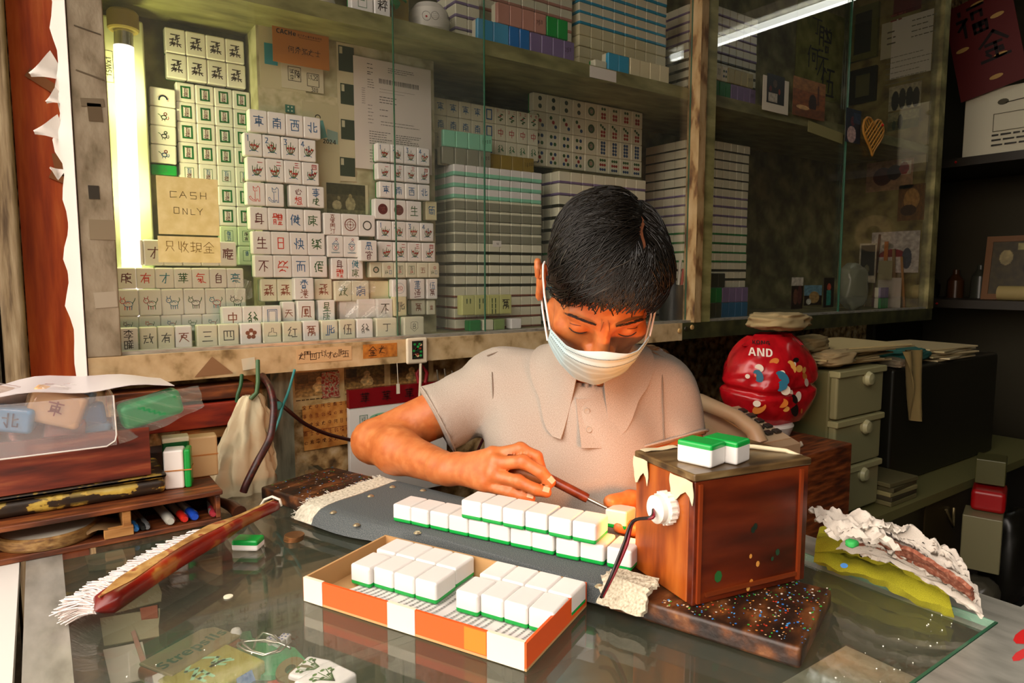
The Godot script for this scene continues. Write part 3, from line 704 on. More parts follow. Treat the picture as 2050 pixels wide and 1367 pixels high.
func build_display_tiles() -> void:
	rng.seed = 21
	var PZ := -1.3125   # tiles before the display panel
	var LZ := -1.39     # tiles against the recess
	var BZ := -1.335    # tiles piled at the foot of the recess
	var WIND := ["東", "南", "西", "北"]
	var EN := ["east", "south", "west", "north"]
	var num := ["one", "two", "three", "four"]
	# the eight flying tiles
	row([0.2125, 1.5033, 0.3496, 1.5468], LZ, ["c:飛:k", "c:飛:k", "c:飛:k", "c:飛:k"], ["", "", "", ""], "large white tile with dark engraved character 飛, upper row beside the tube light", "flying tiles, upper row")
	row([0.213, 1.4585, 0.3507, 1.5023], LZ, ["c:飛:k", "c:飛:k", "c:飛:k", "c:飛:k"], ["", "", "", ""], "large white tile with dark engraved character 飛, lower row above green framed tiles", "flying tiles, lower row")
	# the joker grid
	var tops := [164.0, 202.0, 242.0, 283.0, 324.0, 366.0, 407.0, 448.0]
	var gy := [Vector3(0.235, 1.4536, -1.39), Vector3(0.2352, 1.419, -1.39), Vector3(0.2362, 1.3835, -1.39), Vector3(0.2371, 1.3468, -1.39), Vector3(0.2372, 1.3098, -1.39), Vector3(0.2373, 1.2716, -1.39), Vector3(0.2374, 1.2342, -1.39), Vector3(0.2375, 1.1965, -1.39), Vector3(0.2376, 1.1586, -1.39), Vector3(0.2369, 1.1215, -1.39)]
	for k in 9:
		var y1: float = gy[k].y; var y0: float = gy[k + 1].y
		var kind := "p"; var lb := "white tile with bold green frame around red joker characters in the joker grid"; var grp := "bold framed joker tiles"
		if k == 4: kind = "q:百搭:bd"; lb = "white tile with thin green frame around small joker characters"; grp = "thin framed joker tiles"
		var rr := [0.2268, y0, 0.3572, y1]
		if k < 7: row(rr, LZ, [kind, kind, kind, kind], ["", "", "", ""], lb, grp)
		elif k == 7: row(rr, LZ, ["-", "-", "q:條五:bb", "q:腹有:kk"], ["", "", "blue strokes", "dark characters"], "pale green tile with thin frame around %s below the joker grid", "framed odd tiles", mt("cfe0bc", 0.3))
		else: row(rr, LZ, ["-", "-", "-", "q:番:b"], ["", "", "", ""], "pale green tile with green frame around one blue character 番", "framed odd tiles", mt("cfe0bc", 0.3))
	# four picture tiles
	var ws := ["a blue centipede", "a red and green bird", "a dark rat", "a blue cat"]
	for k in 4:
		var yb: float = [Vector3(0.1898, 1.4045, -1.385), Vector3(0.1915, 1.3707, -1.385), Vector3(0.1932, 1.3376, -1.385), Vector3(0.1941, 1.3041, -1.385)][k].y
		tile(at(Vector3(0.2045 - 0.001 * k, yb + 0.0165, -1.3965), 0, 0, -0.02), 0.0425, 0.0328, 0.023, M.white_tile, M.green_back, "w:%d" % k, "wide white tile picturing %s, stacked beside the tube light" % ws[k], "picture tiles in a column")
	tile(at(Vector3(0.201, Vector3(0.2017, 1.2924, -1.385).y, -1.3965)), 0.043, 0.018, 0.023, M.green_back, M.green_back, "thumb", "bright green tile with black drawing, below the blue cat tile", "picture tiles in a column")
	# group in front of the panel
	row([0.3336, 1.3645, 0.468, 1.4051], PZ, ["c:東:b", "c:南:b", "c:西:b", "c:北:b"], EN, "large white tile with blue %s wind character, topmost row on the panel", "wind tiles, topmost row")
	row([0.3233, 1.3201, 0.4579, 1.362], PZ, ["f:1", "f:2", "f:3", "f:4"], num, "large white tile with blue number %s and coloured flower, under the big winds", "numbered flower tiles, big")
	row([0.3269, 1.2761, 0.4626, 1.3187], PZ, ["F:1", "F:2", "F:3", "F:4"], num, "large white tile with red Chinese %s and green plant, above the cat tiles", "plant tiles, big")
	row([0.3244, 1.2307, 0.3936, 1.2736], PZ, ["cat:o", "cat:b"], ["orange", "blue"], "white tile with %s outline drawing of a standing cat", "cat tiles")
	row([0.4031, 1.2329, 0.4714, 1.2742], PZ, ["v:心想:do", "v:事成:bg"], ["心想 in dark and orange", "事成 in blue and green"], "white tile engraved %s beside the cat tiles", "wish tiles")
	row([0.3281, 1.1863, 0.4641, 1.2286], PZ, ["c:身:d", "c:體:o", "c:健:b", "c:康:g"], ["dark 身", "orange 體", "blue 健", "green 康"], "large white tile with engraved %s in the health row", "health row")
	row([0.3319, 1.141, 0.4709, 1.184], PZ, ["c:生:d", "c:日:o", "c:快:b", "c:樂:g"], ["dark 生", "orange 日", "blue 快", "green 樂"], "large white tile with engraved %s in the birthday row", "birthday row")
	row([0.3339, 1.0976, 0.4738, 1.1399], PZ, ["c:不:d", "c:勞:o", "c:而:b", "c:獲:g"], ["dark 不", "orange 勞", "blue 而", "green 獲"], "large white tile with engraved %s in the row under the birthday row", "gain row")
	row([0.3449, 1.0519, 0.406, 1.0953], PZ - 0.003, ["c:飛:n", "c:飛:n"], ["", ""], "ivory tile with brown engraved 飛 beside the 香港 tile", "brown flying tiles", M.old_tile)
	row([0.4032, 1.0543, 0.4421, 1.0971], PZ + 0.012, ["v:香港:bn"], [""], "white tile engraved 香港 in blue over brown", "place tiles")
	row([0.4483, 1.053, 0.4839, 1.0951], PZ - 0.003, ["c:飛:n"], [""], "single ivory tile with brown 飛 left of the 城 tile".replace("left of", "next to"), "brown flying tiles", M.old_tile)
	row([0.4868, 1.0494, 0.5615, 1.091], PZ, ["c:城:g", "c:廟:b"], ["green 城", "blue 廟"], "translucent-wrapped ivory tile engraved %s", "temple tiles", M.old_tile)
	row([0.568, 1.0512, 0.6168, 1.0907], PZ - 0.012, ["none"], [""], "plain yellowed tile without engraving beside the M.D tile", "plain tiles", M.cream_tile)
	row([0.6093, 1.0556, 0.6433, 1.0938], PZ + 0.008, ["md"], [""], "white tile engraved with M.D in a ring", "lettered tiles")
	row([0.6537, 1.0505, 0.6901, 1.0947], PZ, ["v:堇遥:bd"], [""], "white tile with blue 堇 over red 遥 behind the pane edge", "name tiles")
	row([0.695, 1.0498, 0.7222, 1.0946], PZ, ["v:伍萬:bd"], [""], "narrow white tile with blue 伍 over red 萬", "name tiles")
	row([0.2693, 1.0037, 0.375, 1.0455], -1.29, ["c:中:n", "c:發:g", "frame"], ["brown 中", "green 發", "a blue double frame"], "white tile with %s in the lower front row", "dragon tiles, lower row")
	row([0.379, 1.0076, 0.4036, 1.0518], -1.30, ["c:天:n"], [""], "white tile with brown 天 beside the framed tile", "weather tiles")
	row([0.406, 1.0095, 0.441, 1.0533], -1.295, ["c:風:n"], [""], "white tile with brown 風 below the 香港 tile", "weather tiles")
	row([0.4487, 1.0075, 0.4831, 1.0533], -1.30, ["v:星唐:gg"], [""], "white tile with green characters 星 and 唐", "name tiles")
	row([0.4983, 1.007, 0.5345, 1.0507], -1.318, ["none"], [""], "plain white tile inside clear crumpled wrap beside the 星唐 tile", "plain tiles")
	row([0.5336, 1.0143, 0.573, 1.0533], -1.31, ["none"], [""], "plain white tile under the yellowed plain tile", "plain tiles")
	row([0.573, 1.0114, 0.6078, 1.0538], -1.30, ["c:不:y"], [""], "white tile with thin grey 不 under the M.D tile", "grey sample tiles")
	row([0.6078, 1.0158, 0.6378, 1.0575], -1.295, ["c:此:y"], [""], "yellowed leaning tile with grey 此", "grey sample tiles", M.cream_tile)
	row([0.6608, 1.0159, 0.6948, 1.0495], -1.32, ["c:萬:n"], [""], "yellowed tile with brown 萬 under the 堇遥 tile", "brown sample tiles", M.old_tile)
	row([0.6985, 1.0149, 0.7197, 1.0487], -1.32, ["c:童:n:0.013"], [""], "narrow yellowed tile with brown 童 under the 伍萬 tile", "brown sample tiles", M.old_tile)
	# front bottom row, standing on the cabinet floor
	var bottom := [[238, 278, "v:李曦:kk", "dark 李 and 曦", 666], [281, 316, "c:教:y", "grey 教", 668], [317, 351, "c:有:y", "grey 有", 668], [352, 386, "c:吏:n", "brown 吏", 667], [395, 437, "c:三:y", "grey 三", 665], [438, 480, "c:四:y", "grey 四", 664], [482, 525, "flower5", "a brown five-petalled flower", 660], [527, 565, "thumb", "a grey thumb-up hand", 656], [567, 606, "c:紅:y", "grey 紅", 653], [608, 641, "c:萬:n", "brown 萬", 652], [644, 678, "c:此:b", "blue 此", 651], [680, 713, "c:伍:y", "grey 伍", 650], [715, 748, "c:發:y", "grey 發", 647], [754, 796, "c:丁:y", "grey 丁", 643], [810, 850, "bee", "a grey crested letter B", 638]]
	var xs := [Vector3(0.1045, 0.9884, -1.27), Vector3(0.1332, 0.9867, -1.27), Vector3(0.1354, 0.9866, -1.27), Vector3(0.1614, 0.9851, -1.27), Vector3(0.1621, 0.985, -1.27), Vector3(0.188, 0.9835, -1.27), Vector3(0.1888, 0.9835, -1.27), Vector3(0.2154, 0.9819, -1.27), Vector3(0.2226, 0.9815, -1.27), Vector3(0.2567, 0.9795, -1.27), Vector3(0.2575, 0.9794, -1.27), Vector3(0.2928, 0.9774, -1.27), Vector3(0.2945, 0.9773, -1.27), Vector3(0.332, 0.9751, -1.27), Vector3(0.3338, 0.975, -1.27), Vector3(0.3681, 0.973, -1.27), Vector3(0.3699, 0.9729, -1.27), Vector3(0.4064, 0.9708, -1.27), Vector3(0.4083, 0.9706, -1.27), Vector3(0.4401, 0.9688, -1.27), Vector3(0.4431, 0.9686, -1.27), Vector3(0.477, 0.9666, -1.27), Vector3(0.479, 0.9665, -1.27), Vector3(0.5129, 0.9645, -1.27), Vector3(0.515, 0.9644, -1.27), Vector3(0.55, 0.9624, -1.27), Vector3(0.5565, 0.962, -1.27), Vector3(0.6029, 0.9593, -1.27), Vector3(0.6187, 0.9584, -1.27), Vector3(0.6653, 0.9557, -1.27)]
	for k in bottom.size():
		var e: Array = bottom[k]
		row([xs[2 * k].x, 0.9765, xs[2 * k + 1].x, 1.0155], -1.27, [e[2]], [e[3]], "ivory tile with %s in the front row on the cabinet floor", "front floor row", M.old_tile if k % 3 else M.white_tile)
	# pile at the foot of the recess
	row([0.1238, 1.1187, 0.3089, 1.1638], BZ, ["c:鍾:d", "c:才:d", "c:華:d", "c:生:d", "c:日:d", "c:廳:d"], ["鍾", "才", "華", "生", "日", "廳"], "large white tile with dark red %s in the row behind the yellow notes", "hall row", null, mt("b8d8a0", 0.3))
	row([0.1107, 1.0783, 0.3174, 1.1152], BZ + 0.01, ["c:腹:d", "c:有:o", "c:才:t", "c:華:g", "c:氣:o", "c:自:d", "c:豪:t"], ["dark 腹", "red 有", "teal 才", "green 華", "red 氣", "dark 自", "teal 豪"], "large white tile engraved %s in the seven tile row", "talent row")
	var zo := ["rat", "ox", "tiger", "rabbit", "dragon", "snake", "horse", "goat", "monkey", "rooster", "dog"]
	row([0.1065, 1.0313, 0.319, 1.0782], BZ + 0.015, ["z:0", "z:1", "z:2", "z:3", "z:4", "z:5"], zo.slice(0, 6), "large white tile with coloured zodiac %s in the upper zodiac row", "zodiac tiles, upper row")
	row([0.1066, 1.0015, 0.2755, 1.0317], BZ + 0.015, ["z:6", "z:7", "z:8", "z:9", "z:10"], zo.slice(6, 11), "white tile with coloured zodiac %s in the lower zodiac row", "zodiac tiles, lower row")
	# middle group
	row([0.4685, 1.1812, 0.5775, 1.2251], PZ, ["v4:克萊門汀:n", "target", "ring"], ["four stacked brown characters", "a brown cross-hair ring", "a plain grey ring"], "white tile engraved with %s under the old photograph", "emblem tiles")
	row([0.4744, 1.138, 0.5428, 1.1806], PZ, ["clown", "clown"], ["", ""], "white tile with a clown face in a pointed hat", "clown tiles")
	row([0.5385, 1.1304, 0.5754, 1.1732], PZ + 0.012, ["v:愚睿:bd"], [""], "tilted white tile with blue 愚 over red 睿", "name tiles")
	row([0.4818, 1.094, 0.5494, 1.1366], PZ, ["v:身體:do", "v:健康:tg"], ["身體 in dark and orange", "健康 in teal and green"], "white tile with stacked characters %s below the clowns", "health pair tiles")
	row([0.5636, 1.0969, 0.7265, 1.1297], PZ, ["wheel", "three", "q:百發:kr", "q:百發:kr", "c:五:n:0.014", "three"], ["a grey wheel", "three small dragon signs beside the wheel", "a framed pair of characters", "a framed pair of characters", "a brown 五", "three small dragon signs beside the post"], "yellowed small tile with %s, in the row of six", "row of six small tiles", M.old_tile)
	row([0.584, 1.3353, 0.7062, 1.3722], PZ, ["f:1", "f:2", "f:3", "f:4"], num, "smaller tile with blue number %s and flower, just below the printed certificate", "numbered flower tiles, upper small")
	row([0.5843, 1.2982, 0.7057, 1.3322], PZ, ["F:1", "F:2", "F:3", "F:4"], num, "smaller tile with red Chinese %s and plant, above the small winds", "plant tiles, upper small")
	row([0.588, 1.2621, 0.7052, 1.2953], PZ, WIND.map(func(q): return "c:%s:b" % q), EN, "smaller white tile with blue %s wind character, above the red coin tiles", "wind tiles, small")
	row([0.5761, 1.2177, 0.6853, 1.2592], PZ, ["coin", "coin", "c:生:g"], ["a large red coin", "a large red coin", "a green 生"], "white tile with %s under the small winds", "coin tiles")
	row([0.6989, 1.2215, 0.7272, 1.2625], PZ - 0.008, ["c:筒:b"], [""], "yellowed tile with blue 筒 beside the pane edge", "coin tiles", M.cream_tile)
	row([0.5818, 1.175, 0.7139, 1.2149], PZ, ["f:1", "f:2", "f:3", "f:4"], num, "smaller tile with blue number %s and flower, below the coin tiles", "numbered flower tiles, lower small")
	row([0.5831, 1.1313, 0.717, 1.1721], PZ, ["F:1", "F:2", "F:3", "F:4"], num, "smaller tile with red Chinese %s and plant, above the row of six", "plant tiles, lower small")
	# clear wrap crumpled over the lower tiles
	for w in [[Vector3(0.5238, 1.0781, -1.285), 0.075, 0.035, "crumpled clear wrap over the 城 tile"], [Vector3(0.5439, 1.0275, -1.285), 0.09, 0.04, "crumpled clear wrap over the lower plain tiles"], [Vector3(0.3096, 1.0753, -1.3), 0.03, 0.05, "small clear bag beside the zodiac tiles"]]:
		var o: Vector3 = w[0]; var sx: float = w[1]; var sy: float = w[2]
		solo("clear_wrap", w[3], "plastic wrap", MB.new().sheet(12, 8, 0.0004, func(u: float, v: float) -> Vector3: return o + Vector3((u - 0.5) * sx, (v - 0.5) * sy * (1.0 - 0.4 * u), 0.006 * sin(u * 17.0 + v * 5.0) * sin(v * 11.0 + u * 3.0))).mesh(), glass(0.05, "f4f2e4", 0.12))

func flat_tile(kind: String, w: float, th: float, ln: float) -> ArrayMesh:
	var k: Array = {
		"mint": [M.white_tile, M.mint, 0.36], "grey": [M.old_tile, M.grey_back, 0.76], "black": [M.old_tile, M.black_back, 0.26], "rust": [M.old_tile, M.rust_back, 0.2],
		"purple": [M.old_tile, M.purple, 0.2], "green": [M.old_tile, M.deep_green, 0.2], "blue": [M.old_tile, M.blue, 0.24], "cream": [M.cream_tile, M.cream_tile, 0.2], "rose": [M.old_tile, M.pink, 0.25], "line": [M.old_tile, M.black_back, 0.13]}[kind]
	return tile_mesh(w - 0.0004, ln - 0.0004, th - 0.0002, k[0], k[1], th * k[2], 1)

# tiles lying face up in a block; rows from the bottom upwards, only those that face the room
func stack(x0: float, y0: float, z: float, cols: int, w: float, th: float, ln: float, rows: Array, deep: int, where: String) -> void:
	var turn := Basis(Vector3.RIGHT, -PI / 2)
	for r in rows.size():
		var kind: String = rows[r]
		if kind == "": continue
		var lb := "white tile with %s back layer, %s" % [{"line": "thin black", "rust": "rust red", "cream": "cream"}.get(kind, kind), where]
		var jx := rng.randf_range(-0.0008, 0.0008); var jz := rng.randf_range(-0.0012, 0.0012)
		for c in cols:
			solo("%s_backed_tile" % {"line": "thin_black", "rust": "rust"}.get(kind, kind), lb, "tile", flat_tile(kind, w, th, ln), null, Transform3D(turn, Vector3(x0 + w * (c + 0.5) + jx, y0 + th * (r + 0.5), z - ln / 2 + jz)), "%s tiles %s" % [kind, where])
	# further tiles in the column that shows its side
	for r in rows.size():
		if rows[r] == "" or deep == 0: continue
		for d in deep:
			solo("%s_backed_tile" % {"line": "thin_black", "rust": "rust"}.get(rows[r], rows[r]), "white tile with %s back, deeper on side %s" % [{"line": "thin black", "rust": "rust red"}.get(rows[r], rows[r]), where.replace("in the", "of the")], "tile", flat_tile(rows[r], w, th, ln), null, Transform3D(turn, Vector3(x0 + w * 0.5, y0 + th * (r + 0.5), z - ln * (d + 1.5) - 0.001)), "%s tiles deeper %s" % [rows[r], where])

# upright tiles turned so that their coloured backs face the room
func backs(x0: float, x1: float, y0: float, h: float, z: float, n: int, back: Material, label: String, group: String, price := "", split := 0.009) -> void:
	var w := (x1 - x0) / n
	for k in n:
		var o := thing("mahjong_tile", label + (" with handwritten price" if price and k == n - 1 else ""), "tile", at(Vector3(x0 + w * (k + 0.5), y0 + h / 2, z - 0.0125), PI + rng.randf_range(-0.02, 0.02)), group)
		part("body", body_mesh(snappedf(w - 0.0003, 0.0002), h, 0.025, split, true), M.old_tile, o)
		part("back_layer", body_mesh(snappedf(w - 0.0003, 0.0002), h, 0.025, split, false), back, o)
		if price and k == n - 1: part("price", pr("price:" + price), M.ink, o, at(Vector3(0, 0, -0.0128), PI))

func rep(spec: Array) -> Array:
	var out := []
	for e in spec:
		for k in e[0]: out.append(e[1])
	return out

func build_stacks() -> void:
	rng.seed = 33
	stack(0.777, 0.976, -1.335, 8, 0.0313, 0.025, 0.040, rep([[4, "rust"], [4, "black"], [4, "grey"], [3, "mint"]]), 2, "in the mint topped stack")
	stack(1.080, 0.976, -1.335, 8, 0.0386, 0.0297, 0.031, rep([[2, "black"], [1, "rose"], [2, "blue"], [2, "green"], [4, "black"], [2, "purple"]]), 3, "in the purple topped stack")
	stack(1.592, 0.976, -1.335, 8, 0.0317, 0.0277, 0.040, rep([[6, "black"], [4, "green"], [4, "purple"], [5, "line"]]), 4, "in the tall stack behind the post")
	stack(1.142, 1.5955, -1.335, 8, 0.0394, 0.0265, 0.031, rep([[5, "cream"], [6, "blue"]]), 3, "in the blue striped upper stack")
	stack(1.592, 1.5955, -1.335, 8, 0.034, 0.0265, 0.040, rep([[2, "green"], [4, "black"], [5, "purple"]]), 4, "in the upper stack behind the post")
	stack(0.850, 1.645, -1.335, 7, 0.0386, 0.0265, 0.031, rep([[8, "rose"]]), 2, "in the rose striped upper stack")
	stack(0.755, 1.5955, -1.285, 2, 0.031, 0.0265, 0.040, rep([[5, "purple"]]), 1, "in the small stack beside the pot")
	solo("riser_board", "low wooden riser under the rose striped tiles", "board", span(Vector3(0.85, 1.596, -1.43), Vector3(1.12, 1.6445, -1.335)), M.cab_wood)
	# tiles standing on edge above the stacks
	var east := ["c:東:b", "c:東:b", "c:東:b", "c:東:b", "plate", "m:1", "m:2", "m:3", "m:4"]
	var south := ["c:南:b", "c:南:b", "c:南:b", "c:南:b", "plate", "c:中:r", "c:中:r", "c:中:r", "c:中:r"]
	var last := ["c:西:b", "c:西:b", "c:西:b", "c:西:b", "plate", "c:發:G", "c:發:G", "c:發:G", "c:發:G"]
	var we := ["blue east character", "blue east character", "blue east character", "blue east character", "blue empty frame", "red number one and plant", "red number two and plant", "red number three and plant", "red number four and plant"]
	var ws := ["blue south character", "blue south character", "blue south character", "blue south character", "blue empty frame", "red dragon character 中", "red dragon character 中", "red dragon character 中", "red dragon character 中"]
	var wl := ["blue west character", "blue west character", "blue west character", "blue west character", "blue empty frame", "green dragon character 發", "green dragon character 發", "green dragon character 發", "green dragon character 發"]
	row([0.757, 1.4655, 1.054, 1.504], -1.385, east, we, "small ivory tile with %s, top row over the mint stack", "honour tiles, top row", M.old_tile)
	row([0.757, 1.4265, 1.054, 1.465], -1.385, south, ws, "small ivory tile with %s, middle row over the mint stack", "honour tiles, middle row", M.old_tile)
	row([0.757, 1.388, 1.054, 1.426], -1.385, last, wl, "small ivory tile with %s, lowest row over the mint stack", "honour tiles, lowest row", M.old_tile)
	backs(0.890, 1.022, 1.3515, 0.0375, -1.36, 4, M.gold_glitter, "tile with gold glitter back on top of the mint stack", "gold glitter tiles", "1200")
	backs(0.757, 0.888, 1.3515, 0.0385, -1.35, 4, M.grey_back, "tile with grey back on top of the mint stack", "grey sample tiles on the stack", "1200")
	backs(0.760, 0.892, 1.390, 0.037, -1.35, 4, M.mint, "tile with pale mint back on top of the grey ones", "mint sample tiles on the stack", "1200")
	var cols := [["2", "two"], ["3", "three"], ["4", "four"], ["5", "five"]]
	var right := [["6", "six"], ["7", "seven"], ["8", "eight"], ["9", "nine"]]
	for r in 4:
		var pp := []; var ww := []
		for k in 4: pp.append("dots:" + cols[r][0]); ww.append(cols[r][1] + " round spots")
		pp.append("dots:1"); ww.append("one large rosette")
		for k in 4: pp.append("dots:" + right[r][0]); ww.append(right[r][1] + " round spots")
		row([1.048, 1.5175 - 0.0455 * r, 1.438, 1.5625 - 0.0455 * r], -1.40, pp, ww, "ivory tile with %s, circle row " + ["one", "two", "three", "four"][r] + " behind the purple topped stack", "circle tiles, row %d" % (r + 1), M.old_tile)
	solo("riser_board", "plain wooden riser under the circle tiles", "board", span(Vector3(1.12, 0.9765, -1.45), Vector3(1.438, 1.3795, -1.40)), M.cab_wood)
	# upper shelf samples
	var sz := -1.243
	backs(0.785, 0.865, 1.5957, 0.0435, sz, 2, M.sky_blue, "tile with sky blue back in clear wrap on the shelf edge", "sky blue sample tiles")
	backs(0.866, 0.921, 1.5957, 0.0435, sz, 2, M.deep_blue, "tile with glossy deep blue back on the shelf edge", "deep blue sample tiles")
	backs(0.922, 1.050, 1.5957, 0.0425, sz, 4, M.purple, "tile with purple back on the shelf edge under the pink ones", "purple sample tiles", "250")
	backs(0.836, 0.969, 1.6395, 0.0435, sz - 0.002, 4, M.pink, "tile with dusty pink back above the blue ones", "pink sample tiles", "750")
	backs(0.970, 1.032, 1.6395, 0.0435, sz - 0.002, 2, M.green_back, "tile with bright green back above the purple ones", "green sample tiles")
	backs(1.158, 1.2285, 1.5957, 0.0425, -1.245, 2, M.blue, "tile with turquoise back before the blue striped stack", "turquoise sample tiles")
	row([1.118, 1.5957, 1.157, 1.616], -1.248, ["none"], [""], "small white tile lying beside the turquoise tiles", "loose shelf tiles", M.old_tile)
	row([1.231, 1.5957, 1.372, 1.6395], -1.245, ["none", "none", "none", "none"], ["", "", "", ""], "plain cream tile standing before the blue striped stack", "plain cream tiles", M.cream_tile, M.cream_tile)
	backs(1.525, 1.625, 1.5957, 0.0425, -1.245, 4, M.deep_green, "tile with green back on the shelf beside the post", "green tiles by the post")
	backs(1.627, 1.740, 1.5957, 0.0425, -1.245, 4, M.purple, "tile with purple back on the shelf below the olive ones", "purple tiles by the post", "250")
	row([1.535, 1.6395, 1.612, 1.6805], -1.246, ["bam:4", "bam:4", "dots:4"], ["", "", ""], "ivory tile with worn signs above the green backs", "worn tiles by the post", M.old_tile)
	backs(1.614, 1.728, 1.6395, 0.041, -1.246, 4, mt("a8a070", 0.4), "tile with olive cream back above the purple ones", "olive tiles by the post", "700")
	# lower samples beside the post
	backs(1.563, 1.672, 1.0215, 0.045, -1.29, 4, M.deep_green, "tile with green back standing under the black ones by the post", "lower green tiles")
	backs(1.563, 1.686, 1.067, 0.042, -1.291, 4, M.black_back, "tile with black back standing on the green ones by the post", "lower black tiles")
	backs(1.674, 1.798, 1.0215, 0.045, -1.29, 4, M.purple, "tile with purple back standing on the blue ones", "lower purple tiles")
	backs(1.674, 1.798, 0.9763, 0.045, -1.29, 4, mt("1a5f88", 0.35), "tile with dark blue back at the cabinet floor by the post", "lower blue tiles")
	backs(1.563, 1.672, 0.9763, 0.045, -1.29, 4, mt("3a3a20", 0.35), "tile with dark olive back at the cabinet floor by the post", "lower olive tiles")
	# tiles at the foot of the mint stack
	row([0.7699, 1.0127, 0.9056, 1.0581], -1.29, ["bam:2", "bam:3", "bam:6", "c:萬:k"], ["two bamboo sticks", "three bamboo sticks", "six bamboo sticks", "a dark 萬"], "yellowish tile with %s at the foot of the mint stack", "bamboo tiles", mt("c8c880", 0.35), mt("b8b870", 0.4))
	for e in [[0.790, 0.822, M.deep_green, "green loose tile under the bamboo tiles"], [0.826, 0.856, M.old_tile, "white loose tile under the bamboo tiles"], [0.858, 0.888, mt("8aa060", 0.4), "olive loose tile under the bamboo tiles"], [0.905, 0.935, M.white_tile, "white loose tile beside the bamboo tiles"]]:
		row([e[0], 0.9763, e[1], 1.0015], -1.292, ["none"], [""], e[3], "loose floor tiles", e[2], e[2])
	# price label on the shelf edge and on the stack
	solo("price_label", "torn paper label on the shelf edge below the turquoise tiles", "label", bx(Vector3(1.135, 1.5805, -1.2375), Vector3(0.085, 0.026, 0.0006)), M.paper)
	var sl := thing("price_sticker", "tiny white sticker on the grey backed tiles", "sticker", at(Vector3(0.893, 1.1762, -1.3335)))
	part("paper", bx(Vector3.ZERO, Vector3(0.024, 0.014, 0.0006)), M.paper, sl)
	part("print", words("92", 0.007), mt("3a2c28", 0.6), sl, at(Vector3(0.002, 0, 0.0006)))
	# pots on the upper shelf
	var pot := thing("ceramic_pot", "round white pot with ink drawings beside the gold box", "pot", at(Vector3(0.700, 1.5957, -1.30)))
	part("body", MB.new().lathe([Vector2(0, 0), Vector2(0.034, 0), Vector2(0.042, 0.012), Vector2(0.045, 0.03), Vector2(0.040, 0.05), Vector2(0.028, 0.064), Vector2(0, 0.07)], 28).mesh(), mt("efe9dc", 0.2), pot)
	part("drawing", ink_mesh("potdraw", func(b):
		ink_ring(b, Vector2(-0.022, 0.0), 0.009, 0.0008, lin("2a2018"), 14); ink_ring(b, Vector2(-0.004, 0.003), 0.008, 0.0008, lin("2a2018"), 14)
		ink_blob(b, Vector2(-0.022, -0.001), Vector2(0.0024, 0.0024), lin("b02018"), 8)
		for k in 9: ink_blob(b, Vector2(-0.008 + 0.004 * (k % 3), 0.007 - 0.004 * (k / 3)), Vector2(0.0007, 0.0007), lin("2a2018"), 6)), M.ink, pot, at(Vector3(-0.006, 0.027, 0.0465), -0.2))
	part("writing", words("Ann C", 0.011, "Droid Serif"), mt("2a2018", 0.6), pot, at(Vector3(0.030, 0.034, 0.036), 0.75))
	var gb := thing("gold_box", "gold glitter box with green leaf ornament on the upper shelf", "box", at(Vector3(0.605, 1.5957, -1.29)))
	part("body", rb(Vector3(0.066, 0.075, 0.05), 0.003, 2, Vector3(0, 0.0375, 0)), M.gold_glitter, gb)
	for k in 6: part("leaf", MB.new().sheet(3, 6, 0.0006, func(u: float, v: float) -> Vector3: return Vector3((u - 0.5) * 0.014 * sin(v * PI) + sin(k * 1.9) * 0.022 * v, 0.038 + cos(k * 1.9) * 0.026 * v + 0.01, 0.028 + 0.012 * sin(v * 2.5))).mesh(), mt("1e6a2a", 0.5), gb)
	row([0.510, 1.5957, 0.555, 1.64], -1.25, ["q:國:G"], [""], "white tile with green framed 國 beside the gold box", "culture tiles")
	row([0.556, 1.5957, 0.590, 1.64], -1.249, ["c:粹:k"], [""], "white tile with black 粹 beside the gold box", "culture tiles")
	solo("white_bowl", "upturned white bowl at the end of the upper shelf", "bowl", MB.new().lathe([Vector2(0.045, 0), Vector2(0.047, 0.006), Vector2(0.040, 0.026), Vector2(0.02, 0.036), Vector2(0, 0.037)], 28).mesh(), mt("ece6da", 0.2), at(Vector3(0.445, 1.5957, -1.285)))
	# pen cup
	var cup := thing("pen_cup", "black pen cup beside the cabinet post", "cup", at(Vector3(1.475, 0.9763, -1.30)))
	part("cup", MB.new().lathe([Vector2(0, 0), Vector2(0.042, 0), Vector2(0.044, 0.1), Vector2(0.040, 0.1), Vector2(0.039, 0.004), Vector2(0, 0.004)], 24).mesh(), M.black_plastic, cup)
	for e in [[0.010, 0.17, "c8c0b0"], [0.024, 0.145, "b01c1c"], [-0.012, 0.15, "2a2a30"], [0.03, 0.13, "d8d0c0"]]:
		part("pen", MB.new().tube([Vector3(e[0] * 0.4, 0.006, 0), Vector3(e[0], e[1], 0.01)], 0.0045, 8).mesh(), mt(e[2], 0.4), cup)

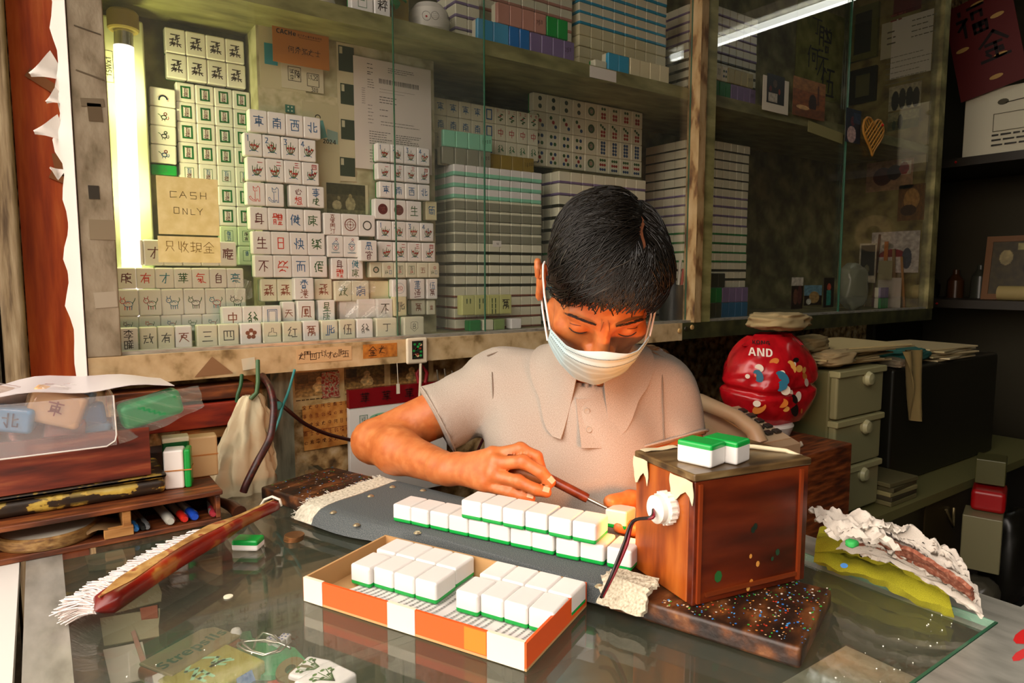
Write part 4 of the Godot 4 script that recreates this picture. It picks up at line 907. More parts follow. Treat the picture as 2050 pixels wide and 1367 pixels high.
# ---------------------------------------------------------------- prints: flat pictures computed in their own layout
func pic(w: int, h: int, bg: String, shapes: Array, sd := 1, grain := 0.12) -> StandardMaterial3D:
	var im := Image.create(w, h, false, Image.FORMAT_RGB8)
	im.fill(Color.html(bg))
	for s in shapes:
		var c := Color.html(s[5])
		var x0 := int((s[1] - (s[3] if s[0] == "e" else 0.0)) * w); var x1 := int((s[1] + s[3]) * w)
		var y0 := int((s[2] - (s[4] if s[0] == "e" else 0.0)) * h); var y1 := int((s[2] + s[4]) * h)
		for y in range(maxi(y0, 0), mini(y1 + 1, h)):
			for x in range(maxi(x0, 0), mini(x1 + 1, w)):
				if s[0] == "e":
					var dx: float = (x / float(w) - s[1]) / s[3]; var dy: float = (y / float(h) - s[2]) / s[4]
					if dx * dx + dy * dy > 1.0: continue
				im.set_pixel(x, y, c)
	var f := FastNoiseLite.new(); f.seed = sd; f.frequency = 0.09; f.fractal_octaves = 3
	for y in h:
		for x in w:
			var g := 1.0 + grain * 2.0 * f.get_noise_2d(x, y)
			var c := im.get_pixel(x, y)
			im.set_pixel(x, y, Color(c.r * g, c.g * g, c.b * g))
	var m := StandardMaterial3D.new()
	m.albedo_texture = ImageTexture.create_from_image(im); m.roughness = 0.5
	return m

func quad_mesh(w: float, h: float, thick := 0.0006) -> ArrayMesh: return bx(Vector3.ZERO, Vector3(w, h, thick))

# a sheet on a plane facing +z: r = [x0, y0, x1, y1]
func sheet_z(called: String, label: String, cat: String, r: Array, z: float, mat: Material, tilt := 0.0, group := "") -> Node3D:
	return solo(called, label, cat, quad_mesh(r[2] - r[0], r[3] - r[1]), mat, at(Vector3((r[0] + r[2]) / 2, (r[1] + r[3]) / 2, z), 0, 0, tilt), group)
# a sheet on a plane facing -x: r = [z0, y0, z1, y1]
func sheet_x(called: String, label: String, cat: String, r: Array, x: float, mat: Material, tilt := 0.0, group := "") -> Node3D:
	return solo(called, label, cat, quad_mesh(absf(r[2] - r[0]), r[3] - r[1]), mat, at(Vector3(x, (r[1] + r[3]) / 2, (r[0] + r[2]) / 2), -PI / 2, 0, tilt), group)

func dashes(b: MB, x0: float, y0: float, w: float, lines: int, gap: float, thick: float, hex: String, sd := 1) -> void:
	var g := RandomNumberGenerator.new(); g.seed = sd
	for k in lines:
		var x := x0
		var stop := x0 + w * g.randf_range(0.55, 1.0)
		while x < stop:
			var l := g.randf_range(0.6, 2.2) * thick * 2.2
			ink_line(b, pl([x, y0 - k * gap, minf(x + l, stop), y0 - k * gap]), thick, lin(hex))
			x += l + thick * 1.6

func build_panel_papers() -> void:
	var z := -1.3392
	# leaflets glued flat on the panel, one above another
	var leaf := mt("c4bc94", 0.7)
	sheet_z("leaflet", "large faded beige leaflet glued behind the big wind tiles", "leaflet", [0.3594, 1.3062, 0.5141, 1.4556], z, patchy([[0.0, "a8a078"], [0.5, "c2ba92"], [1.0, "d2caa6"]], Vector3.ONE * 14, 0.03, 0.7, 41, 4))
	var f2 := sheet_z("leaflet", "tall leaflet strip with dark green photographs beside the certificate", "leaflet", [0.5129, 1.2928, 0.5479, 1.5638], z + 0.0008, mt("c6be9a", 0.7))
	for r in [[0.5166, 1.5092, 0.549, 1.5581], [0.5191, 1.4449, 0.5475, 1.4853], [0.5184, 1.3759, 0.5469, 1.4151], [0.5145, 1.3026, 0.5463, 1.3399]]:
		part("photo_print", quad_mesh(r[2] - r[0], r[3] - r[1]), mt("2c3a26", 0.5), f2, at(Vector3((r[0] + r[2]) / 2, (r[1] + r[3]) / 2, z + 0.0016) - f2.position))
		part("tag_print", quad_mesh(0.006, 0.013), mt("b8b494", 0.6), f2, at(Vector3(r[0] + 0.005, r[3] - 0.009, z + 0.0022) - f2.position))
	sheet_z("leaflet", "beige notice with teal corner under the orange card", "leaflet", [0.3635, 1.4537, 0.4493, 1.5679], z + 0.0004, leaf)
	sheet_z("teal_slip", "teal paper slip beside the orange card", "paper", [0.3726, 1.4971, 0.3966, 1.5355], z + 0.0012, mt("2a8a94", 0.6))
	var sk := sheet_z("stamp_sketch", "paper with drawn seal stamps below the orange card", "paper", [0.4029, 1.4589, 0.4846, 1.5074], z + 0.0014, mt("cfc8a8", 0.7))
	part("seal", ink_mesh("seals", func(b):
		ink_rect(b, Vector2(-0.016, 0.004), Vector2(0.024, 0.026), 0.0012, lin("2a2416")); ink_rect(b, Vector2(0.020, -0.002), Vector2(0.023, 0.024), 0.0012, lin("2a2416"))
		ink_char(b, "陳", Vector2(-0.011, 0.004), 0.014, lin("2a2416"), 0.1, 0.7); ink_char(b, "樂", Vector2(-0.021, 0.008), 0.009, lin("2a2416"), 0.1); ink_char(b, "李", Vector2(-0.021, -0.003), 0.009, lin("2a2416"), 0.1)
		ink_char(b, "以", Vector2(0.015, 0.003), 0.010, lin("2a2416"), 0.1); ink_char(b, "利", Vector2(0.025, 0.003), 0.009, lin("2a2416"), 0.1)
		for k in 3: ink_char(b, "300"[k], Vector2(0.018 + k * 0.005, -0.020), 0.008, lin("1a1610"), 0.13, 0.6)), M.ink, sk, at(Vector3(0, 0, 0.0005)))
	sheet_z("leaflet", "lower beige leaflet beside the cat tiles with printed lines", "leaflet", [0.4682, 1.2779, 0.5145, 1.3474], z + 0.001, mt("bcb48c", 0.7))
	var tl := sheet_z("leaflet", "leaflet with teal bag picture and year 2024", "leaflet", [0.4403, 1.3471, 0.5142, 1.4396], z + 0.0014, mt("bdb58e", 0.7))
	part("picture", ink_mesh("tealbag", func(b):
		b.col = lin("5a9a94"); b.prism(pl([-0.025, 0.006, 0.004, 0.014, 0.012, -0.018, -0.004, -0.024]), 0.0003)
		b.col = lin("8aa89a"); b.prism(pl([0.012, -0.002, 0.034, -0.006, 0.034, -0.03, 0.012, -0.026]), 0.0003)
		ink_line(b, pl([0.022, -0.012, 0.031, -0.024]), 0.003, lin("c8b85a")); ink_ring(b, Vector2(-0.006, 0.018), 0.005, 0.002, lin("1e2418"), 10, 0, PI)), M.ink, tl, at(Vector3(0, 0, 0.0005)))
	part("print", words("2024", 0.012, "Droid Sans", true), mt("1e2418", 0.6), tl, at(Vector3(0.016, -0.026, 0.0008)))
	var sq := sheet_z("square_stamp", "small teal square with white spots above the big winds", "stamp", [0.408, 1.413, 0.4261, 1.4277], z + 0.002, mt("2f6a58", 0.6))
	part("spots", ink_mesh("spots4", func(b):
		for k in 4: ink_blob(b, Vector2((k % 2 - 0.5) * 0.007, (k / 2 - 0.5) * 0.007), Vector2(0.0016, 0.0016), lin("c8d0b0"), 8)), M.ink, sq, at(Vector3(0, 0, 0.0006)))
	# orange name card
	var card := sheet_z("name_card", "orange brown card lettered in black hung under the shelf", "card", [0.3847, 1.5008, 0.4932, 1.5697], -1.326, mt("b0702a", 0.45))
	part("logo", words("CACHe", 0.0115, "Droid Sans", true), mt("17140c", 0.5), card, at(Vector3(-0.0285, 0.0225, 0.0006)))
	part("small_print", ink_mesh("cardline", func(b):
		for k in 10: ink_char(b, "長春社文化古蹟資源中心"[k] if GLYPH.has("長春社文化古蹟資源中心"[k]) else "金士女心事中有自何李"[k], Vector2(-0.005 + k * 0.0048, 0.022), 0.0043, lin("1a140a"), 0.1)
		dashes(b, -0.004, 0.0175, 0.052, 1, 0.002, 0.0009, "3a2410", 3)), M.ink, card, at(Vector3(0, 0, 0.0006)))
	part("name_print", ink_mesh("cardname", func(b):
		for k in 5: ink_char(b, "何秀湄女士"[k], Vector2(-0.020 + k * 0.0128, -0.007), 0.0118, lin("1a140a"), 0.085)), M.ink, card, at(Vector3(0, 0, 0.0006)))
	# certificate
	var ce := sheet_z("certificate", "white printed certificate with barcode on the panel", "document", [0.5462, 1.3208, 0.7224, 1.543], -1.335, mt("d2c8bc", 0.7))
	part("print", ink_mesh("cert", func(b):
		dashes(b, -0.058, 0.100, 0.012, 2, 0.008, 0.0016, "4a4440", 2); dashes(b, -0.058, 0.084, 0.014, 2, 0.004, 0.0016, "2a2622", 3)
		dashes(b, -0.012, 0.098, 0.06, 3, 0.004, 0.0013, "4a4440", 4)
		var x := -0.032
		var g := RandomNumberGenerator.new(); g.seed = 4
		while x < 0.058:
			var w := g.randf_range(0.0006, 0.0018)
			ink_line(b, pl([x, 0.074, x, 0.0655]), w, lin("1a1814")); x += w + g.randf_range(0.0007, 0.0016)
		dashes(b, -0.058, 0.069, 0.014, 4, 0.005, 0.0013, "5a544e", 5); dashes(b, -0.032, 0.054, 0.085, 2, 0.006, 0.0008, "6a645e", 6); dashes(b, -0.032, 0.038, 0.05, 3, 0.0055, 0.0015, "3a3632", 7)
		for k in 8: ink_line(b, pl([-0.071, 0.05 - k * 0.0042, -0.064, 0.05 - k * 0.0042]), 0.0008, lin("3a3632"))
		dashes(b, -0.058, 0.018, 0.012, 6, 0.007, 0.0013, "6a645e", 8); dashes(b, -0.032, 0.012, 0.02, 2, 0.012, 0.0014, "3a3632", 9); dashes(b, -0.03, -0.012, 0.09, 2, 0.006, 0.0014, "5a544e", 10)
		dashes(b, -0.056, -0.034, 0.05, 6, 0.0048, 0.0014, "4a4440", 11); dashes(b, 0.004, -0.036, 0.06, 9, 0.0042, 0.0015, "3a3632", 12); dashes(b, -0.056, -0.072, 0.05, 5, 0.006, 0.0014, "5a544e", 13)), M.ink, ce, at(Vector3(0, 0, 0.0005)))
	# old photograph
	var ph := sheet_z("old_photograph", "faded old group photograph with white border above the emblem tiles", "photograph", [0.4783, 1.228, 0.573, 1.2876], z + 0.002, mt("bdb692", 0.6))
	part("image", quad_mesh(0.082, 0.060), pic(96, 64, "4a4a2e", [["r", 0.0, 0.0, 1.0, 0.35, "36381f"], ["e", 0.25, 0.72, 0.12, 0.16, "a09a74"], ["e", 0.6, 0.66, 0.13, 0.24, "8f8a64"], ["e", 0.6, 0.40, 0.045, 0.08, "8a8058"], ["e", 0.3, 0.48, 0.04, 0.07, "7a7450"], ["r", 0.0, 0.86, 1.0, 0.14, "6a6644"]], 5), ph, at(Vector3(0.0, -0.001, 0.0006)))
	# handwritten notes taped to the glass
	var gz := -1.2192
	var n1 := sheet_z("yellow_note", "yellow paper note lettered CASH ONLY taped to the glass", "note", [0.1643, 1.1677, 0.256, 1.26], gz, M.paper_yellow)
	part("writing", ink_mesh("cash", func(b):
		var c := lin("4a3a14"); var s := 0.0105
		var put := func(pts: Array, x: float, y: float): ink_line(b, PackedVector2Array(pl(pts)) * Transform2D(0, Vector2(-x, -y)), 0.0009, c)
		put.call([0.5 * s, 0.5 * s, -0.4 * s, 0.5 * s, -0.4 * s, -0.4 * s, 0.5 * s, -0.3 * s], -0.0225, 0.017)
		put.call([-0.5 * s, -0.5 * s, 0, 0.5 * s, 0.5 * s, -0.5 * s], -0.008, 0.018); put.call([-0.3 * s, -0.1 * s, 0.3 * s, -0.1 * s], -0.008, 0.018)
		put.call([0.4 * s, 0.5 * s, -0.4 * s, 0.5 * s, -0.4 * s, 0, 0.4 * s, 0, 0.4 * s, -0.5 * s, -0.4 * s, -0.5 * s], 0.0075, 0.0175)
		put.call([-0.4 * s, 0.5 * s, -0.4 * s, -0.5 * s], 0.0225, 0.018); put.call([0.4 * s, 0.5 * s, 0.4 * s, -0.5 * s], 0.0225, 0.018); put.call([-0.4 * s, 0, 0.4 * s, 0], 0.0225, 0.018)
		put.call([-0.4 * s, 0.5 * s, 0.3 * s, 0.5 * s, 0.3 * s, -0.4 * s, -0.4 * s, -0.4 * s, -0.4 * s, 0.5 * s], -0.018, -0.008)
		put.call([-0.3 * s, -0.5 * s, -0.3 * s, 0.4 * s, 0.3 * s, -0.5 * s, 0.3 * s, 0.4 * s], -0.006, -0.008); put.call([-0.3 * s, 0.4 * s, -0.3 * s, -0.4 * s, 0.3 * s, -0.4 * s], 0.006, -0.009)
		put.call([-0.4 * s, 0.5 * s, 0, 0, 0.4 * s, 0.5 * s], 0.0165, -0.008); put.call([0, 0, 0, -0.5 * s], 0.0165, -0.008)), M.ink, n1, at(Vector3(0, 0, 0.0005)))
	var n2 := sheet_z("yellow_note", "smaller yellow note written 只收現金 taped under the CASH ONLY note", "note", [0.1623, 1.1225, 0.2559, 1.1646], gz + 0.0008, M.paper_yellow)
	part("writing", ink_mesh("only", func(b):
		for k in 4: ink_char(b, "只收現金"[k], Vector2(-0.030 + k * 0.0195, 0.004), 0.0175, lin("7a5a18"), 0.055)), M.ink, n2, at(Vector3(0, 0, 0.0005)))

# ---------------------------------------------------------------- the right half of the cabinet and the shop beyond it
func build_right_side() -> void:
	var gz := -1.2282
	sheet_z("calligraphy_sheet", "olive paper with large black brush writing on the cabinet back", "calligraphy", [2.4325, 1.8065, 2.7667, 2.1495], -1.5695, patchy([[0.0, "5a5a20"], [0.5, "7d7a34"], [1.0, "94904c"]], Vector3.ONE * 6, 0.02, 0.8, 51, 4))
	var cal := part("brush_writing", ink_mesh("calli", func(b):
		for e in [["丁", -0.03, 0.10, 0.07], ["贈", 0.03, 0.06, 0.09], ["何", -0.05, -0.02, 0.08], ["不", 0.02, -0.05, 0.08], ["作", 0.06, -0.1, 0.1], ["士", 0.02, -0.16, 0.07]]: ink_char(b, e[0] if GLYPH.has(e[0]) else "伍", Vector2(e[1], e[2]), e[3], lin("14140a"), 0.1)), M.ink, get_child(get_child_count() - 1), at(Vector3(0, 0, 0.0006)))
	var p1 := sheet_z("instant_photo", "white bordered instant photo of a night scene stuck on the glass", "photograph", [1.7473, 1.5811, 1.8746, 1.6787], gz, mt("d0c8b4", 0.5))
	part("image", quad_mesh(0.086, 0.082), pic(64, 64, "14120c", [["r", 0.1, 0.65, 0.5, 0.3, "a8a090"], ["e", 0.45, 0.3, 0.12, 0.14, "4a3c2c"], ["e", 0.7, 0.55, 0.06, 0.1, "8a3418"], ["e", 0.2, 0.5, 0.08, 0.1, "5a1c14"]], 3), p1, at(Vector3(-0.002, 0.016, 0.0006)))
	sheet_z("warm_photo", "warm brown photograph of a workbench stuck on the glass", "photograph", [1.8971, 1.5878, 2.0722, 1.7012], gz, pic(64, 80, "7a4418", [["r", 0, 0, 1, 0.3, "8a5a24"], ["e", 0.6, 0.6, 0.12, 0.25, "2c1608"], ["r", 0.0, 0.75, 1.0, 0.25, "6a3c1a"], ["e", 0.3, 0.75, 0.2, 0.06, "c8a068"], ["r", 0.75, 0.1, 0.04, 0.5, "4a2410"]], 6), 0.0)
	sheet_z("torn_paper", "torn beige paper below the warm photograph", "paper", [1.9834, 1.5388, 2.1853, 1.5726], gz, mt("8a8250", 0.7), -0.08)
	sheet_z("portrait_photo", "dark blue photograph of a person in pink beside the heart", "photograph", [2.1815, 1.5381, 2.2751, 1.6457], -1.2192, pic(40, 80, "1c2430", [["e", 0.4, 0.75, 0.3, 0.25, "b89a94"], ["e", 0.45, 0.35, 0.14, 0.14, "5a2a30"], ["r", 0.5, 0.1, 0.5, 0.3, "2a3a4c"]], 7))
	for e in [["small dark instant photo of two people low on the glass", [1.93, 0.997, 1.9929, 1.0969], [["r", 0, 0, 1, 0.25, "a8a090"], ["e", 0.35, 0.6, 0.2, 0.25, "5a3a2c"], ["e", 0.7, 0.55, 0.2, 0.3, "4a2a24"]]], ["small snapshot with a blue sky low on the glass", [2.0006, 1.0067, 2.1009, 1.0715], [["r", 0, 0, 1, 0.5, "5a7a84"], ["e", 0.55, 0.6, 0.3, 0.3, "8a7044"], ["e", 0.25, 0.8, 0.15, 0.15, "a8a898"]]], ["small dark portrait in green low on the glass", [2.1106, 0.9978, 2.1736, 1.0951], [["e", 0.5, 0.3, 0.2, 0.12, "9a4430"], ["r", 0.3, 0.42, 0.4, 0.5, "2a6a5c"]]]]:
		sheet_z("snapshot", e[0], "photograph", e[1], gz, pic(40, 60, "221a12", e[2], 8))
	# heart of woven cane
	var h := thing("woven_heart", "woven orange cane heart hanging on the glass door", "ornament", at(Vector3(2.3401, 1.5787, -1.21)))
	var out := PackedVector2Array()
	for k in 25:
		var t := TAU * k / 24
		out.append(Vector2(16 * pow(sin(t), 3), 13 * cos(t) - 5 * cos(2 * t) - 2 * cos(3 * t) - cos(4 * t)) * 0.0042)
	var rim := []
	for q in out: rim.append(Vector3(q.x, q.y, 0))
	part("rim", MB.new().tube(rim, 0.0042, 6, false).mesh(), mt("b07a2c", 0.5), h)
	for k in 6:
		var o := -0.05 + 0.02 * k
		for s in [-1.0, 1.0]:
			var seg := Geometry2D.intersect_polyline_with_polygon(PackedVector2Array([Vector2(-0.09, (o - 0.09 * s)), Vector2(0.09, o + 0.09 * s)]), out)
			for g in seg: part("cane", MB.new().tube([Vector3(g[0].x, g[0].y, 0.002 * s), Vector3(g[-1].x, g[-1].y, 0.002 * s)], 0.0024, 5).mesh(), mt("c08a34", 0.5), h)
	part("red_led_spot", MB.new().lathe([Vector2(0, -0.006), Vector2(0.006, 0), Vector2(0, 0.006)], 10, Vector3(0.05, 0.035, 0.004)).mesh(), mt("d01810", 0.3), h)  # a red LED behind the heart, its glow given as plain red
	# sheets on the end wall of the cabinet
	var ex := 2.7985
	var doc := sheet_x("typed_letter", "white typed letter pinned to the cabinet end wall", "document", [-1.3928, 1.871, -1.2431, 2.0961], ex, mt("d4ccb4", 0.8))
	part("print", ink_mesh("letter", func(b):
		dashes(b, -0.08, 0.13, 0.06, 2, 0.02, 0.006, "8a3a28", 2); dashes(b, -0.09, 0.07, 0.04, 3, 0.022, 0.006, "5a5440", 3); dashes(b, 0.0, 0.09, 0.09, 4, 0.02, 0.004, "6a6450", 4); dashes(b, -0.09, -0.03, 0.17, 6, 0.02, 0.003, "7a7460", 5)), M.ink, doc, at(Vector3(0, 0, 0.0006)))
	sheet_x("folded_slip", "narrow pale slip beside the typed letter", "paper", [-1.4339, 1.9556, -1.3929, 2.0935], ex, mt("b8b08c", 0.8))
	sheet_x("red_poster", "dark red poster above the typed letter", "poster", [-1.392, 2.1092, -1.2897, 2.2498], ex, mt("5c0f0c", 0.7))
	for e in [["group photo of people in dark clothes on the end wall", [-1.3922, 1.7482, -1.2722, 1.8414], "a89c74", [["e", 0.2, 0.6, 0.12, 0.4, "1e1c14"], ["e", 0.42, 0.55, 0.11, 0.42, "26221a"], ["e", 0.64, 0.55, 0.11, 0.42, "1a1a14"], ["e", 0.84, 0.6, 0.11, 0.4, "241e16"]]], ["landscape photo with standing figures on the end wall", [-1.392, 1.671, -1.2754, 1.7412], "8a8254", [["r", 0, 0.5, 1, 0.5, "5a5a2c"], ["e", 0.4, 0.55, 0.08, 0.4, "1e1e14"], ["e", 0.2, 0.7, 0.06, 0.25, "2a3a1c"]]], ["reddish family photo lower on the end wall", [-1.4656, 1.44, -1.2848, 1.5571], "a07a54", [["e", 0.35, 0.5, 0.2, 0.3, "4a1c14"], ["e", 0.6, 0.4, 0.15, 0.25, "2c1410"], ["r", 0.75, 0.1, 0.2, 0.4, "c8b898"], ["e", 0.8, 0.3, 0.1, 0.2, "8a1c18"]]], ["brown wooden carving photo on the end wall", [-1.3351, 1.3163, -1.237, 1.455], "6a4418", [["e", 0.5, 0.4, 0.3, 0.3, "a87a3c"], ["e", 0.4, 0.7, 0.3, 0.15, "3a2008"]]]]:
		sheet_x("wall_photo", e[0], "photograph", e[1], ex, pic(64, 48, e[2], e[3], 12), 0.0, "photos on the end wall")
	for e in [["olive framed dark picture high on the end wall", [-1.5591, 1.9727, -1.4419, 2.1817], "5c5a24", "16160c"], ["black framed picture with a pale figure on the end wall", [-1.5465, 1.8018, -1.4394, 1.9374], "14120a", "5a5630"]]:
		var r: Array = e[1]
		var fr := thing("picture_frame", e[0], "picture frame", at(Vector3(2.789, (r[1] + r[3]) / 2, (r[0] + r[2]) / 2), -PI / 2))
		var w := absf(r[2] - r[0]); var hh: float = r[3] - r[1]
		for s in [-1, 1]:
			part("frame_bar", bx(Vector3(s * (w / 2 - 0.012), 0, 0), Vector3(0.024, hh, 0.016)), mt(e[2], 0.5), fr)
			part("frame_bar", bx(Vector3(0, s * (hh / 2 - 0.012), 0), Vector3(w - 0.048, 0.024, 0.016)), mt(e[2], 0.5), fr)
		part("picture", quad_mesh(w - 0.04, hh - 0.04, 0.004), mt(e[3], 0.5), fr)
	# lower compartment: postcards, cards and sticks standing before the end wall
	var pc := sheet_x("umbrella_picture", "large postcard with a dark red umbrella in the cabinet corner", "postcard", [-1.4213, 1.1142, -1.2379, 1.2756], 2.78, pic(80, 80, "b8ac9c", [["e", 0.45, 0.62, 0.3, 0.2, "7a1016"], ["r", 0.15, 0.62, 0.6, 0.2, "b8ac9c"], ["e", 0.75, 0.65, 0.1, 0.25, "3a3c44"], ["e", 0.35, 0.35, 0.12, 0.08, "8a8470"]], 9))
	sheet_x("instant_photo", "narrow instant photo of a dark hallway before the umbrella postcard", "photograph", [-1.4262, 1.074, -1.3589, 1.2294], 2.70, pic(32, 64, "b0a488", [["r", 0.1, 0.06, 0.8, 0.74, "17140f"], ["e", 0.45, 0.65, 0.15, 0.12, "6a6448"]], 10))
	sheet_x("small_frame_card", "small pale framed card under the umbrella postcard", "card", [-1.3598, 1.0862, -1.3063, 1.1608], 2.72, mt("8a8058", 0.6))
	sheet_x("white_card", "white folded card standing on the cabinet floor", "card", [-1.3656, 0.9771, -1.2761, 1.0941], 2.735, mt("a89c88", 0.6))
	for k in 5:
		solo("wooden_stick", ["flat wooden ruler leaning in the cabinet corner", "thin bamboo stick leaning in the cabinet corner", "orange wooden slat leaning in the cabinet corner", "brown carved stick leaning in the cabinet corner", "short pale stick leaning in the cabinet corner"][k], "stick", MB.new().rbox(Vector3(0.008 + 0.003 * (k % 3), 0.20 + 0.03 * (k % 4), 0.006), 0.001, 1).mesh(), mt(["a87434", "8a6a3c", "b0621c", "5a2c14", "b8a070"][k], 0.5), at(Vector3(2.765, 0.977 + 0.10 + 0.015 * (k % 4), -1.285 - 0.035 * k), PI / 2, 0, 0.05 * (k - 2)))
	backs(2.63, 2.69, 0.977, 0.04, -1.30, 2, M.deep_green, "green backed tile under the umbrella postcard", "corner green tiles")
	backs(2.63, 2.69, 1.0175, 0.04, -1.30, 2, M.purple, "purple backed tile under the umbrella postcard", "corner purple tiles")
	# crumpled grey bag on the cabinet floor
	solo("crumpled_bag", "crumpled grey plastic bag standing on the cabinet floor", "bag", blob_sheet(Vector3(2.43, 0.977, -1.30), Vector3(0.15, 0.17, 0.07), 71, 0.35), mt("8a8c74", 0.3))
	# shop beyond the cabinet: shelves on the far wall
	var sh := thing("wall_shelf", "dark wooden shelf unit on the far wall beyond the cabinet", "shelf")
	for y in [1.56, 0.965]: part("board", span(Vector3(3.2, y, -1.64), Vector3(3.7, y + 0.035, -0.6)), mt("241c10", 0.5), sh)
	part("back", span(Vector3(3.70, 0.3, -1.64), Vector3(3.73, 2.3, -0.6)), mt("322c1a", 0.8), sh)
	part("upright", span(Vector3(3.2, 0.3, -1.64), Vector3(3.7, 2.3, -1.61)), mt("322c18", 0.8), sh)
	var b1 := thing("white_carton", "tall white carton with printed emblem on the far shelf", "carton", at(Vector3(3.40, 1.5955, -1.09)))
	part("box", rb(Vector3(0.3, 0.27, 0.42), 0.004, 1, Vector3(0, 0.135, 0)), mt("cfc7ae", 0.7), b1)
	part("print", ink_mesh("carton", func(b):
		ink_line(b, pl([-0.06, 0.075, 0.06, 0.085]), 0.004, lin("4a4430")); ink_blob(b, Vector2(-0.07, 0.08), Vector2(0.02, 0.012), lin("4a4430")); ink_blob(b, Vector2(0.08, 0.09), Vector2(0.02, 0.012), lin("4a4430"))
		ink_rect(b, Vector2(-0.02, 0.0), Vector2(0.16, 0.07), 0.003, lin("5a543c")); dashes(b, -0.1, -0.05, 0.2, 3, 0.02, 0.008, "2a2618", 4)), M.ink, b1, at(Vector3(-0.1512, 0.13, 0), -PI / 2))
	var rp := thing("red_scroll", "red scroll with black and gold characters leaning over the carton", "scroll", Transform3D(Basis.from_euler(Vector3(0, -PI / 2, 0.22)), Vector3(3.235, 2.05, -1.235)))
	part("sheet", quad_mesh(0.24, 0.40, 0.004), mt("560909", 0.55), rp)
	part("characters", ink_mesh("scroll", func(b):
		ink_char(b, "福", Vector2(-0.03, 0.11), 0.11, lin("140806"), 0.12); ink_char(b, "金", Vector2(0.03, -0.02), 0.11, lin("140806"), 0.12)
		for k in 5: ink_blob(b, Vector2(sin(k * 2.3) * 0.08, 0.17 - k * 0.08), Vector2(0.025, 0.009), lin("b08a4c"))), M.ink, rp, at(Vector3(0, 0, 0.0025)))
	for e in [[Vector3(3.197, 1.578, -1.30), "small red stud standing for a lit red LED on the upper far shelf"], [Vector3(3.197, 0.982, -1.34), "small red stud standing for a lit red LED on the lower far shelf"]]:
		solo("red_led_stud", e[1], "stud", MB.new().lathe([Vector2(0, -0.006), Vector2(0.006, 0), Vector2(0, 0.006)], 10).mesh(), mt("c01812", 0.3), at(e[0]))  # stands for a red light; its glow is only the red colour
	solo("tape_roll", "roll of yellowish tape hanging on the far shelf", "tape roll", MB.new().lathe([Vector2(0.035, -0.02), Vector2(0.085, -0.02), Vector2(0.085, 0.02), Vector2(0.035, 0.02), Vector2(0.035, -0.02)], 32).mesh(), mt("8a7040", 0.6), Transform3D(Basis(Vector3.FORWARD, PI / 2), Vector3(3.24, 1.30, -0.80)))
	solo("hanging_hook", "dark hook holding the tape roll on the far shelf", "hook", MB.new().tube([Vector3(3.24, 1.42, -0.80), Vector3(3.24, 1.33, -0.80), Vector3(3.30, 1.33, -0.80)], 0.006, 6).mesh(), M.black_plastic)
	var fr := thing("photo_frame", "wooden photo frame leaning on the lower far shelf", "picture frame", at(Vector3(3.36, 1.135, -1.10), -PI / 2, -0.12))
	for s in [-1, 1]:
		part("frame_bar", bx(Vector3(s * 0.115, 0, 0), Vector3(0.024, 0.27, 0.015)), mt("6a4218", 0.5), fr); part("frame_bar", bx(Vector3(0, s * 0.123, 0), Vector3(0.206, 0.024, 0.015)), mt("6a4218", 0.5), fr)
	part("picture", quad_mesh(0.21, 0.23, 0.004), pic(64, 64, "3a3018", [["e", 0.25, 0.3, 0.12, 0.14, "8a7a50"], ["e", 0.7, 0.5, 0.15, 0.15, "1c140c"], ["r", 0.45, 0.05, 0.45, 0.12, "8a8050"]], 14), fr)
	solo("paper_roll", "cream paper roll lying before the photo frame", "paper roll", MB.new().lathe([Vector2(0.012, 0), Vector2(0.03, 0), Vector2(0.03, 0.17), Vector2(0.012, 0.17), Vector2(0.012, 0)], 20).mesh(), mt("9a8654", 0.7), Transform3D(Basis(Vector3(0, 0, 1), 0.25) * Basis(Vector3.RIGHT, PI / 2), Vector3(3.28, 1.031, -1.14)))
	for k in 9:
		var zz := -1.5 + 0.1 * k
		solo("jar", ["dark glass jar", "squat brown pot", "narrow grey bottle", "tin with pale lid", "green glass bottle", "crumpled paper cup", "short dark tin", "brown flask", "pale plastic tub"][k] + " on the lower far shelf", "jar", MB.new().lathe([Vector2(0, 0), Vector2(0.03 + 0.004 * (k % 3), 0), Vector2(0.034, 0.06 + 0.02 * (k % 4)), Vector2(0.014, 0.09 + 0.02 * (k % 4)), Vector2(0.014, 0.11 + 0.02 * (k % 4)), Vector2(0, 0.11 + 0.02 * (k % 4))], 16).mesh(), mt(["1c1a12", "4a2c14", "3a3a30", "6a6448", "1e3a20", "8a8468", "28241a", "5a3414", "7a7458"][k], 0.3), at(Vector3(3.52, 1.0005, zz)))

# a crumpled closed bag: squashed ball whose surface is folded by noise
func blob_sheet(base: Vector3, size: Vector3, sd: int, crumple := 0.25, seg := 28) -> ArrayMesh:
	var f := FastNoiseLite.new(); f.seed = sd; f.frequency = 1.3; f.noise_type = FastNoiseLite.TYPE_CELLULAR; f.cellular_return_type = FastNoiseLite.RETURN_DISTANCE; f.fractal_octaves = 2
	return MB.new().grid(seg, seg, func(u: float, v: float) -> Vector3:
		var t := -u * TAU; var ph := v * PI
		var d := Vector3(sin(ph) * cos(t), -cos(ph), sin(ph) * sin(t))
		var sq := Vector3(signf(d.x) * pow(absf(d.x), 0.7), signf(d.y) * pow(absf(d.y), 0.7), signf(d.z) * pow(absf(d.z), 0.7))
		var r := 1.0 + crumple * (f.get_noise_3dv(d * 1.4) + 0.3)
		var q := sq * r * size / 2
		q.y = maxf(q.y, -size.y / 2)
		return base + Vector3(0, size.y / 2, 0) + q).mesh()

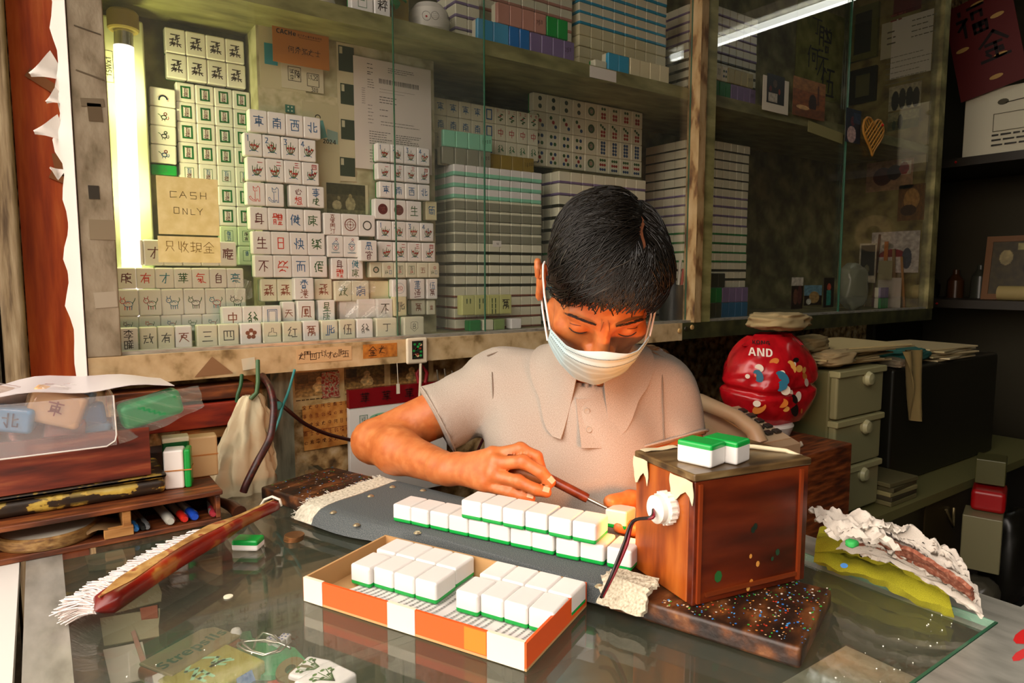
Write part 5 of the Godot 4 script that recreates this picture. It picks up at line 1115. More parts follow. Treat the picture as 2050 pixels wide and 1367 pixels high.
# ---------------------------------------------------------------- under the cabinet
func build_below() -> void:
	struct("wall_low", span(Vector3(0.055, 0, -1.60), Vector3(0.98, 0.928, -1.26)), M.plaster)
	var wz := -1.2585
	# jamb strip beside the bag
	struct("trim_5", span(Vector3(0.335, 0.3, -1.26), Vector3(0.3745, 0.928, -1.235)), patchy([[0.0, "4a4634"], [0.5, "7a7660"], [1.0, "96927a"]], Vector3(20, 4, 20), 0.02, 0.8, 61, 4))
	# newspaper clipping with three pictures
	var cl := sheet_z("newspaper_clipping", "yellowed newspaper clipping with three brown photographs on the wall", "clipping", [0.3792, 0.8488, 0.6792, 0.9244], wz, M.news)
	var k := 0
	for r in [[0.3852, 0.8727, 0.4696, 0.9194], [0.4819, 0.8759, 0.5664, 0.9232], [0.5797, 0.8762, 0.6668, 0.9228]]:
		part("photograph", quad_mesh(r[2] - r[0], r[3] - r[1]), pic(96, 72, "6a4a22", [["r", 0, 0, 1, 0.4, ["5a4220", "6e5428", "4c3a1c"][k]], ["e", 0.55, 0.35, 0.08, 0.13, "b89058"], ["e", 0.55, 0.68, 0.16, 0.26, "c8a468"], ["e", 0.2, 0.8, 0.25, 0.15, "8a6834"], ["r", 0.0, 0.85, 1.0, 0.15, "a88248"], ["r", 0.05, 0.1, 0.25, 0.35, "3a2a12"]], 20 + k, 0.2), cl, at(Vector3((r[0] + r[2]) / 2, (r[1] + r[3]) / 2, wz + 0.0008) - cl.position))
		part("caption", ink_mesh("cap%d" % k, func(b): dashes(b, -0.04, 0, 0.08, 1, 0.004, 0.002, "4a3a20", 3 + k)), M.ink, cl, at(Vector3((r[0] + r[2]) / 2, r[1] - 0.006, wz + 0.0008) - cl.position))
		k += 1
	# orange almanac sheet
	var al := sheet_z("almanac_sheet", "orange paper printed with columns of brown characters on the wall", "poster", [0.3983, 0.7697, 0.49, 0.856], wz + 0.0016, M.orange_paper, 0.02)
	part("characters", ink_mesh("almanac", func(b):
		var set_ := "金福士女心事中有自何李生日成北南"
		for r in 5:
			for c in 8: ink_char(b, set_[(r * 5 + c * 3) % set_.length()], Vector2(-0.042 + c * 0.012, 0.040 - r * 0.017), 0.0075 if r < 3 else 0.0085, lin("7a2c10" if r % 2 else "5a2410"), 0.1)
		ink_line(b, pl([-0.046, -0.006, 0.046, -0.006]), 0.001, lin("7a2c10"))), M.ink, al, at(Vector3(0, 0, 0.0006)))
	# torn red scrap
	solo("red_scrap", "torn red and white sticker scrap on the clipping", "sticker", MB.new().sheet(5, 5, 0.0005, func(u: float, v: float) -> Vector3: return Vector3(0.4534, 0.8917, -1.255) + Vector3((u - 0.5) * 0.035, (v - 0.5) * 0.05, 0.003 * sin(u * 9.0 + v * 7.0))).mesh(), patchy([[0.0, "7a1410"], [0.45, "a02818"], [0.55, "c8b490"], [1.0, "3a2c18"]], Vector3.ONE * 40, 0.03, 0.6, 62, 3))
	# wall calendar
	var ca := thing("wall_calendar", "white calendar with dark red header behind the elbow", "calendar", at(Vector3(Vector3(0.4789, 0.8137, -1.235).x + 0.1075, 0.752, -1.235)))
	part("pages", rb(Vector3(0.215, 0.19, 0.012), 0.001, 1, Vector3(0, -0.0, 0)), mt("e2dcd2", 0.6), ca)
	part("header", bx(Vector3(0, 0.112, 0.001), Vector3(0.215, 0.036, 0.013)), mt("7a0c14", 0.25), ca)
	part("ribbon_loop", MB.new().tube([Vector3(0.045, 0.125, 0.004), Vector3(0.04, 0.15, 0.004), Vector3(0.052, 0.165, 0.004), Vector3(0.063, 0.15, 0.004), Vector3(0.058, 0.125, 0.004)], 0.004, 6).mesh(), mt("9a1020", 0.5), ca)
	part("print", ink_mesh("calprint", func(b):
		ink_rect(b, Vector2(-0.079, 0.070), Vector2(0.016, 0.016), 0.0012, lin("2f6a4a")); ink_char(b, "福", Vector2(-0.079, 0.070), 0.009, lin("2f6a4a"), 0.1)
		ink_blob(b, Vector2(-0.040, 0.071), Vector2(0.027, 0.008), lin("7fb896"), 16)
		for e in [[-0.075, 0.112], [-0.03, 0.112], [0.02, 0.112]]: ink_char(b, "華", Vector2(e[0], e[1]), 0.02, lin("3a0a0c"), 0.1)), M.ink, ca, at(Vector3(0, 0, 0.0085)))
	part("year", words("2025", 0.0135), mt("1c4a30", 0.6), ca, at(Vector3(-0.041, 0.071, 0.0088)))
	# red planks
	for e in [[Vector3(0.19, 0.905, -1.23), Vector3(0.22, 0.024, 0.05), M.wood_dark, "dark brown plank end wedged under the cabinet"], [Vector3(0.215, 0.868, -1.225), Vector3(0.20, 0.040, 0.05), patchy([[0.0, "5a1208"], [0.5, "8a2410"], [1.0, "a03818"]], Vector3(5, 30, 30), 0.02, 0.5, 63, 4), "red painted plank behind the green bag"], [Vector3(0.245, 0.836, -1.235), Vector3(0.13, 0.018, 0.05), M.wood_light, "pale raw wooden batten under the red plank"], [Vector3(0.20, 0.800, -1.24), Vector3(0.24, 0.03, 0.05), mt("2a1408", 0.7), "dark plank lowest under the red plank"]]:
		solo("plank", e[3], "plank", MB.new().rbox(e[1], 0.002, 1).mesh(), e[2], at(e[0]))
	# hanging cloth bag
	var bp: Vector3 = Vector3(0.2867, 0.9015, -1.17)
	var f := FastNoiseLite.new(); f.seed = 5; f.frequency = 9.0
	var bag := thing("plastic_bag", "hanging translucent beige plastic bag beside the wooden organiser", "bag")
	part("bag_body", MB.new().grid(40, 26, func(u: float, v: float) -> Vector3:
		var t := -u * TAU
		var w := lerpf(0.012, 0.056, pow(v, 0.7)) * (1.0 - 0.15 * pow(v, 6.0))
		var fold := 1.0 + 0.20 * sin(t * 7.0 + v * 3.0 + 2.0 * f.get_noise_2d(u * 0.3, v * 0.3)) * (1.0 - 0.3 * v) + 0.10 * sin(t * 13.0 + v * 9.0) + 0.12 * f.get_noise_2d(u * 0.8, v * 0.5)
		return bp + Vector3(cos(t) * w * fold - 0.028 * v, -0.158 * v + 0.004 * f.get_noise_2d(u * 6.0, v * 6.0), sin(t) * w * 0.5 * fold + 0.02 * v)).mesh(), cloth_mat("c8b894", 0.5), bag)
	part("tie", MB.new().tube([bp + Vector3(-0.006, -0.005, 0.012), bp + Vector3(0.004, 0.004, 0.012), bp + Vector3(0.01, 0.02, 0), bp + Vector3(0.016, 0.055, -0.02)], 0.0038, 8).mesh(), mt("3a5a34", 0.5), bag)
	# bundled cables
	solo("black_hose", "thick dark red wrapped hose hanging beside the plastic bag", "hose", MB.new().tube(smooth([Vector3(0.3119, 0.928, -1.2), Vector3(0.3104, 0.9147, -1.15), Vector3(0.3077, 0.8899, -1.12), Vector3(0.2986, 0.8572, -1.1), Vector3(0.2888, 0.836, -1.09), Vector3(0.2671, 0.8103, -1.075), Vector3(0.2499, 0.7825, -1.07), Vector3(0.2434, 0.7678, -1.07)]), 0.0058, 8).mesh(), patchy([[0.0, "120806"], [0.6, "3a1210"], [0.75, "5a1c18"], [1.0, "2a100c"]], Vector3.ONE * 40, 0.02, 0.4, 64, 3))
	solo("teal_rope", "teal plastic cord tied around the hose", "cord", MB.new().tube(smooth([Vector3(0.3683, 0.934, -1.2), Vector3(0.3497, 0.898, -1.18), Vector3(0.336, 0.8797, -1.165), Vector3(0.3266, 0.8607, -1.155), Vector3(0.3155, 0.8401, -1.148), Vector3(0.3091, 0.8362, -1.146), Vector3(0.3077, 0.8433, -1.146)]), 0.0026, 6).mesh(), mt("2a7a78", 0.5))
	solo("teal_knot", "teal plastic knot of cord beside the hose", "cord", blob_sheet(Vector3(0.3275, 0.8789, -1.165) - Vector3(0, 0.008, 0), Vector3(0.016, 0.016, 0.012), 9, 0.4, 12), mt("2a7a74", 0.5))
	solo("brown_cable", "brown cable running from the hose to the calendar", "cable", MB.new().tube(smooth([Vector3(0.3275, 0.8885, -1.2), Vector3(0.3528, 0.8633, -1.2), Vector3(0.3865, 0.8319, -1.21), Vector3(0.4268, 0.8069, -1.22), Vector3(0.4685, 0.7889, -1.228), Vector3(0.5003, 0.7777, -1.232)]), 0.0036, 8).mesh(), mt("3a140c", 0.4))
	solo("red_string", "thin dark red cord hanging behind the forearm", "cord", MB.new().tube(smooth([Vector3(0.7119, 0.7984, -1.1), Vector3(0.6839, 0.7765, -1.08), Vector3(0.6578, 0.7604, -1.06), Vector3(0.6427, 0.746, -1.05)]), 0.003, 6).mesh(), mt("5a0c18", 0.4))
	solo("green_cable", "dark green cable hanging under the cabinet beside the planks", "cable", MB.new().tube(smooth([Vector3(0.2757, 0.934, -1.19), Vector3(0.2712, 0.9186, -1.18), Vector3(0.2646, 0.903, -1.175), Vector3(0.2626, 0.8905, -1.175)]), 0.0032, 6).mesh(), mt("1c4a24", 0.5))
	# hooks, tags and stickers on the rail
	var rz := -1.2045
	var st := sheet_z("handwritten_label", "cream label with black scribbled writing on the rail", "label", [0.3736, 0.9438, 0.4769, 0.97], rz, mt("cda878", 0.7))
	part("writing", ink_mesh("scrib1", func(b):
		for q in 9: ink_char(b, "女門四丁以才心此五"[q], Vector2(-0.042 + q * 0.0103, 0.002 * sin(q * 2.0)), 0.012, lin("2a1c10"), 0.1)), M.ink, st, at(Vector3(0, 0, 0.0006)))
	var st2 := sheet_z("rusty_label", "orange brown label with two black characters on the rail", "label", [0.4998, 0.944, 0.5703, 0.9707], rz, patchy([[0.0, "7a4410"], [0.5, "b06a20"], [1.0, "c8842c"]], Vector3.ONE * 20, 0.03, 0.6, 65, 4))
	part("writing", ink_mesh("scrib2", func(b):
		ink_char(b, "谷" if GLYPH.has("谷") else "金", Vector2(-0.016, 0.0), 0.017, lin("241408"), 0.09); ink_char(b, "九" if GLYPH.has("九") else "女", Vector2(0.004, 0.002), 0.015, lin("241408"), 0.09)), M.ink, st2, at(Vector3(0, 0, 0.0006)))
	var sw := thing("wall_switch", "white plastic plate with green paint in its dark slot on the rail", "switch", at(Vector3(0.6106, 0.9527, -1.2)))
	part("plate", rb(Vector3(0.046, 0.052, 0.008), 0.004, 2), mt("d8c8ac", 0.5), sw)
	part("slot", bx(Vector3(0.0, 0.002, 0.0038), Vector3(0.024, 0.036, 0.002)), mt("1a160e", 0.5), sw)
	part("paint_spot", ink_mesh("paintspot", func(b):
		rng.seed = 8
		for q in 16: ink_blob(b, Vector2(rng.randf_range(-0.009, 0.008), rng.randf_range(-0.014, 0.012)), Vector2(0.003, 0.0025), lin(["1f8a3c", "d8b08a", "2aa04a", "8a3420"][q % 4]), 7)), M.ink, sw, at(Vector3(0, 0.002, 0.0052)))
	solo("torn_patch", "brown torn cardboard triangle on the rail", "cardboard", MB.new().prism(pl([-0.03, -0.014, 0.03, -0.012, -0.002, 0.018]), 0.001, at(Vector3(0.2349, 0.9483, -1.2045))).mesh(), mt("8a6440", 0.8))
	solo("tape_square", "small cream tape square on the rail beside the torn patch", "tape", quad_mesh(0.022, 0.020), mt("d4c6a8", 0.6), at(Vector3(0.2912, 0.9501, -1.2043), 0, 0, 0.1))
	solo("white_strap", "white strap hanging from the rail above the calendar", "strap", MB.new().tube([Vector3(0.6192, 0.932, -1.2), Vector3(0.6186, 0.8938, -1.2), Vector3(0.6184, 0.8545, -1.205)], 0.003, 6).mesh(), mt("cdbfa4", 0.6))
	solo("paper_tag", "thin white tag on a string above the calendar", "tag", MB.new().box(Vector3(0.5739, 0.8785, -1.21), Vector3(0.007, 0.02, 0.0008)).tube([Vector3(0.5703, 0.9311, -1.205), Vector3(0.5741, 0.8865, -1.21)], 0.0008, 5).mesh(), mt("d8ccb4", 0.6))
	for e in [Vector3(0.6596, 0.91, -1.206), Vector3(0.6771, 0.9107, -1.206), Vector3(0.6948, 0.9051, -1.206)]:
		solo("hook", "dark metal hook under the rail above the shoulder", "hook", MB.new().tube([e, e + Vector3(0, -0.02, 0.004), e + Vector3(0.006, -0.03, 0.008)], 0.002, 5).mesh(), mt("4a4030", 0.4), Transform3D(), "hooks under the rail")
	build_back_counter()

func cloth_mat(hex: String, back := 0.3) -> StandardMaterial3D:
	var m := mt(hex, 0.55)
	m.backlight_enabled = true; m.backlight = Color.html(hex) * back
	return m

func build_back_counter() -> void:
	var c := thing("back_counter", "low dark cupboard with olive top board behind the counter", "cupboard")
	part("top_board", span(Vector3(1.50, 0.475, -1.60), Vector3(2.95, 0.50, -0.815)), mt("6a663c", 0.5), c)
	for k in 2:
		var d := part("door", span(Vector3([1.50, 1.97][k], 0.05, -0.84), Vector3([1.96, 2.5][k], 0.47, -0.822)), mt(["1a1208", "362c18"][k], 0.35), c)
		part("handle", MB.new().tube([Vector3([1.70, 2.08][k], 0.44, -0.815), Vector3([1.735, 2.115][k], 0.385, -0.808), Vector3([1.75, 2.13][k], 0.435, -0.815)], 0.004, 6).mesh(), mt("8a7a54", 0.4, 0.6), d)
	part("carcass", span(Vector3(1.50, 0.0, -1.60), Vector3(2.95, 0.472, -0.845)), mt("181208", 0.7), c)
	# drawer tower
	var d := thing("drawer_tower", "grey olive plastic drawer tower with round knobs", "drawers", at(Vector3(1.548, 0.5003, -0.87)))
	part("frame", rb(Vector3(0.23, 0.372, 0.26), 0.006, 1, Vector3(0.115, 0.186, -0.135)), mt("6a6742", 0.4), d)
	for k in 3:
		var dr := part("drawer", rb(Vector3(0.22, 0.108, 0.02), 0.006, 2, Vector3(0.115, 0.064 + 0.122 * k, 0.002)), mt("8a8660", 0.3), d)
		part("lip", rb(Vector3(0.226, 0.016, 0.03), 0.003, 1, Vector3(0.115, 0.121 + 0.122 * k, 0.004)), mt("9c986e", 0.3), dr)
		part("knob", MB.new().lathe([Vector2(0, 0), Vector2(0.016, 0), Vector2(0.019, 0.008), Vector2(0.014, 0.016), Vector2(0, 0.018)], 16, Vector3(0.135, 0.102 + 0.122 * k, 0.012), Basis(Vector3.RIGHT, PI / 2)).mesh(), mt("a8a47c", 0.25), dr)
	# dark stand that carries the telephone and the bag
	solo("dark_stand", "dark brown wooden stand under the telephone and the red bag", "stand", rb(Vector3(0.46, 0.74, 0.43), 0.004, 1, Vector3(0, 0.37, 0)), M.wood_dark, at(Vector3(1.20, 0.0, -0.965)))
	# white tub with the red bag on it
	solo("white_tub", "low white plastic tub under the red bag", "tub", MB.new().lathe([Vector2(0, 0), Vector2(0.062, 0), Vector2(0.07, 0.022), Vector2(0.066, 0.028), Vector2(0, 0.028)], 28).mesh(), mt("d8cec4", 0.35), at(Vector3(1.355, 0.7403, -0.925)))
	var bag := thing("red_bag", "bulging glossy red printed carrier bag on the white tub", "bag", at(Vector3(1.385, 0.7685, -0.93)))
	var red := patchy([[0.0, "8a0a12"], [0.5, "b4121c"], [1.0, "c81a22"]], Vector3.ONE * 12, 0.02, 0.2, 66, 3)
	var fn := FastNoiseLite.new(); fn.seed = 6; fn.frequency = 1.1; fn.noise_type = FastNoiseLite.TYPE_CELLULAR; fn.cellular_return_type = FastNoiseLite.RETURN_DISTANCE2_SUB
	var lathe_bag := func(u: float, v: float) -> Vector3:
		var t := -u * TAU
		var w := 0.130 * pow(sin(clampf(v * 0.80 + 0.15, 0.0, 1.0) * PI), 0.42)
		var f := 1.0 + 0.05 * sin(t * 5.0 + v * 7.0) * v + 0.10 * fn.get_noise_3d(cos(t) * 1.5, v * 3.0, sin(t) * 1.5) - 0.10 * exp(-pow((v - 0.40 - 0.03 * sin(t * 2.0)) / 0.03, 2.0))
		var cx := signf(cos(t)) * pow(absf(cos(t)), 0.75); var cz := signf(sin(t)) * pow(absf(sin(t)), 0.75)
		return Vector3(cx * w * f, 0.195 * v, cz * w * 0.70 * f)
	part("bag_body", MB.new().grid(64, 40, lathe_bag).mesh(), red, bag)
	part("twisted_top", MB.new().grid(30, 10, func(u: float, v: float) -> Vector3:
		var t := -u * TAU
		var w := lerpf(0.085, 0.05, v)
		return Vector3(cos(t) * w * (1.0 + 0.25 * sin(t * 6.0)) + 0.01, 0.175 + 0.025 * v, sin(t) * w * 0.6 * (1.0 + 0.25 * sin(t * 7.0)))).mesh(), red, bag)
	var fx := Basis(Vector3.UP, -0.62)
	part("lettering", words("AND", 0.026, "Droid Sans", true), mt("eee2d4", 0.4), bag, Transform3D(fx * Basis.from_euler(Vector3(-0.35, 0, -0.08)), fx * Vector3(-0.05, 0.165, 0.080)))
	part("lettering", words("KONG", 0.014, "Droid Sans", true), mt("241010", 0.4), bag, Transform3D(fx * Basis.from_euler(Vector3(-0.5, 0, -0.08)), fx * Vector3(-0.045, 0.185, 0.066)))
	# the printed figures on the bag are left as plain patches of colour
	rng.seed = 29
	for k in 26:
		var an := rng.randf_range(-0.75, 0.85); var hy := rng.randf_range(0.025, 0.15)
		var pb := Basis(Vector3.UP, -0.62 + an) * Basis(Vector3.BACK, rng.randf() * 3.0)
		var sz := rng.randf_range(0.004, 0.011)
		part("printed_patch", patch_on(sz * rng.randf_range(0.7, 1.8), sz), mt(["e0d4c4", "c8742c", "2a6a84", "1a1412", "e0d4c4", "d8a050"][k % 6], 0.35), bag, Transform3D(pb, Basis(Vector3.UP, -0.62 + an) * Vector3(0, hy, hit_bag(lathe_bag, -0.62 + an, hy) + 0.0012)))
	# telephone
	var ph := thing("telephone", "beige desk telephone with black keys and handset", "telephone", at(Vector3(1.175, 0.7403, -0.848), -0.05))
	var body := mt("b09474", 0.4)
	var side := pl([-0.085, 0, 0.085, 0, 0.085, 0.024, -0.07, 0.075, -0.085, 0.068])
	part("base", MB.new().prism(side, 0.15, Transform3D(Basis(Vector3.UP, -PI / 2), Vector3(0.075, 0, 0))).mesh(), body, ph)
	var slope := Transform3D(Basis(Vector3.RIGHT, 0.318), Vector3(0.026, 0.0515, 0.005))
	part("key_panel", rb(Vector3(0.088, 0.004, 0.13), 0.0015, 1), mt("c8ae8c", 0.4), ph, slope)
	for r in 5:
		for c_ in 3: part("key", rb(Vector3(0.019, 0.006, 0.014), 0.002, 1), mt("2a241c", 0.4), ph, slope * at(Vector3(-0.027 + 0.027 * c_, 0.005, -0.050 + 0.0225 * r)))
	part("handset", MB.new().tube([Vector3(-0.05, 0.072, -0.085), Vector3(-0.051, 0.098, -0.066), Vector3(-0.051, 0.082, 0.03), Vector3(-0.051, 0.062, 0.07), Vector3(-0.051, 0.040, 0.082)], [0.018, 0.017, 0.014, 0.017, 0.018], 12).mesh(), body, ph)
	solo("phone_wire", "white wire lying beside the telephone", "wire", MB.new().tube([Vector3(1.262, 0.7435, -0.80), Vector3(1.285, 0.744, -0.79), Vector3(1.31, 0.7435, -0.795), Vector3(1.33, 0.7432, -0.81)], 0.003, 6).mesh(), mt("d8c8b0", 0.5))
	# clear bag with brown content
	solo("brown_parcel", "brown paper parcel in clear plastic behind the shoulder", "parcel", blob_sheet(Vector3(1.14, 0.7405, -1.10), Vector3(0.20, 0.20, 0.12), 44, 0.3, 26), patchy([[0.0, "2a1408"], [0.5, "5a3418"], [0.8, "8a6238"], [1.0, "a88458"]], Vector3.ONE * 9, 0.03, 0.25, 67, 4))
	# newspapers, cloths and folders heaped over the drawers
	rng.seed = 12
	for k in 9:
		var w := rng.randf_range(0.24, 0.32)
		solo("newspaper", "yellowed folded newspaper in the heap over the drawer tower", "newspaper", MB.new().sheet(8, 4, 0.004, func(u: float, v: float) -> Vector3: return Vector3((u - 0.5) * w, 0.0, -(v - 0.5) * 0.22)).mesh(), mt(["b8a674", "a8966a", "c4b488", "9c8c60"][k % 4], 0.85), at(Vector3(1.72 + rng.randf_range(-0.05, 0.08), 0.881 + 0.0050 * k, -0.99 + rng.randf_range(-0.02, 0.02)), rng.randf_range(-0.2, 0.2)), "heaped newspapers")
	for e in [[Vector3(1.60, 0.878, -0.90), Vector3(0.16, 0.045, 0.08), "a08c64", "crumpled beige rag on the drawer tower", 3], [Vector3(1.40, 0.974, -0.92), Vector3(0.17, 0.045, 0.12), "96845c", "crumpled beige cloth heaped on top of the red bag", 9], [Vector3(1.545, 0.912, -0.935), Vector3(0.15, 0.045, 0.08), "7c6c46", "twisted khaki rag over the beige rag", 4], [Vector3(2.12, 0.8405, -1.0), Vector3(0.24, 0.05, 0.16), "1c5a50", "dark teal folder bundle on the heap", 6], [Vector3(1.99, 0.8405, -0.94), Vector3(0.06, 0.03, 0.08), "a8987c", "small pale rag beside the drawer tower", 7]]:
		solo("rag", e[3], "rag", blob_sheet(e[0], e[1], e[4], 0.5, 34), mt(e[2], 0.85))
	solo("khaki_cloth", "long khaki cloth hanging down from the heap", "cloth", MB.new().sheet(14, 20, 0.003, func(u: float, v: float) -> Vector3: return Vector3(1.93 + (u - 0.5) * 0.09 * (1.0 - 0.6 * v) + 0.06 * v, 0.90 - 0.20 * v, -0.868 + 0.014 * sin(u * 9.0 + v * 4.0))).mesh(), mt("7e6c40", 0.9))
	solo("grey_crate", "dark grey plastic crate beside the drawer tower", "crate", rb(Vector3(0.72, 0.34, 0.42), 0.01, 1, Vector3(0, 0.17, 0)), mt("1c1a12", 0.4), at(Vector3(2.31, 0.5003, -1.125)))
	for k in 5: solo("magazine", "flat pile magazine beside the drawer tower", "magazine", rb(Vector3(0.14, 0.012, 0.16), 0.002, 1), mt(["6a6440", "3a3420", "8a8256", "4a4428", "5c5636"][k], 0.6), at(Vector3(1.86, 0.5066 + 0.0125 * k, -0.91), 0.1 * sin(k * 3.0)), "magazine pile")
	for k in 7: solo("newspaper", "flat folded newspaper in the pile on the grey crate", "newspaper", rb(Vector3(0.27, 0.005, 0.22), 0.001, 1), mt(["b8a67c", "c4b48c", "aa9a70"][k % 3], 0.85), at(Vector3(2.36 + 0.02 * sin(k * 2.0), 0.8432 + 0.0056 * k, -1.03), 0.15 * sin(k * 1.7)), "newspapers on the crate")
	# goods at the far end
	var gs := [["red_packet", "glossy red packet on the goods by the far end", Vector3(2.16, 0.453, -0.74), Vector3(0.12, 0.06, 0.08), "9a0c10"], ["printed_carton", "pale printed carton at the far end of the cupboard", Vector3(2.10, 0.302, -0.73), Vector3(0.10, 0.15, 0.09), "7a7454"], ["grey_sack", "grey patterned sack below the pale carton", Vector3(2.07, 0.15, -0.72), Vector3(0.11, 0.13, 0.1), "4a463a"], ["olive_bag", "olive plastic bag on the red packet", Vector3(2.19, 0.52, -0.75), Vector3(0.09, 0.07, 0.07), "4a4826"], ["black_sack", "black rubbish sack at the far end", Vector3(2.24, 0.15, -0.72), Vector3(0.15, 0.30, 0.12), "14120c"]]
	for e in gs:
		var gm: ArrayMesh = blob_sheet(e[2], e[3], int(e[3].y * 977), 0.3, 24)
		if "sack" not in e[0]: gm = MB.new().rbox(e[3], 0.012 if "packet" in e[0] else 0.003, 2, e[2] + Vector3(0, e[3].y / 2, 0), Basis(Vector3.UP, 0.3)).mesh()
		solo(e[0], e[1], "packet", gm, mt(e[4], 0.35))
	solo("goods_stand", "dark low stand carrying the packets at the far end", "stand", rb(Vector3(0.40, 0.15, 0.14), 0.004, 1, Vector3(0, 0.075, 0)), mt("18140c", 0.7), at(Vector3(2.16, 0.0, -0.73)))

func hit_bag(shape: Callable, turn: float, y: float) -> float:   # how far the bag reaches in one direction
	var best := 0.1; var near := 9.0
	for k in 64:
		var q: Vector3 = shape.call(k / 64.0, clampf(y / 0.195, 0.0, 1.0))
		var off := absf(angle_difference(atan2(q.x, q.z), turn))
		if off < near: near = off; best = Vector2(q.x, q.z).length()
	return best

func patch_on(w: float, h: float) -> ArrayMesh:   # a rounded flat patch of print
	var b := MB.new(); ink_blob(b, Vector2.ZERO, Vector2(w, h), Color.WHITE, 18)
	return b.mesh()

# ---------------------------------------------------------------- the counter
const TY := 0.75
const BO := Vector3(0.2696, 0.75, -1.0722)   # board: corner, long axis, cross axis
const BU := Vector3(0.335, 0, 0.942)
const BV := Vector3(0.942, 0, -0.335)

func build_counter() -> void:
	var c := thing("glass_counter", "glass topped display counter with worn steel edging", "counter")
	var g := glass(0.03, "c8d4b4", 0.03)
	part("glass_top", span(Vector3(0.0075, 0.742, -0.575), Vector3(0.778, 0.75, -0.2546)), g, c)
	part("glass_top", span(Vector3(0.0075, 0.742, -1.245), Vector3(0.40, 0.75, -0.5755)), g, c)
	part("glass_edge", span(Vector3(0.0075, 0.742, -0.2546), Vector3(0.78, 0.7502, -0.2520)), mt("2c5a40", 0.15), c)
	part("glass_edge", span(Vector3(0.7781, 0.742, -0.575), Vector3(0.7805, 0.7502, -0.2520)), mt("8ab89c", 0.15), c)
	part("edge_strip", span(Vector3(-0.6, 0.735, -0.2515), Vector3(0.86, 0.7495, -0.195)), M.steel, c)
	part("edge_strip", span(Vector3(0.781, 0.735, -0.575), Vector3(0.84, 0.7490, -0.2517)), M.steel, c)
	part("edge_strip", span(Vector3(-0.030, 0.735, -1.245), Vector3(0.0073, 0.7502, -0.2517)), M.steel, c)
	part("side_top", span(Vector3(-0.7, 0.735, -1.245), Vector3(-0.0365, 0.7502, -0.2517)), mt("d2ccc4", 0.4), c)
	part("tray_floor", span(Vector3(0.0, 0.650, -0.575), Vector3(0.78, 0.655, -0.25)), mt("2c2c18", 0.5), c)
	part("tray_floor", span(Vector3(0.0, 0.650, -1.245), Vector3(0.40, 0.655, -0.575)), mt("2c2c18", 0.5), c)
	part("front_panel", span(Vector3(-0.7, 0.0, -0.235), Vector3(0.84, 0.734, -0.215)), M.steel, c)
	part("side_panel", span(Vector3(0.80, 0.0, -0.575), Vector3(0.82, 0.734, -0.236)), mt("3a3624", 0.6), c)
	part("side_panel", span(Vector3(-0.028, 0.0, -1.245), Vector3(-0.012, 0.734, -0.236)), mt("3a3624", 0.6), c)
	part("back_panel", span(Vector3(0.405, 0.0, -0.592), Vector3(0.82, 0.741, -0.576)), mt("3a3624", 0.6), c)
	part("back_panel", span(Vector3(0.402, 0.0, -1.245), Vector3(0.42, 0.741, -0.593)), mt("3a3624", 0.6), c)
	part("red_paint_mark", ink_mesh("redmark", func(b):
		ink_blob(b, Vector2(0.0, 0.0), Vector2(0.026, 0.007), lin("c81c1c"), 10); ink_blob(b, Vector2(-0.045, -0.010), Vector2(0.018, 0.004), lin("c83030"), 8)), M.ink, c, Transform3D(Basis(Vector3.RIGHT, -PI / 2), Vector3(0.775, 0.7498, -0.226)))

func bpt(s: float, v: float, h := 0.0) -> Vector3: return BO + BU * s + BV * v + Vector3(0, h, 0)

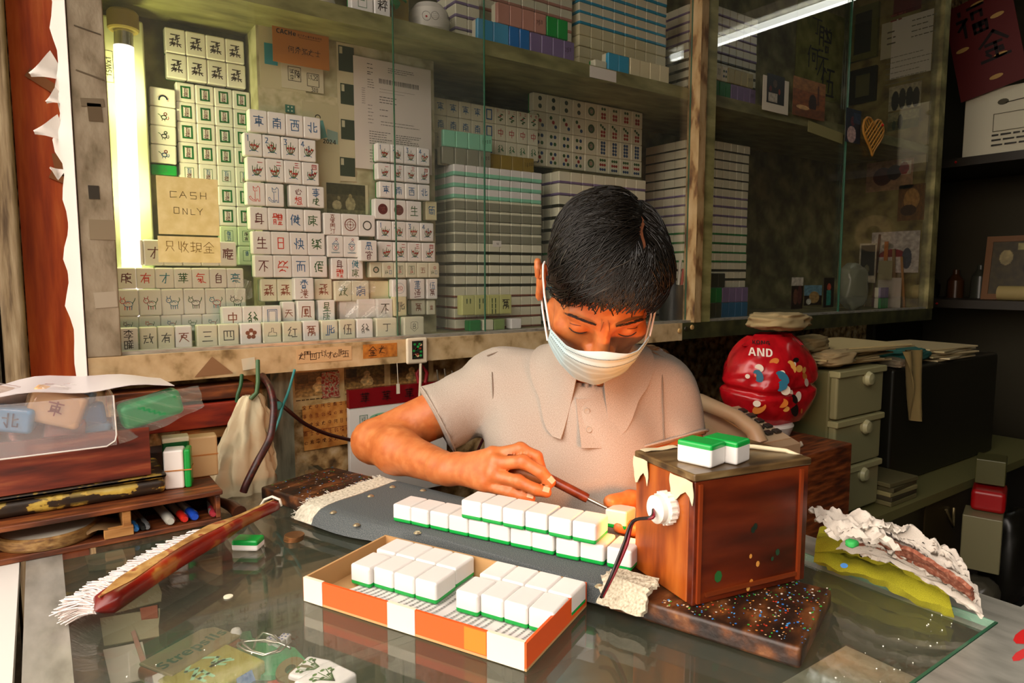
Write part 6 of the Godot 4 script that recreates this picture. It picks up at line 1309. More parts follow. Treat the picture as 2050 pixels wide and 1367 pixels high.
func build_desk() -> void:
	# painted work board
	var bb := Basis(BV, Vector3.UP, BU)   # x across, z along
	var board := thing("work_board", "paint spattered wooden work board lying across the counter", "board", Transform3D(bb, BO))
	part("plank", rb(Vector3(0.141, 0.021, 0.80), 0.004, 2, Vector3(0.0705, 0.0107, 0.40)), M.paint_board, board)
	rng.seed = 14
	var specks := part("paint_specks", ink_mesh("specks", func(b):
		for k in 700:
			var s := rng.randf_range(0.66, 0.80) if k < 520 else rng.randf_range(0.0, 0.14)
			var v := rng.randf_range(0.003, 0.139)
			var w := rng.randf_range(0.0004, 0.0013)
			ink_blob(b, Vector2(v, -s), Vector2(w * rng.randf_range(0.6, 2.0), w), lin(["2f6fb8", "3a9a3c", "c8a884", "b83a24", "e0d4c4", "4a90c8", "d88a3c"][rng.randi() % 7]), 6)), M.ink, board, Transform3D(Basis(Vector3.RIGHT, -PI / 2), Vector3(0, 0.0216, 0)))
	specks.set_meta("kind", "stuff")
	# denim mat draped over the board
	var prof := [Vector2(-0.032, 0.004), Vector2(-0.026, 0.013), Vector2(-0.015, 0.0225), Vector2(0.0, 0.0248), Vector2(0.06, 0.0248), Vector2(0.11, 0.0248), Vector2(0.137, 0.0248), Vector2(0.145, 0.021), Vector2(0.148, 0.010)]
	var den := thing("denim_mat", "dark blue denim mat studded with tacks and draped over the work board", "mat")
	var dm := patchy([[0.0, "24292c"], [0.38, "3c4244"], [0.6, "565a5a"], [1.0, "8c8a82"]], Vector3(44, 44, 44), 0.07, 0.9, 71, 4)
	var f := FastNoiseLite.new(); f.seed = 3; f.frequency = 14.0
	var drape := func(s0: float, s1: float, lift: float) -> Callable:
		return func(u: float, v: float) -> Vector3:
			var k := v * (prof.size() - 1); var i := mini(int(k), prof.size() - 2)
			var q: Vector2 = prof[i].lerp(prof[i + 1], k - i)
			var s := lerpf(s0, s1, u)
			var rr := 0.0014 * f.get_noise_2d(s, q.x) if i < 3 else 0.0
			if q.x < 0.0: q.x *= lerpf(1.0, 0.12, smoothstep(0.20, 0.40, s))
			return bpt(s + 0.004 * f.get_noise_2d(q.x * 3.0, s0), q.x, q.y + lift + rr)
	part("cloth", MB.new().sheet(60, 24, 0.0022, drape.call(0.155, 0.606, 0.0)).mesh(), dm, den)
	part("white_hem", MB.new().sheet(4, 24, 0.003, drape.call(0.125, 0.163, 0.0008)).mesh(), patchy([[0.0, "8a8270"], [0.5, "c8c0ac"], [1.0, "e0d8c8"]], Vector3.ONE * 40, 0.04, 0.9, 72, 3), den, Transform3D(), "frayed white hem")
	part("frayed_hem", MB.new().sheet(8, 20, 0.006, func(u: float, v: float) -> Vector3: return bpt(0.604 + 0.05 * u + 0.008 * f.get_noise_2d(v * 2.0, u), -0.018 + 0.045 * v, 0.008 + 0.022 * minf(1.0, v * 2.6) + 0.004 * f.get_noise_2d(u * 3.0, v * 3.0) + 0.006)).mesh(), patchy([[0.0, "6a5a48"], [0.5, "b8ac94"], [1.0, "d8d0bc"]], Vector3.ONE * 50, 0.05, 0.9, 73, 3), den)
	var fr := MB.new()
	for k in 110:
		var v := rng.randf_range(0.0, 1.0)
		var p0: Vector3 = (drape.call(0.125, 0.163, 0.001) as Callable).call(0.0 if k % 2 else 0.1, v)
		fr.tube([p0, p0 - BU * rng.randf_range(0.003, 0.010) + Vector3(rng.randf_range(-0.003, 0.003), rng.randf_range(-0.003, 0.002), 0)], 0.0004, 3, false)
	part("fringe", fr.mesh(), mt("d8d0c0", 0.9), den).set_meta("kind", "stuff")
	for e in [[0.19, -0.014, 0.0228], [0.245, -0.021, 0.019], [0.34, -0.004, 0.0245], [0.60, -0.003, 0.0245], [0.185, 0.06, 0.0252], [0.18, 0.11, 0.0252], [0.23, 0.125, 0.0252]]:
		part("tack", MB.new().lathe([Vector2(0, 0.0022), Vector2(0.003, 0.0018), Vector2(0.0052, 0)], 12, bpt(e[0], e[1], e[2])).mesh(), mt("b8a888", 0.3, 0.7), den)
	# blank tiles: two courses on the mat
	var d := Vector3(0.44, 0, 0.898); var e2 := Vector3(0.898, 0, -0.44)
	var flat := Basis(d, -e2, Vector3.UP)   # face up
	flat = Basis(d, e2, d.cross(e2))
	var a := Vector3(0.3705, 0.7752, -0.8047)
	for k in 11:
		var o := a + d * (0.0296 * (k + 0.5) + (0.002 if k > 7 else 0.0) + (0.003 if k > 9 else 0.0)) + e2 * (0.0205 + rng.randf_range(-0.0012, 0.0012) + (0.002 if k > 8 else 0.0))
		blank_tile(Transform3D(flat.rotated(Vector3.UP, rng.randf_range(-0.03, 0.03)), o + Vector3(0, 0.0122, 0)), 0.0292, 0.040, 0.024, "blank white tile with green base, lower course of the row on denim", "blank tiles, lower course")
	var a2 := Vector3(0.4161, 0.7998, -0.7044)
	for k in 6:
		var o := a2 + d * (0.0297 * (k + 0.5) + (0.002 if k > 3 else 0.0)) + e2 * (0.0205 + rng.randf_range(-0.001, 0.001))
		blank_tile(Transform3D(flat.rotated(Vector3.UP, rng.randf_range(-0.02, 0.02)), o + Vector3(0, 0.0122, 0)), 0.0292, 0.040, 0.024, "blank white tile with green base, upper course of the row on denim", "blank tiles, upper course")
	build_lid(d, e2, flat)
	build_lamp_box(flat)
	build_brush()
	# towels
	var yt := thing("yellow_towel", "folded yellow cleaning towel beside the wooden lamp box", "towel")
	var ym := patchy([[0.0, "6a660c"], [0.4, "948e14"], [0.7, "aaa41c"], [1.0, "bcb630"]], Vector3.ONE * 60, 0.06, 0.95, 74, 4)
	var cn := FastNoiseLite.new(); cn.seed = 19; cn.frequency = 1.0; cn.fractal_octaves = 3
	for k in 2:
		part("fold", MB.new().sheet(40, 20, 0.013, func(u: float, v: float) -> Vector3:
			var p := Vector3(0.743, 0.75, -0.4297).lerp(Vector3(0.7503, 0.75, -0.2826), u)
			var q := Vector3(0.7976, 0.75, -0.4543).lerp(Vector3(0.8445, 0.75, -0.3419), u)
			var w := p.lerp(q, v if k == 0 else 0.12 + v * 0.88)
			return w + Vector3(0, 0.0195 + 0.013 * k + 0.010 * sin(u * PI) * (0.3 + k) + 0.006 * cn.get_noise_2d(u * 3.0 + k * 7.0, v * 2.0) - 0.010 * pow(1.0 - v, 8.0), 0)).mesh(), ym, yt)
	var wt := thing("white_cloth", "dirty white cotton cloth with rust stains heaped on the yellow towel", "cloth")
	var wm := patchy([[0.0, "a89c90"], [0.5, "c8bdb0"], [1.0, "d8cec2"]], Vector3.ONE * 60, 0.08, 0.95, 75, 4)
	var rough := func(u: float, v: float) -> float: return 0.009 * cn.get_noise_2d(u * 5.0, v * 4.0) + 0.0009 * cn.get_noise_2d(u * 40.0, v * 26.0)
	part("lower_fold", MB.new().sheet(60, 16, 0.005, func(u: float, v: float) -> Vector3:
		var p := Vector3(0.7334, 0.776, -0.3982).lerp(Vector3(0.7456, 0.754, -0.2528), u)
		var q := Vector3(0.7378, 0.8, -0.3854).lerp(Vector3(0.7725, 0.772, -0.2695), u)
		return p.lerp(q, v) + Vector3(0, 0.012 + 0.014 * sin(u * PI) * (1.0 - v * 0.3) + (rough.call(u, v) as float) * 0.5, 0)).mesh(), wm, wt)
	part("stained_fold", MB.new().sheet(60, 8, 0.004, func(u: float, v: float) -> Vector3:
		var p := Vector3(0.7121, 0.796, -0.3895).lerp(Vector3(0.7332, 0.772, -0.2592), u)
		var q := Vector3(0.6993, 0.81, -0.3706).lerp(Vector3(0.7174, 0.788, -0.2562), u)
		return p.lerp(q, v) + Vector3(0, 0.012 + 0.012 * sin(u * PI) + (rough.call(u + 0.3, v) as float) * 0.6, 0)).mesh(), patchy([[0.0, "5a2a1a"], [0.5, "844832"], [0.7, "a06a54"], [1.0, "bfae9c"]], Vector3.ONE * 30, 0.05, 0.95, 76, 4), wt, Transform3D(), "rust stained fold")
	part("upper_fold", MB.new().sheet(70, 30, 0.006, func(u: float, v: float) -> Vector3:
		var p := Vector3(0.6978, 0.806, -0.3835).lerp(Vector3(0.7493, 0.766, -0.2583), u)
		var q := Vector3(0.7033, 0.828, -0.3466).lerp(Vector3(0.7617, 0.8, -0.2807), u)
		return p.lerp(q, v) + Vector3(0, 0.012 + 0.010 * sin(u * PI) + (rough.call(u, v + 2.0) as float), 0)).mesh(), wm, wt)
	part("tucked_fold", MB.new().sheet(30, 16, 0.006, func(u: float, v: float) -> Vector3: return Vector3(0.6927, 0.812, -0.381).lerp(Vector3(0.6934, 0.822, -0.3113), u) + Vector3(0.03, 0.010, -0.045) * v + Vector3(0, 0.012 + (rough.call(u * 0.6, v * 0.5 + 5.0) as float) * 1.2, 0)).mesh(), wm, wt)
	part("blue_stain", patch_on(0.006, 0.003), mt("4a86c8", 0.9), wt, Transform3D(Basis(Vector3.RIGHT, -1.1), Vector3(0.679, 0.797, -0.3588)))
	part("green_scrap", blob_sheet(Vector3(0.6584, 0.828, -0.3412), Vector3(0.014, 0.008, 0.012), 5, 0.4, 10), mt("2a9a44", 0.7), wt)
	# small things on the glass
	for k in 4: solo("coin", "copper coin in the short stack on the glass", "coin", MB.new().lathe([Vector2(0, 0), Vector2(0.0128, 0), Vector2(0.013, 0.0004), Vector2(0.013, 0.0014), Vector2(0.0122, 0.0017), Vector2(0, 0.0015)], 24).mesh(), mt("a87a52", 0.3, 0.85), at(Vector3(0.2617, 0.7502, -0.88) + Vector3(0.0004 * k, 0.0018 * k, 0)), "coin stack")
	solo("white_button", "small flat white button lying on the glass beside the black pouch", "button", MB.new().lathe([Vector2(0, 0), Vector2(0.005, 0), Vector2(0.005, 0.0012), Vector2(0, 0.0014)], 14).mesh(), mt("d8d0b8", 0.4), at(Vector3(0.1526, 0.7503, -0.7584)))
	solo("cable_loop", "white cable end looped above the brush handle", "cable", MB.new().tube([Vector3(0.2443, 0.77, -0.9787), Vector3(0.2474, 0.785, -0.9623), Vector3(0.254, 0.792, -0.948), Vector3(0.2606, 0.79, -0.9351), Vector3(0.2632, 0.78, -0.9381)], 0.002, 6).mesh(), mt("d8cebc", 0.5))
	rng.seed = 4
	var cr := MB.new()
	for k in 60: cr.box(Vector3(rng.randf_range(0.03, 0.2) if k % 2 else rng.randf_range(0.38, 0.75), 0.7508, rng.randf_range(-0.66, -0.3) if k % 2 else rng.randf_range(-0.30, -0.265)), Vector3.ONE * rng.randf_range(0.0004, 0.0010), Basis(Vector3.UP, rng.randf() * 3.0))
	var crumbs := solo("crumbs", "white carving crumbs scattered over the glass", "crumbs", cr.mesh(), mt("e8e4d8", 0.6))
	crumbs.set_meta("kind", "stuff")

func blank_tile(xf: Transform3D, w: float, l: float, t: float, label: String, group: String, face: Material = null) -> Node3D:
	var o := thing("blank_tile", label, "tile", xf, group)
	part("body", body_mesh(w, l, t, 0.0055, true, 3), face if face else M.ivory, o)
	part("green_base", body_mesh(w, l, t, 0.0055, false, 3), M.green_back, o)
	return o

func build_lid(d: Vector3, e2: Vector3, flat: Basis) -> void:
	var A := Vector3(0.2175, 0.75, -0.7024)
	var x := Vector3(0.437, 0, 0.8995); var z := Vector3(0.8975, 0, -0.441)   # along the long front side, away from it
	var fb := Basis(x, Vector3.UP, x.cross(Vector3.UP))   # z axis points away from the front edge when negative
	var t := thing("box_lid", "shallow orange cardboard lid patched with tape holding blank tiles", "box lid", Transform3D(Basis(x, Vector3.UP, x.cross(Vector3.UP).normalized()), A))
	var L := 0.2727; var W := 0.137; var H := 0.027
	var ox := mt("de5416", 0.45); var card := mt("b48a58", 0.85)
	var sg := 1.0 if (x.cross(Vector3.UP)).dot(z) > 0.0 else -1.0
	part("bottom", span(Vector3(0, 0.0005, 0), Vector3(L, 0.003, sg * W)), card, t)
	part("front_wall", span(Vector3(0, 0.003, 0), Vector3(L, H, sg * 0.0028)), ox, t)
	part("end_wall", span(Vector3(L - 0.0028, 0.003, sg * 0.0028), Vector3(L, H, sg * W)), ox, t)
	part("end_wall", span(Vector3(0, 0.003, sg * 0.0028), Vector3(0.0028, H, sg * W)), card, t)
	part("back_wall", span(Vector3(0.0028, 0.003, sg * (W - 0.0028)), Vector3(L - 0.0028, H, sg * W)), card, t)
	for e in [[0.001, 0.028], [0.116, 0.150], [0.232, L - 0.002]]:
		part("tape", span(Vector3(e[0], 0.001, -sg * 0.0006), Vector3(e[1], H + 0.0005, sg * 0.0034)), M.tape, t)
	part("orange_strip", span(Vector3(0.207, 0.004, -sg * 0.0004), Vector3(0.231, H - 0.001, sg * 0.001)), mt("e0781e", 0.4), t)  # a strip of brighter orange on the front wall
	# the printed sheet that lines the lid
	var sh := thing("printed_sheet", "white sheet printed with lines of grey text lining the lid", "paper", Transform3D(t.basis, A + Vector3(0, 0.0034, 0)))
	part("paper", MB.new().sheet(16, 24, 0.0006, func(u: float, v: float) -> Vector3: return Vector3(0.035 + u * 0.232, 0.0010 + 0.020 * pow(1.0 - v, 7.0) + 0.0004 * sin(u * 8.0), sg * (0.004 + v * 0.128))).mesh() if sg < 0 else MB.new().sheet(16, 24, 0.0006, func(u: float, v: float) -> Vector3: return Vector3(0.267 - u * 0.232, 0.0010 + 0.020 * pow(1.0 - v, 7.0) + 0.0004 * sin((1.0 - u) * 8.0), sg * (0.004 + v * 0.128))).mesh(), mt("d6d0cc", 0.75), sh)
	var pb := MB.new()
	var g := RandomNumberGenerator.new(); g.seed = 6
	for k in 30:
		var xx := 0.043 + k * 0.0074
		var zz := 0.010
		var stop := g.randf_range(0.09, 0.126)
		while zz < stop:
			var l := g.randf_range(0.0015, 0.004)
			var yy := 0.0018 + 0.020 * pow(1.0 - (zz - 0.004) / 0.128, 7.0)
			pb.col = lin("8a8684")
			var p0 := Vector3(xx, yy, sg * zz); var p1 := Vector3(xx, 0.0018 + 0.020 * pow(1.0 - (zz + l - 0.004) / 0.128, 7.0), sg * (zz + l)); var w := Vector3(0.0011, 0, 0)
			if k % 8 != 7: pb.flat(p0 - w, p0 + w, p1 + w, p1 - w) if sg < 0 else pb.flat(p0 + w, p0 - w, p1 - w, p1 + w)
			zz += l + 0.0013
	part("text", pb.mesh(), M.ink, sh)
	# eighteen blank tiles standing in the lid
	var fl2 := Basis(x, z, x.cross(z))
	var base := A + Vector3(0, 0.0052, 0)
	var spots := [[0.036, 0.052, 0.0]]
	# first block of eight: front course of four, rear course of four
	var b1 := Vector2(0.0385, 0.0715); var b2 := Vector2(0.1765, 0.0745)
	for k in 4: spots.append([b1.x + 0.0285 * k, b1.y - (0.005 if k == 0 else 0.0), 0.0]); 
	for k in 4: spots.append([b1.x - 0.002 + 0.0285 * k, b1.y + 0.041, 0.0])
	for k in 4: spots.append([b2.x + 0.0275 * k, b2.y - (0.004 if k == 0 else 0.0), 0.0])
	for k in 4: spots.append([b2.x + 0.001 + 0.0275 * k, b2.y + 0.041, 0.0])
	spots.remove_at(0)
	rng.seed = 17
	for k in spots.size():
		var s: Array = spots[k]
		var lb := "blank white tile with green base in the lid, %s" % ("block at the open corner" if k < 8 else "block beside the work board")
		blank_tile(Transform3D(fl2.rotated(Vector3.UP, rng.randf_range(-0.02, 0.02)), base + x * s[0] + z * (s[1]) + Vector3(0, 0.0122, 0)), 0.0272 if k > 7 else 0.0282, 0.039, 0.0238, lb, "blank tiles in the lid, " + ("first block" if k < 8 else "second block"))

func build_lamp_box(flat: Basis) -> void:
	var P0 := Vector3(0.5164, 0.772, -0.4236)
	var xl := (Vector3(0.5356, 0, -0.5219) - Vector3(0.5164, 0, -0.4236)).normalized()     # front edge of the knob side
	var xr := xl.cross(Vector3.UP).normalized()
	if xr.dot(Vector3(0.148, 0, 0.0336)) < 0: xr = -xr
	var W := 0.1002; var L := 0.152; var H := 0.1275; var th := 0.009
	# local axes: x along the long side, z along -xl (towards the room), origin at the far knob corner
	var o := P0 + xl * W
	var t := thing("lamp_box", "dark varnished wooden box shading a lamp beside the tiles", "lamp box", Transform3D(Basis(xr, Vector3.UP, -xl), o))
	part("front_board", rb(Vector3(L, H, th), 0.0015, 1, Vector3(L / 2, H / 2, W - th / 2)), M.wood_box, t)
	part("knob_board", rb(Vector3(th, H, W - th), 0.0015, 1, Vector3(th / 2, H / 2, (W - th) / 2)), patchy([[0.0, "6a2a0c"], [0.4, "944412"], [0.7, "a8561c"], [1.0, "b86a2a"]], Vector3(24, 4, 24), 0.012, 0.35, 81, 5), t)  # left side coloured brighter than the front, as if lit from the left
	part("end_board", rb(Vector3(th, H, W - th), 0.0015, 1, Vector3(L - th / 2, H / 2, (W - th) / 2)), M.wood_box, t)
	part("top_board", rb(Vector3(L + 0.004, 0.008, W + 0.003), 0.002, 1, Vector3(L / 2, H + 0.004, W / 2)), patchy([[0.0, "2a1c10"], [0.4, "4e3a22"], [0.7, "6a5232"], [1.0, "86704c"]], Vector3(6, 20, 20), 0.014, 0.3, 82, 5), t)
	for k in 2: part("edge_bead", bx(Vector3(L - 0.012 if k else 0.006, H / 2, W + 0.0012), Vector3(0.004, H - 0.006, 0.003)), mt("7a2e0c", 0.35), t)
	part("base_bead", bx(Vector3(L / 2, 0.010, W + 0.0012), Vector3(L - 0.03, 0.004, 0.003)), mt("6a2a0c", 0.35), t)
	rng.seed = 23
	part("paint_spots", ink_mesh("lampspots", func(b):
		for e in [[0.026, -0.038, "1f5a2a", 0.005], [0.070, 0.004, "14241a", 0.003], [0.073, 0.007, "14241a", 0.003], [0.105, -0.026, "1a3a24", 0.003], [0.098, -0.032, "1a3a24", 0.002], [0.068, -0.024, "c88a3c", 0.002], [0.078, -0.034, "c88a3c", 0.0026], [0.066, -0.058, "d8a050", 0.0026], [0.07, -0.052, "c07a2c", 0.0026]]: ink_blob(b, Vector2(e[0], e[1]), Vector2(e[3], e[3] * 1.3), lin(e[2]), 7)), M.ink, t, at(Vector3(0.006, H / 2, W + 0.0004)))
	# torn tape on the corners
	var tm := mt("d8c8a4", 0.6)
	for e in [[Vector3(-0.001, H - 0.002, 0.012), 0.026, 0.030, -PI / 2], [Vector3(-0.001, H - 0.004, W - 0.018), 0.036, 0.026, -PI / 2]]:
		part("torn_tape", MB.new().sheet(6, 6, 0.0006, func(u: float, v: float) -> Vector3: return Transform3D(Basis(Vector3.UP, e[3]), e[0]) * Vector3((u - 0.5) * e[1], 0.004 - v * e[2] * (0.75 + 0.25 * sin(u * 7.0)), 0.0012 + 0.001 * sin(u * 8.0 + v * 5.0))).mesh(), tm, t)
	part("torn_tape", MB.new().sheet(6, 5, 0.0006, func(u: float, v: float) -> Vector3: return Vector3(0.002 + u * 0.045, H + 0.0092 + 0.0006 * sin(u * 9.0), 0.004 + v * 0.010)).mesh(), tm, t)
	part("rolled_tape", MB.new().tube([Vector3(L - 0.055, H + 0.010, W * 0.25), Vector3(L - 0.03, H + 0.011, W * 0.5), Vector3(L - 0.008, H + 0.010, W * 0.75), Vector3(L + 0.003, H + 0.004, W * 0.88), Vector3(L + 0.005, H - 0.014, W * 0.92)], [0.0018, 0.0028, 0.0026, 0.0036, 0.002], 7).mesh(), tm, t)
	# knob with its wire
	var kp := Vector3(0.0, H - 0.037, W * 0.62)
	part("knob", MB.new().lathe([Vector2(0, 0), Vector2(0.0155, 0), Vector2(0.0165, 0.003), Vector2(0.0165, 0.010), Vector2(0.0145, 0.013), Vector2(0.0145, 0.019), Vector2(0.012, 0.021), Vector2(0, 0.021)], 32, kp, Basis(Vector3.FORWARD, -PI / 2)).mesh(), M.white_plastic, t, Transform3D(), "ribbed white plastic cable boss")
	for k in 18: part("knob_rib", bx(kp + Vector3(-0.0065, sin(TAU * k / 18) * 0.0166, cos(TAU * k / 18) * 0.0166), Vector3(0.008, 0.0018, 0.0018)), M.white_plastic, t)
	var w0 := t.transform * (kp + Vector3(-0.021, 0.0, 0.0))
	for k in 2:
		part("wire", MB.new().tube(smooth([t.transform.affine_inverse() * w0, t.transform.affine_inverse() * (w0 + Vector3(-0.010, -0.004, 0.006 + 0.002 * k)), t.transform.affine_inverse() * (Vector3(0.4923, 0.8466, -0.4837) + Vector3(0.002 * k, 0, 0)), t.transform.affine_inverse() * (Vector3(0.4833, 0.8228, -0.4872) + Vector3(0.003 * k, 0, 0.002 * k)), t.transform.affine_inverse() * (Vector3(0.4685, 0.7951, -0.4882) + Vector3(0.004 * k, 0, 0)), t.transform.affine_inverse() * (Vector3(0.4461, 0.779, -0.4801) + Vector3(0.002 * k, 0, 0))]), 0.0017, 8).mesh(), mt(["1c100e", "7a0f1e"][k], 0.35), t)
	# the lamp inside, open towards the worker
	part("bulb", MB.new().lathe([Vector2(0, 0), Vector2(0.012, 0.002), Vector2(0.020, 0.016), Vector2(0.022, 0.028), Vector2(0.016, 0.042), Vector2(0, 0.048)], 20, Vector3(L * 0.42, 0.055, 0.030)).mesh(), glow("ffb060", 3.0), t)
	part("socket", MB.new().tube([Vector3(L * 0.42, 0.126, 0.03), Vector3(L * 0.42, 0.100, 0.03)], 0.012, 12).mesh(), M.white_plastic, t)
	var l := OmniLight3D.new()
	l.name = "bulb_light"; l.light_color = Color.html("ff9a48"); l.light_energy = 0.10; l.light_size = 0.02; l.omni_range = 4.0; l.omni_attenuation = 2.0; l.shadow_enabled = true
	l.position = Vector3(L * 0.42, 0.078, 0.030)
	t.add_child(l)
	# two tiles on top
	var top := Vector3(0, 0.772 + H + 0.0082, 0)
	for k in 2:
		var p: Vector3 = [Vector3(0.5538, 0.908, -0.4478), Vector3(0.5826, 0.908, -0.4393)][k]
		var up := Basis(xr, Vector3.UP, -xl).rotated(Vector3.UP, 0.35)
		blank_tile(Transform3D(Basis(up.x, up.z, -up.y), Vector3(p.x, 0.772 + H + 0.0081 + 0.0121, p.z) + (Vector3.ZERO if k == 0 else Vector3(0.002, 0, -0.001))), 0.0294, 0.040, 0.024, "blank tile lying green side up on the lamp box", "tiles on the lamp box")

func build_brush() -> void:
	var h0 := Vector3(0.0298, 0.772, -0.7566); var h1 := Vector3(0.2614, 0.784, -0.9483)
	var t := thing("bench_brush", "worn red lacquered bench brush with pale bristles", "brush")
	var ax := (h1 - h0).normalized(); var side := ax.cross(Vector3.UP).normalized()
	var L := (h1 - h0).length()
	var rings := []; 
	var b := MB.new()
	var n := 30
	var seg := 16
	var prev := -1
	for k in n + 1:
		var s := float(k) / n
		var w := 0.015 if s < 0.55 else lerpf(0.015, 0.0085, smoothstep(0.55, 0.75, s))
		if s > 0.85: w = lerpf(0.0085, 0.0105, (s - 0.85) / 0.15)
		var hh := 0.0105 if s < 0.55 else lerpf(0.0105, 0.0075, smoothstep(0.55, 0.75, s))
		var endr := 1.0
		if s < 0.05: endr = sqrt(maxf(0.02, 1.0 - pow(1.0 - s / 0.05, 2.0)))
		if s > 0.96: endr = sqrt(maxf(0.02, 1.0 - pow((s - 0.96) / 0.04, 2.0)))
		var c := h0 + ax * L * s + Vector3(0, 0.006 * sin(s * PI * 1.2), 0)
		var st := b.v.size()
		for j in seg:
			var a := TAU * j / seg
			var cx := signf(cos(a)) * pow(absf(cos(a)), 0.7) * w * endr; var cy := signf(sin(a)) * pow(absf(sin(a)), 0.7) * hh * endr
			b.p(c + side * cx + Vector3(0, cy, 0))
		if prev >= 0:
			for j in seg: b.quad(prev + j, st + j, st + (j + 1) % seg, prev + (j + 1) % seg)
		prev = st
	for e in 2:
		var m: int = b.p(h0 - ax * 0.001 if e == 0 else h1 + ax * 0.001)
		var st := 0 if e == 0 else prev
		for j in seg:
			if e == 0: b.tri(m, st + j, st + (j + 1) % seg)
			else: b.tri(m, st + (j + 1) % seg, st + j)
	part("handle", b.mesh(), patchy([[0.0, "3a0804"], [0.3, "5c0f06"], [0.55, "84180a"], [0.66, "9a2c10"], [0.72, "b07a34"], [1.0, "c89a5c"]], Vector3.ONE * 5, 0.02, 0.3, 91, 4), t)
	part("worn_top", MB.new().sheet(40, 4, 0.0012, func(u: float, v: float) -> Vector3:
		var s := lerpf(0.02, 0.98, u)
		var w := (0.013 if s < 0.55 else lerpf(0.013, 0.007, smoothstep(0.55, 0.75, s))) * (0.75 + 0.2 * sin(u * 13.0)) * minf(1.0, 8.0 * minf(s, 1.0 - s))
		return h0 + ax * L * s - side * 0.002 + side * (0.5 - v) * w * 1.5 + Vector3(0, 0.006 * sin(s * PI * 1.2) + (0.0108 if s < 0.55 else lerpf(0.0108, 0.0078, smoothstep(0.55, 0.75, s))), 0)).mesh(), patchy([[0.0, "6a3c14"], [0.4, "9a7038"], [0.7, "b08a50"], [0.85, "7a2410"], [1.0, "a88450"]], Vector3.ONE * 14, 0.02, 0.5, 92, 4), t, Transform3D(), "bare worn wood along the top")
	# bristles fan out away from the room along the first half of the handle
	rng.seed = 44
	var br := MB.new()
	for k in 6500:
		var s := rng.randf_range(0.01, 0.60)
		var r0 := h0 + ax * L * s - side * rng.randf_range(0.004, 0.014) + Vector3(0, rng.randf_range(-0.008, 0.004), 0)
		var out := (-side * 1.0 + Vector3(0, rng.randf_range(-0.42, 0.10), 0) + ax * rng.randf_range(-0.40, 0.10)).normalized()
		var ln := rng.randf_range(0.024, 0.038) * (1.0 if s < 0.5 else 0.8)
		var q := r0 + out * ln
		if q.y < 0.7512: q.y = 0.7512 + rng.randf() * 0.002
		var mid := (r0 + q) / 2 + Vector3(0, 0.003, 0)
		br.tube([r0, mid, q], [0.0009, 0.0009, 0.0007], 3, false)
	var bt := part("bristles", br.mesh(), mt("e2d2cc", 0.8), t)
	bt.set_meta("kind", "stuff")

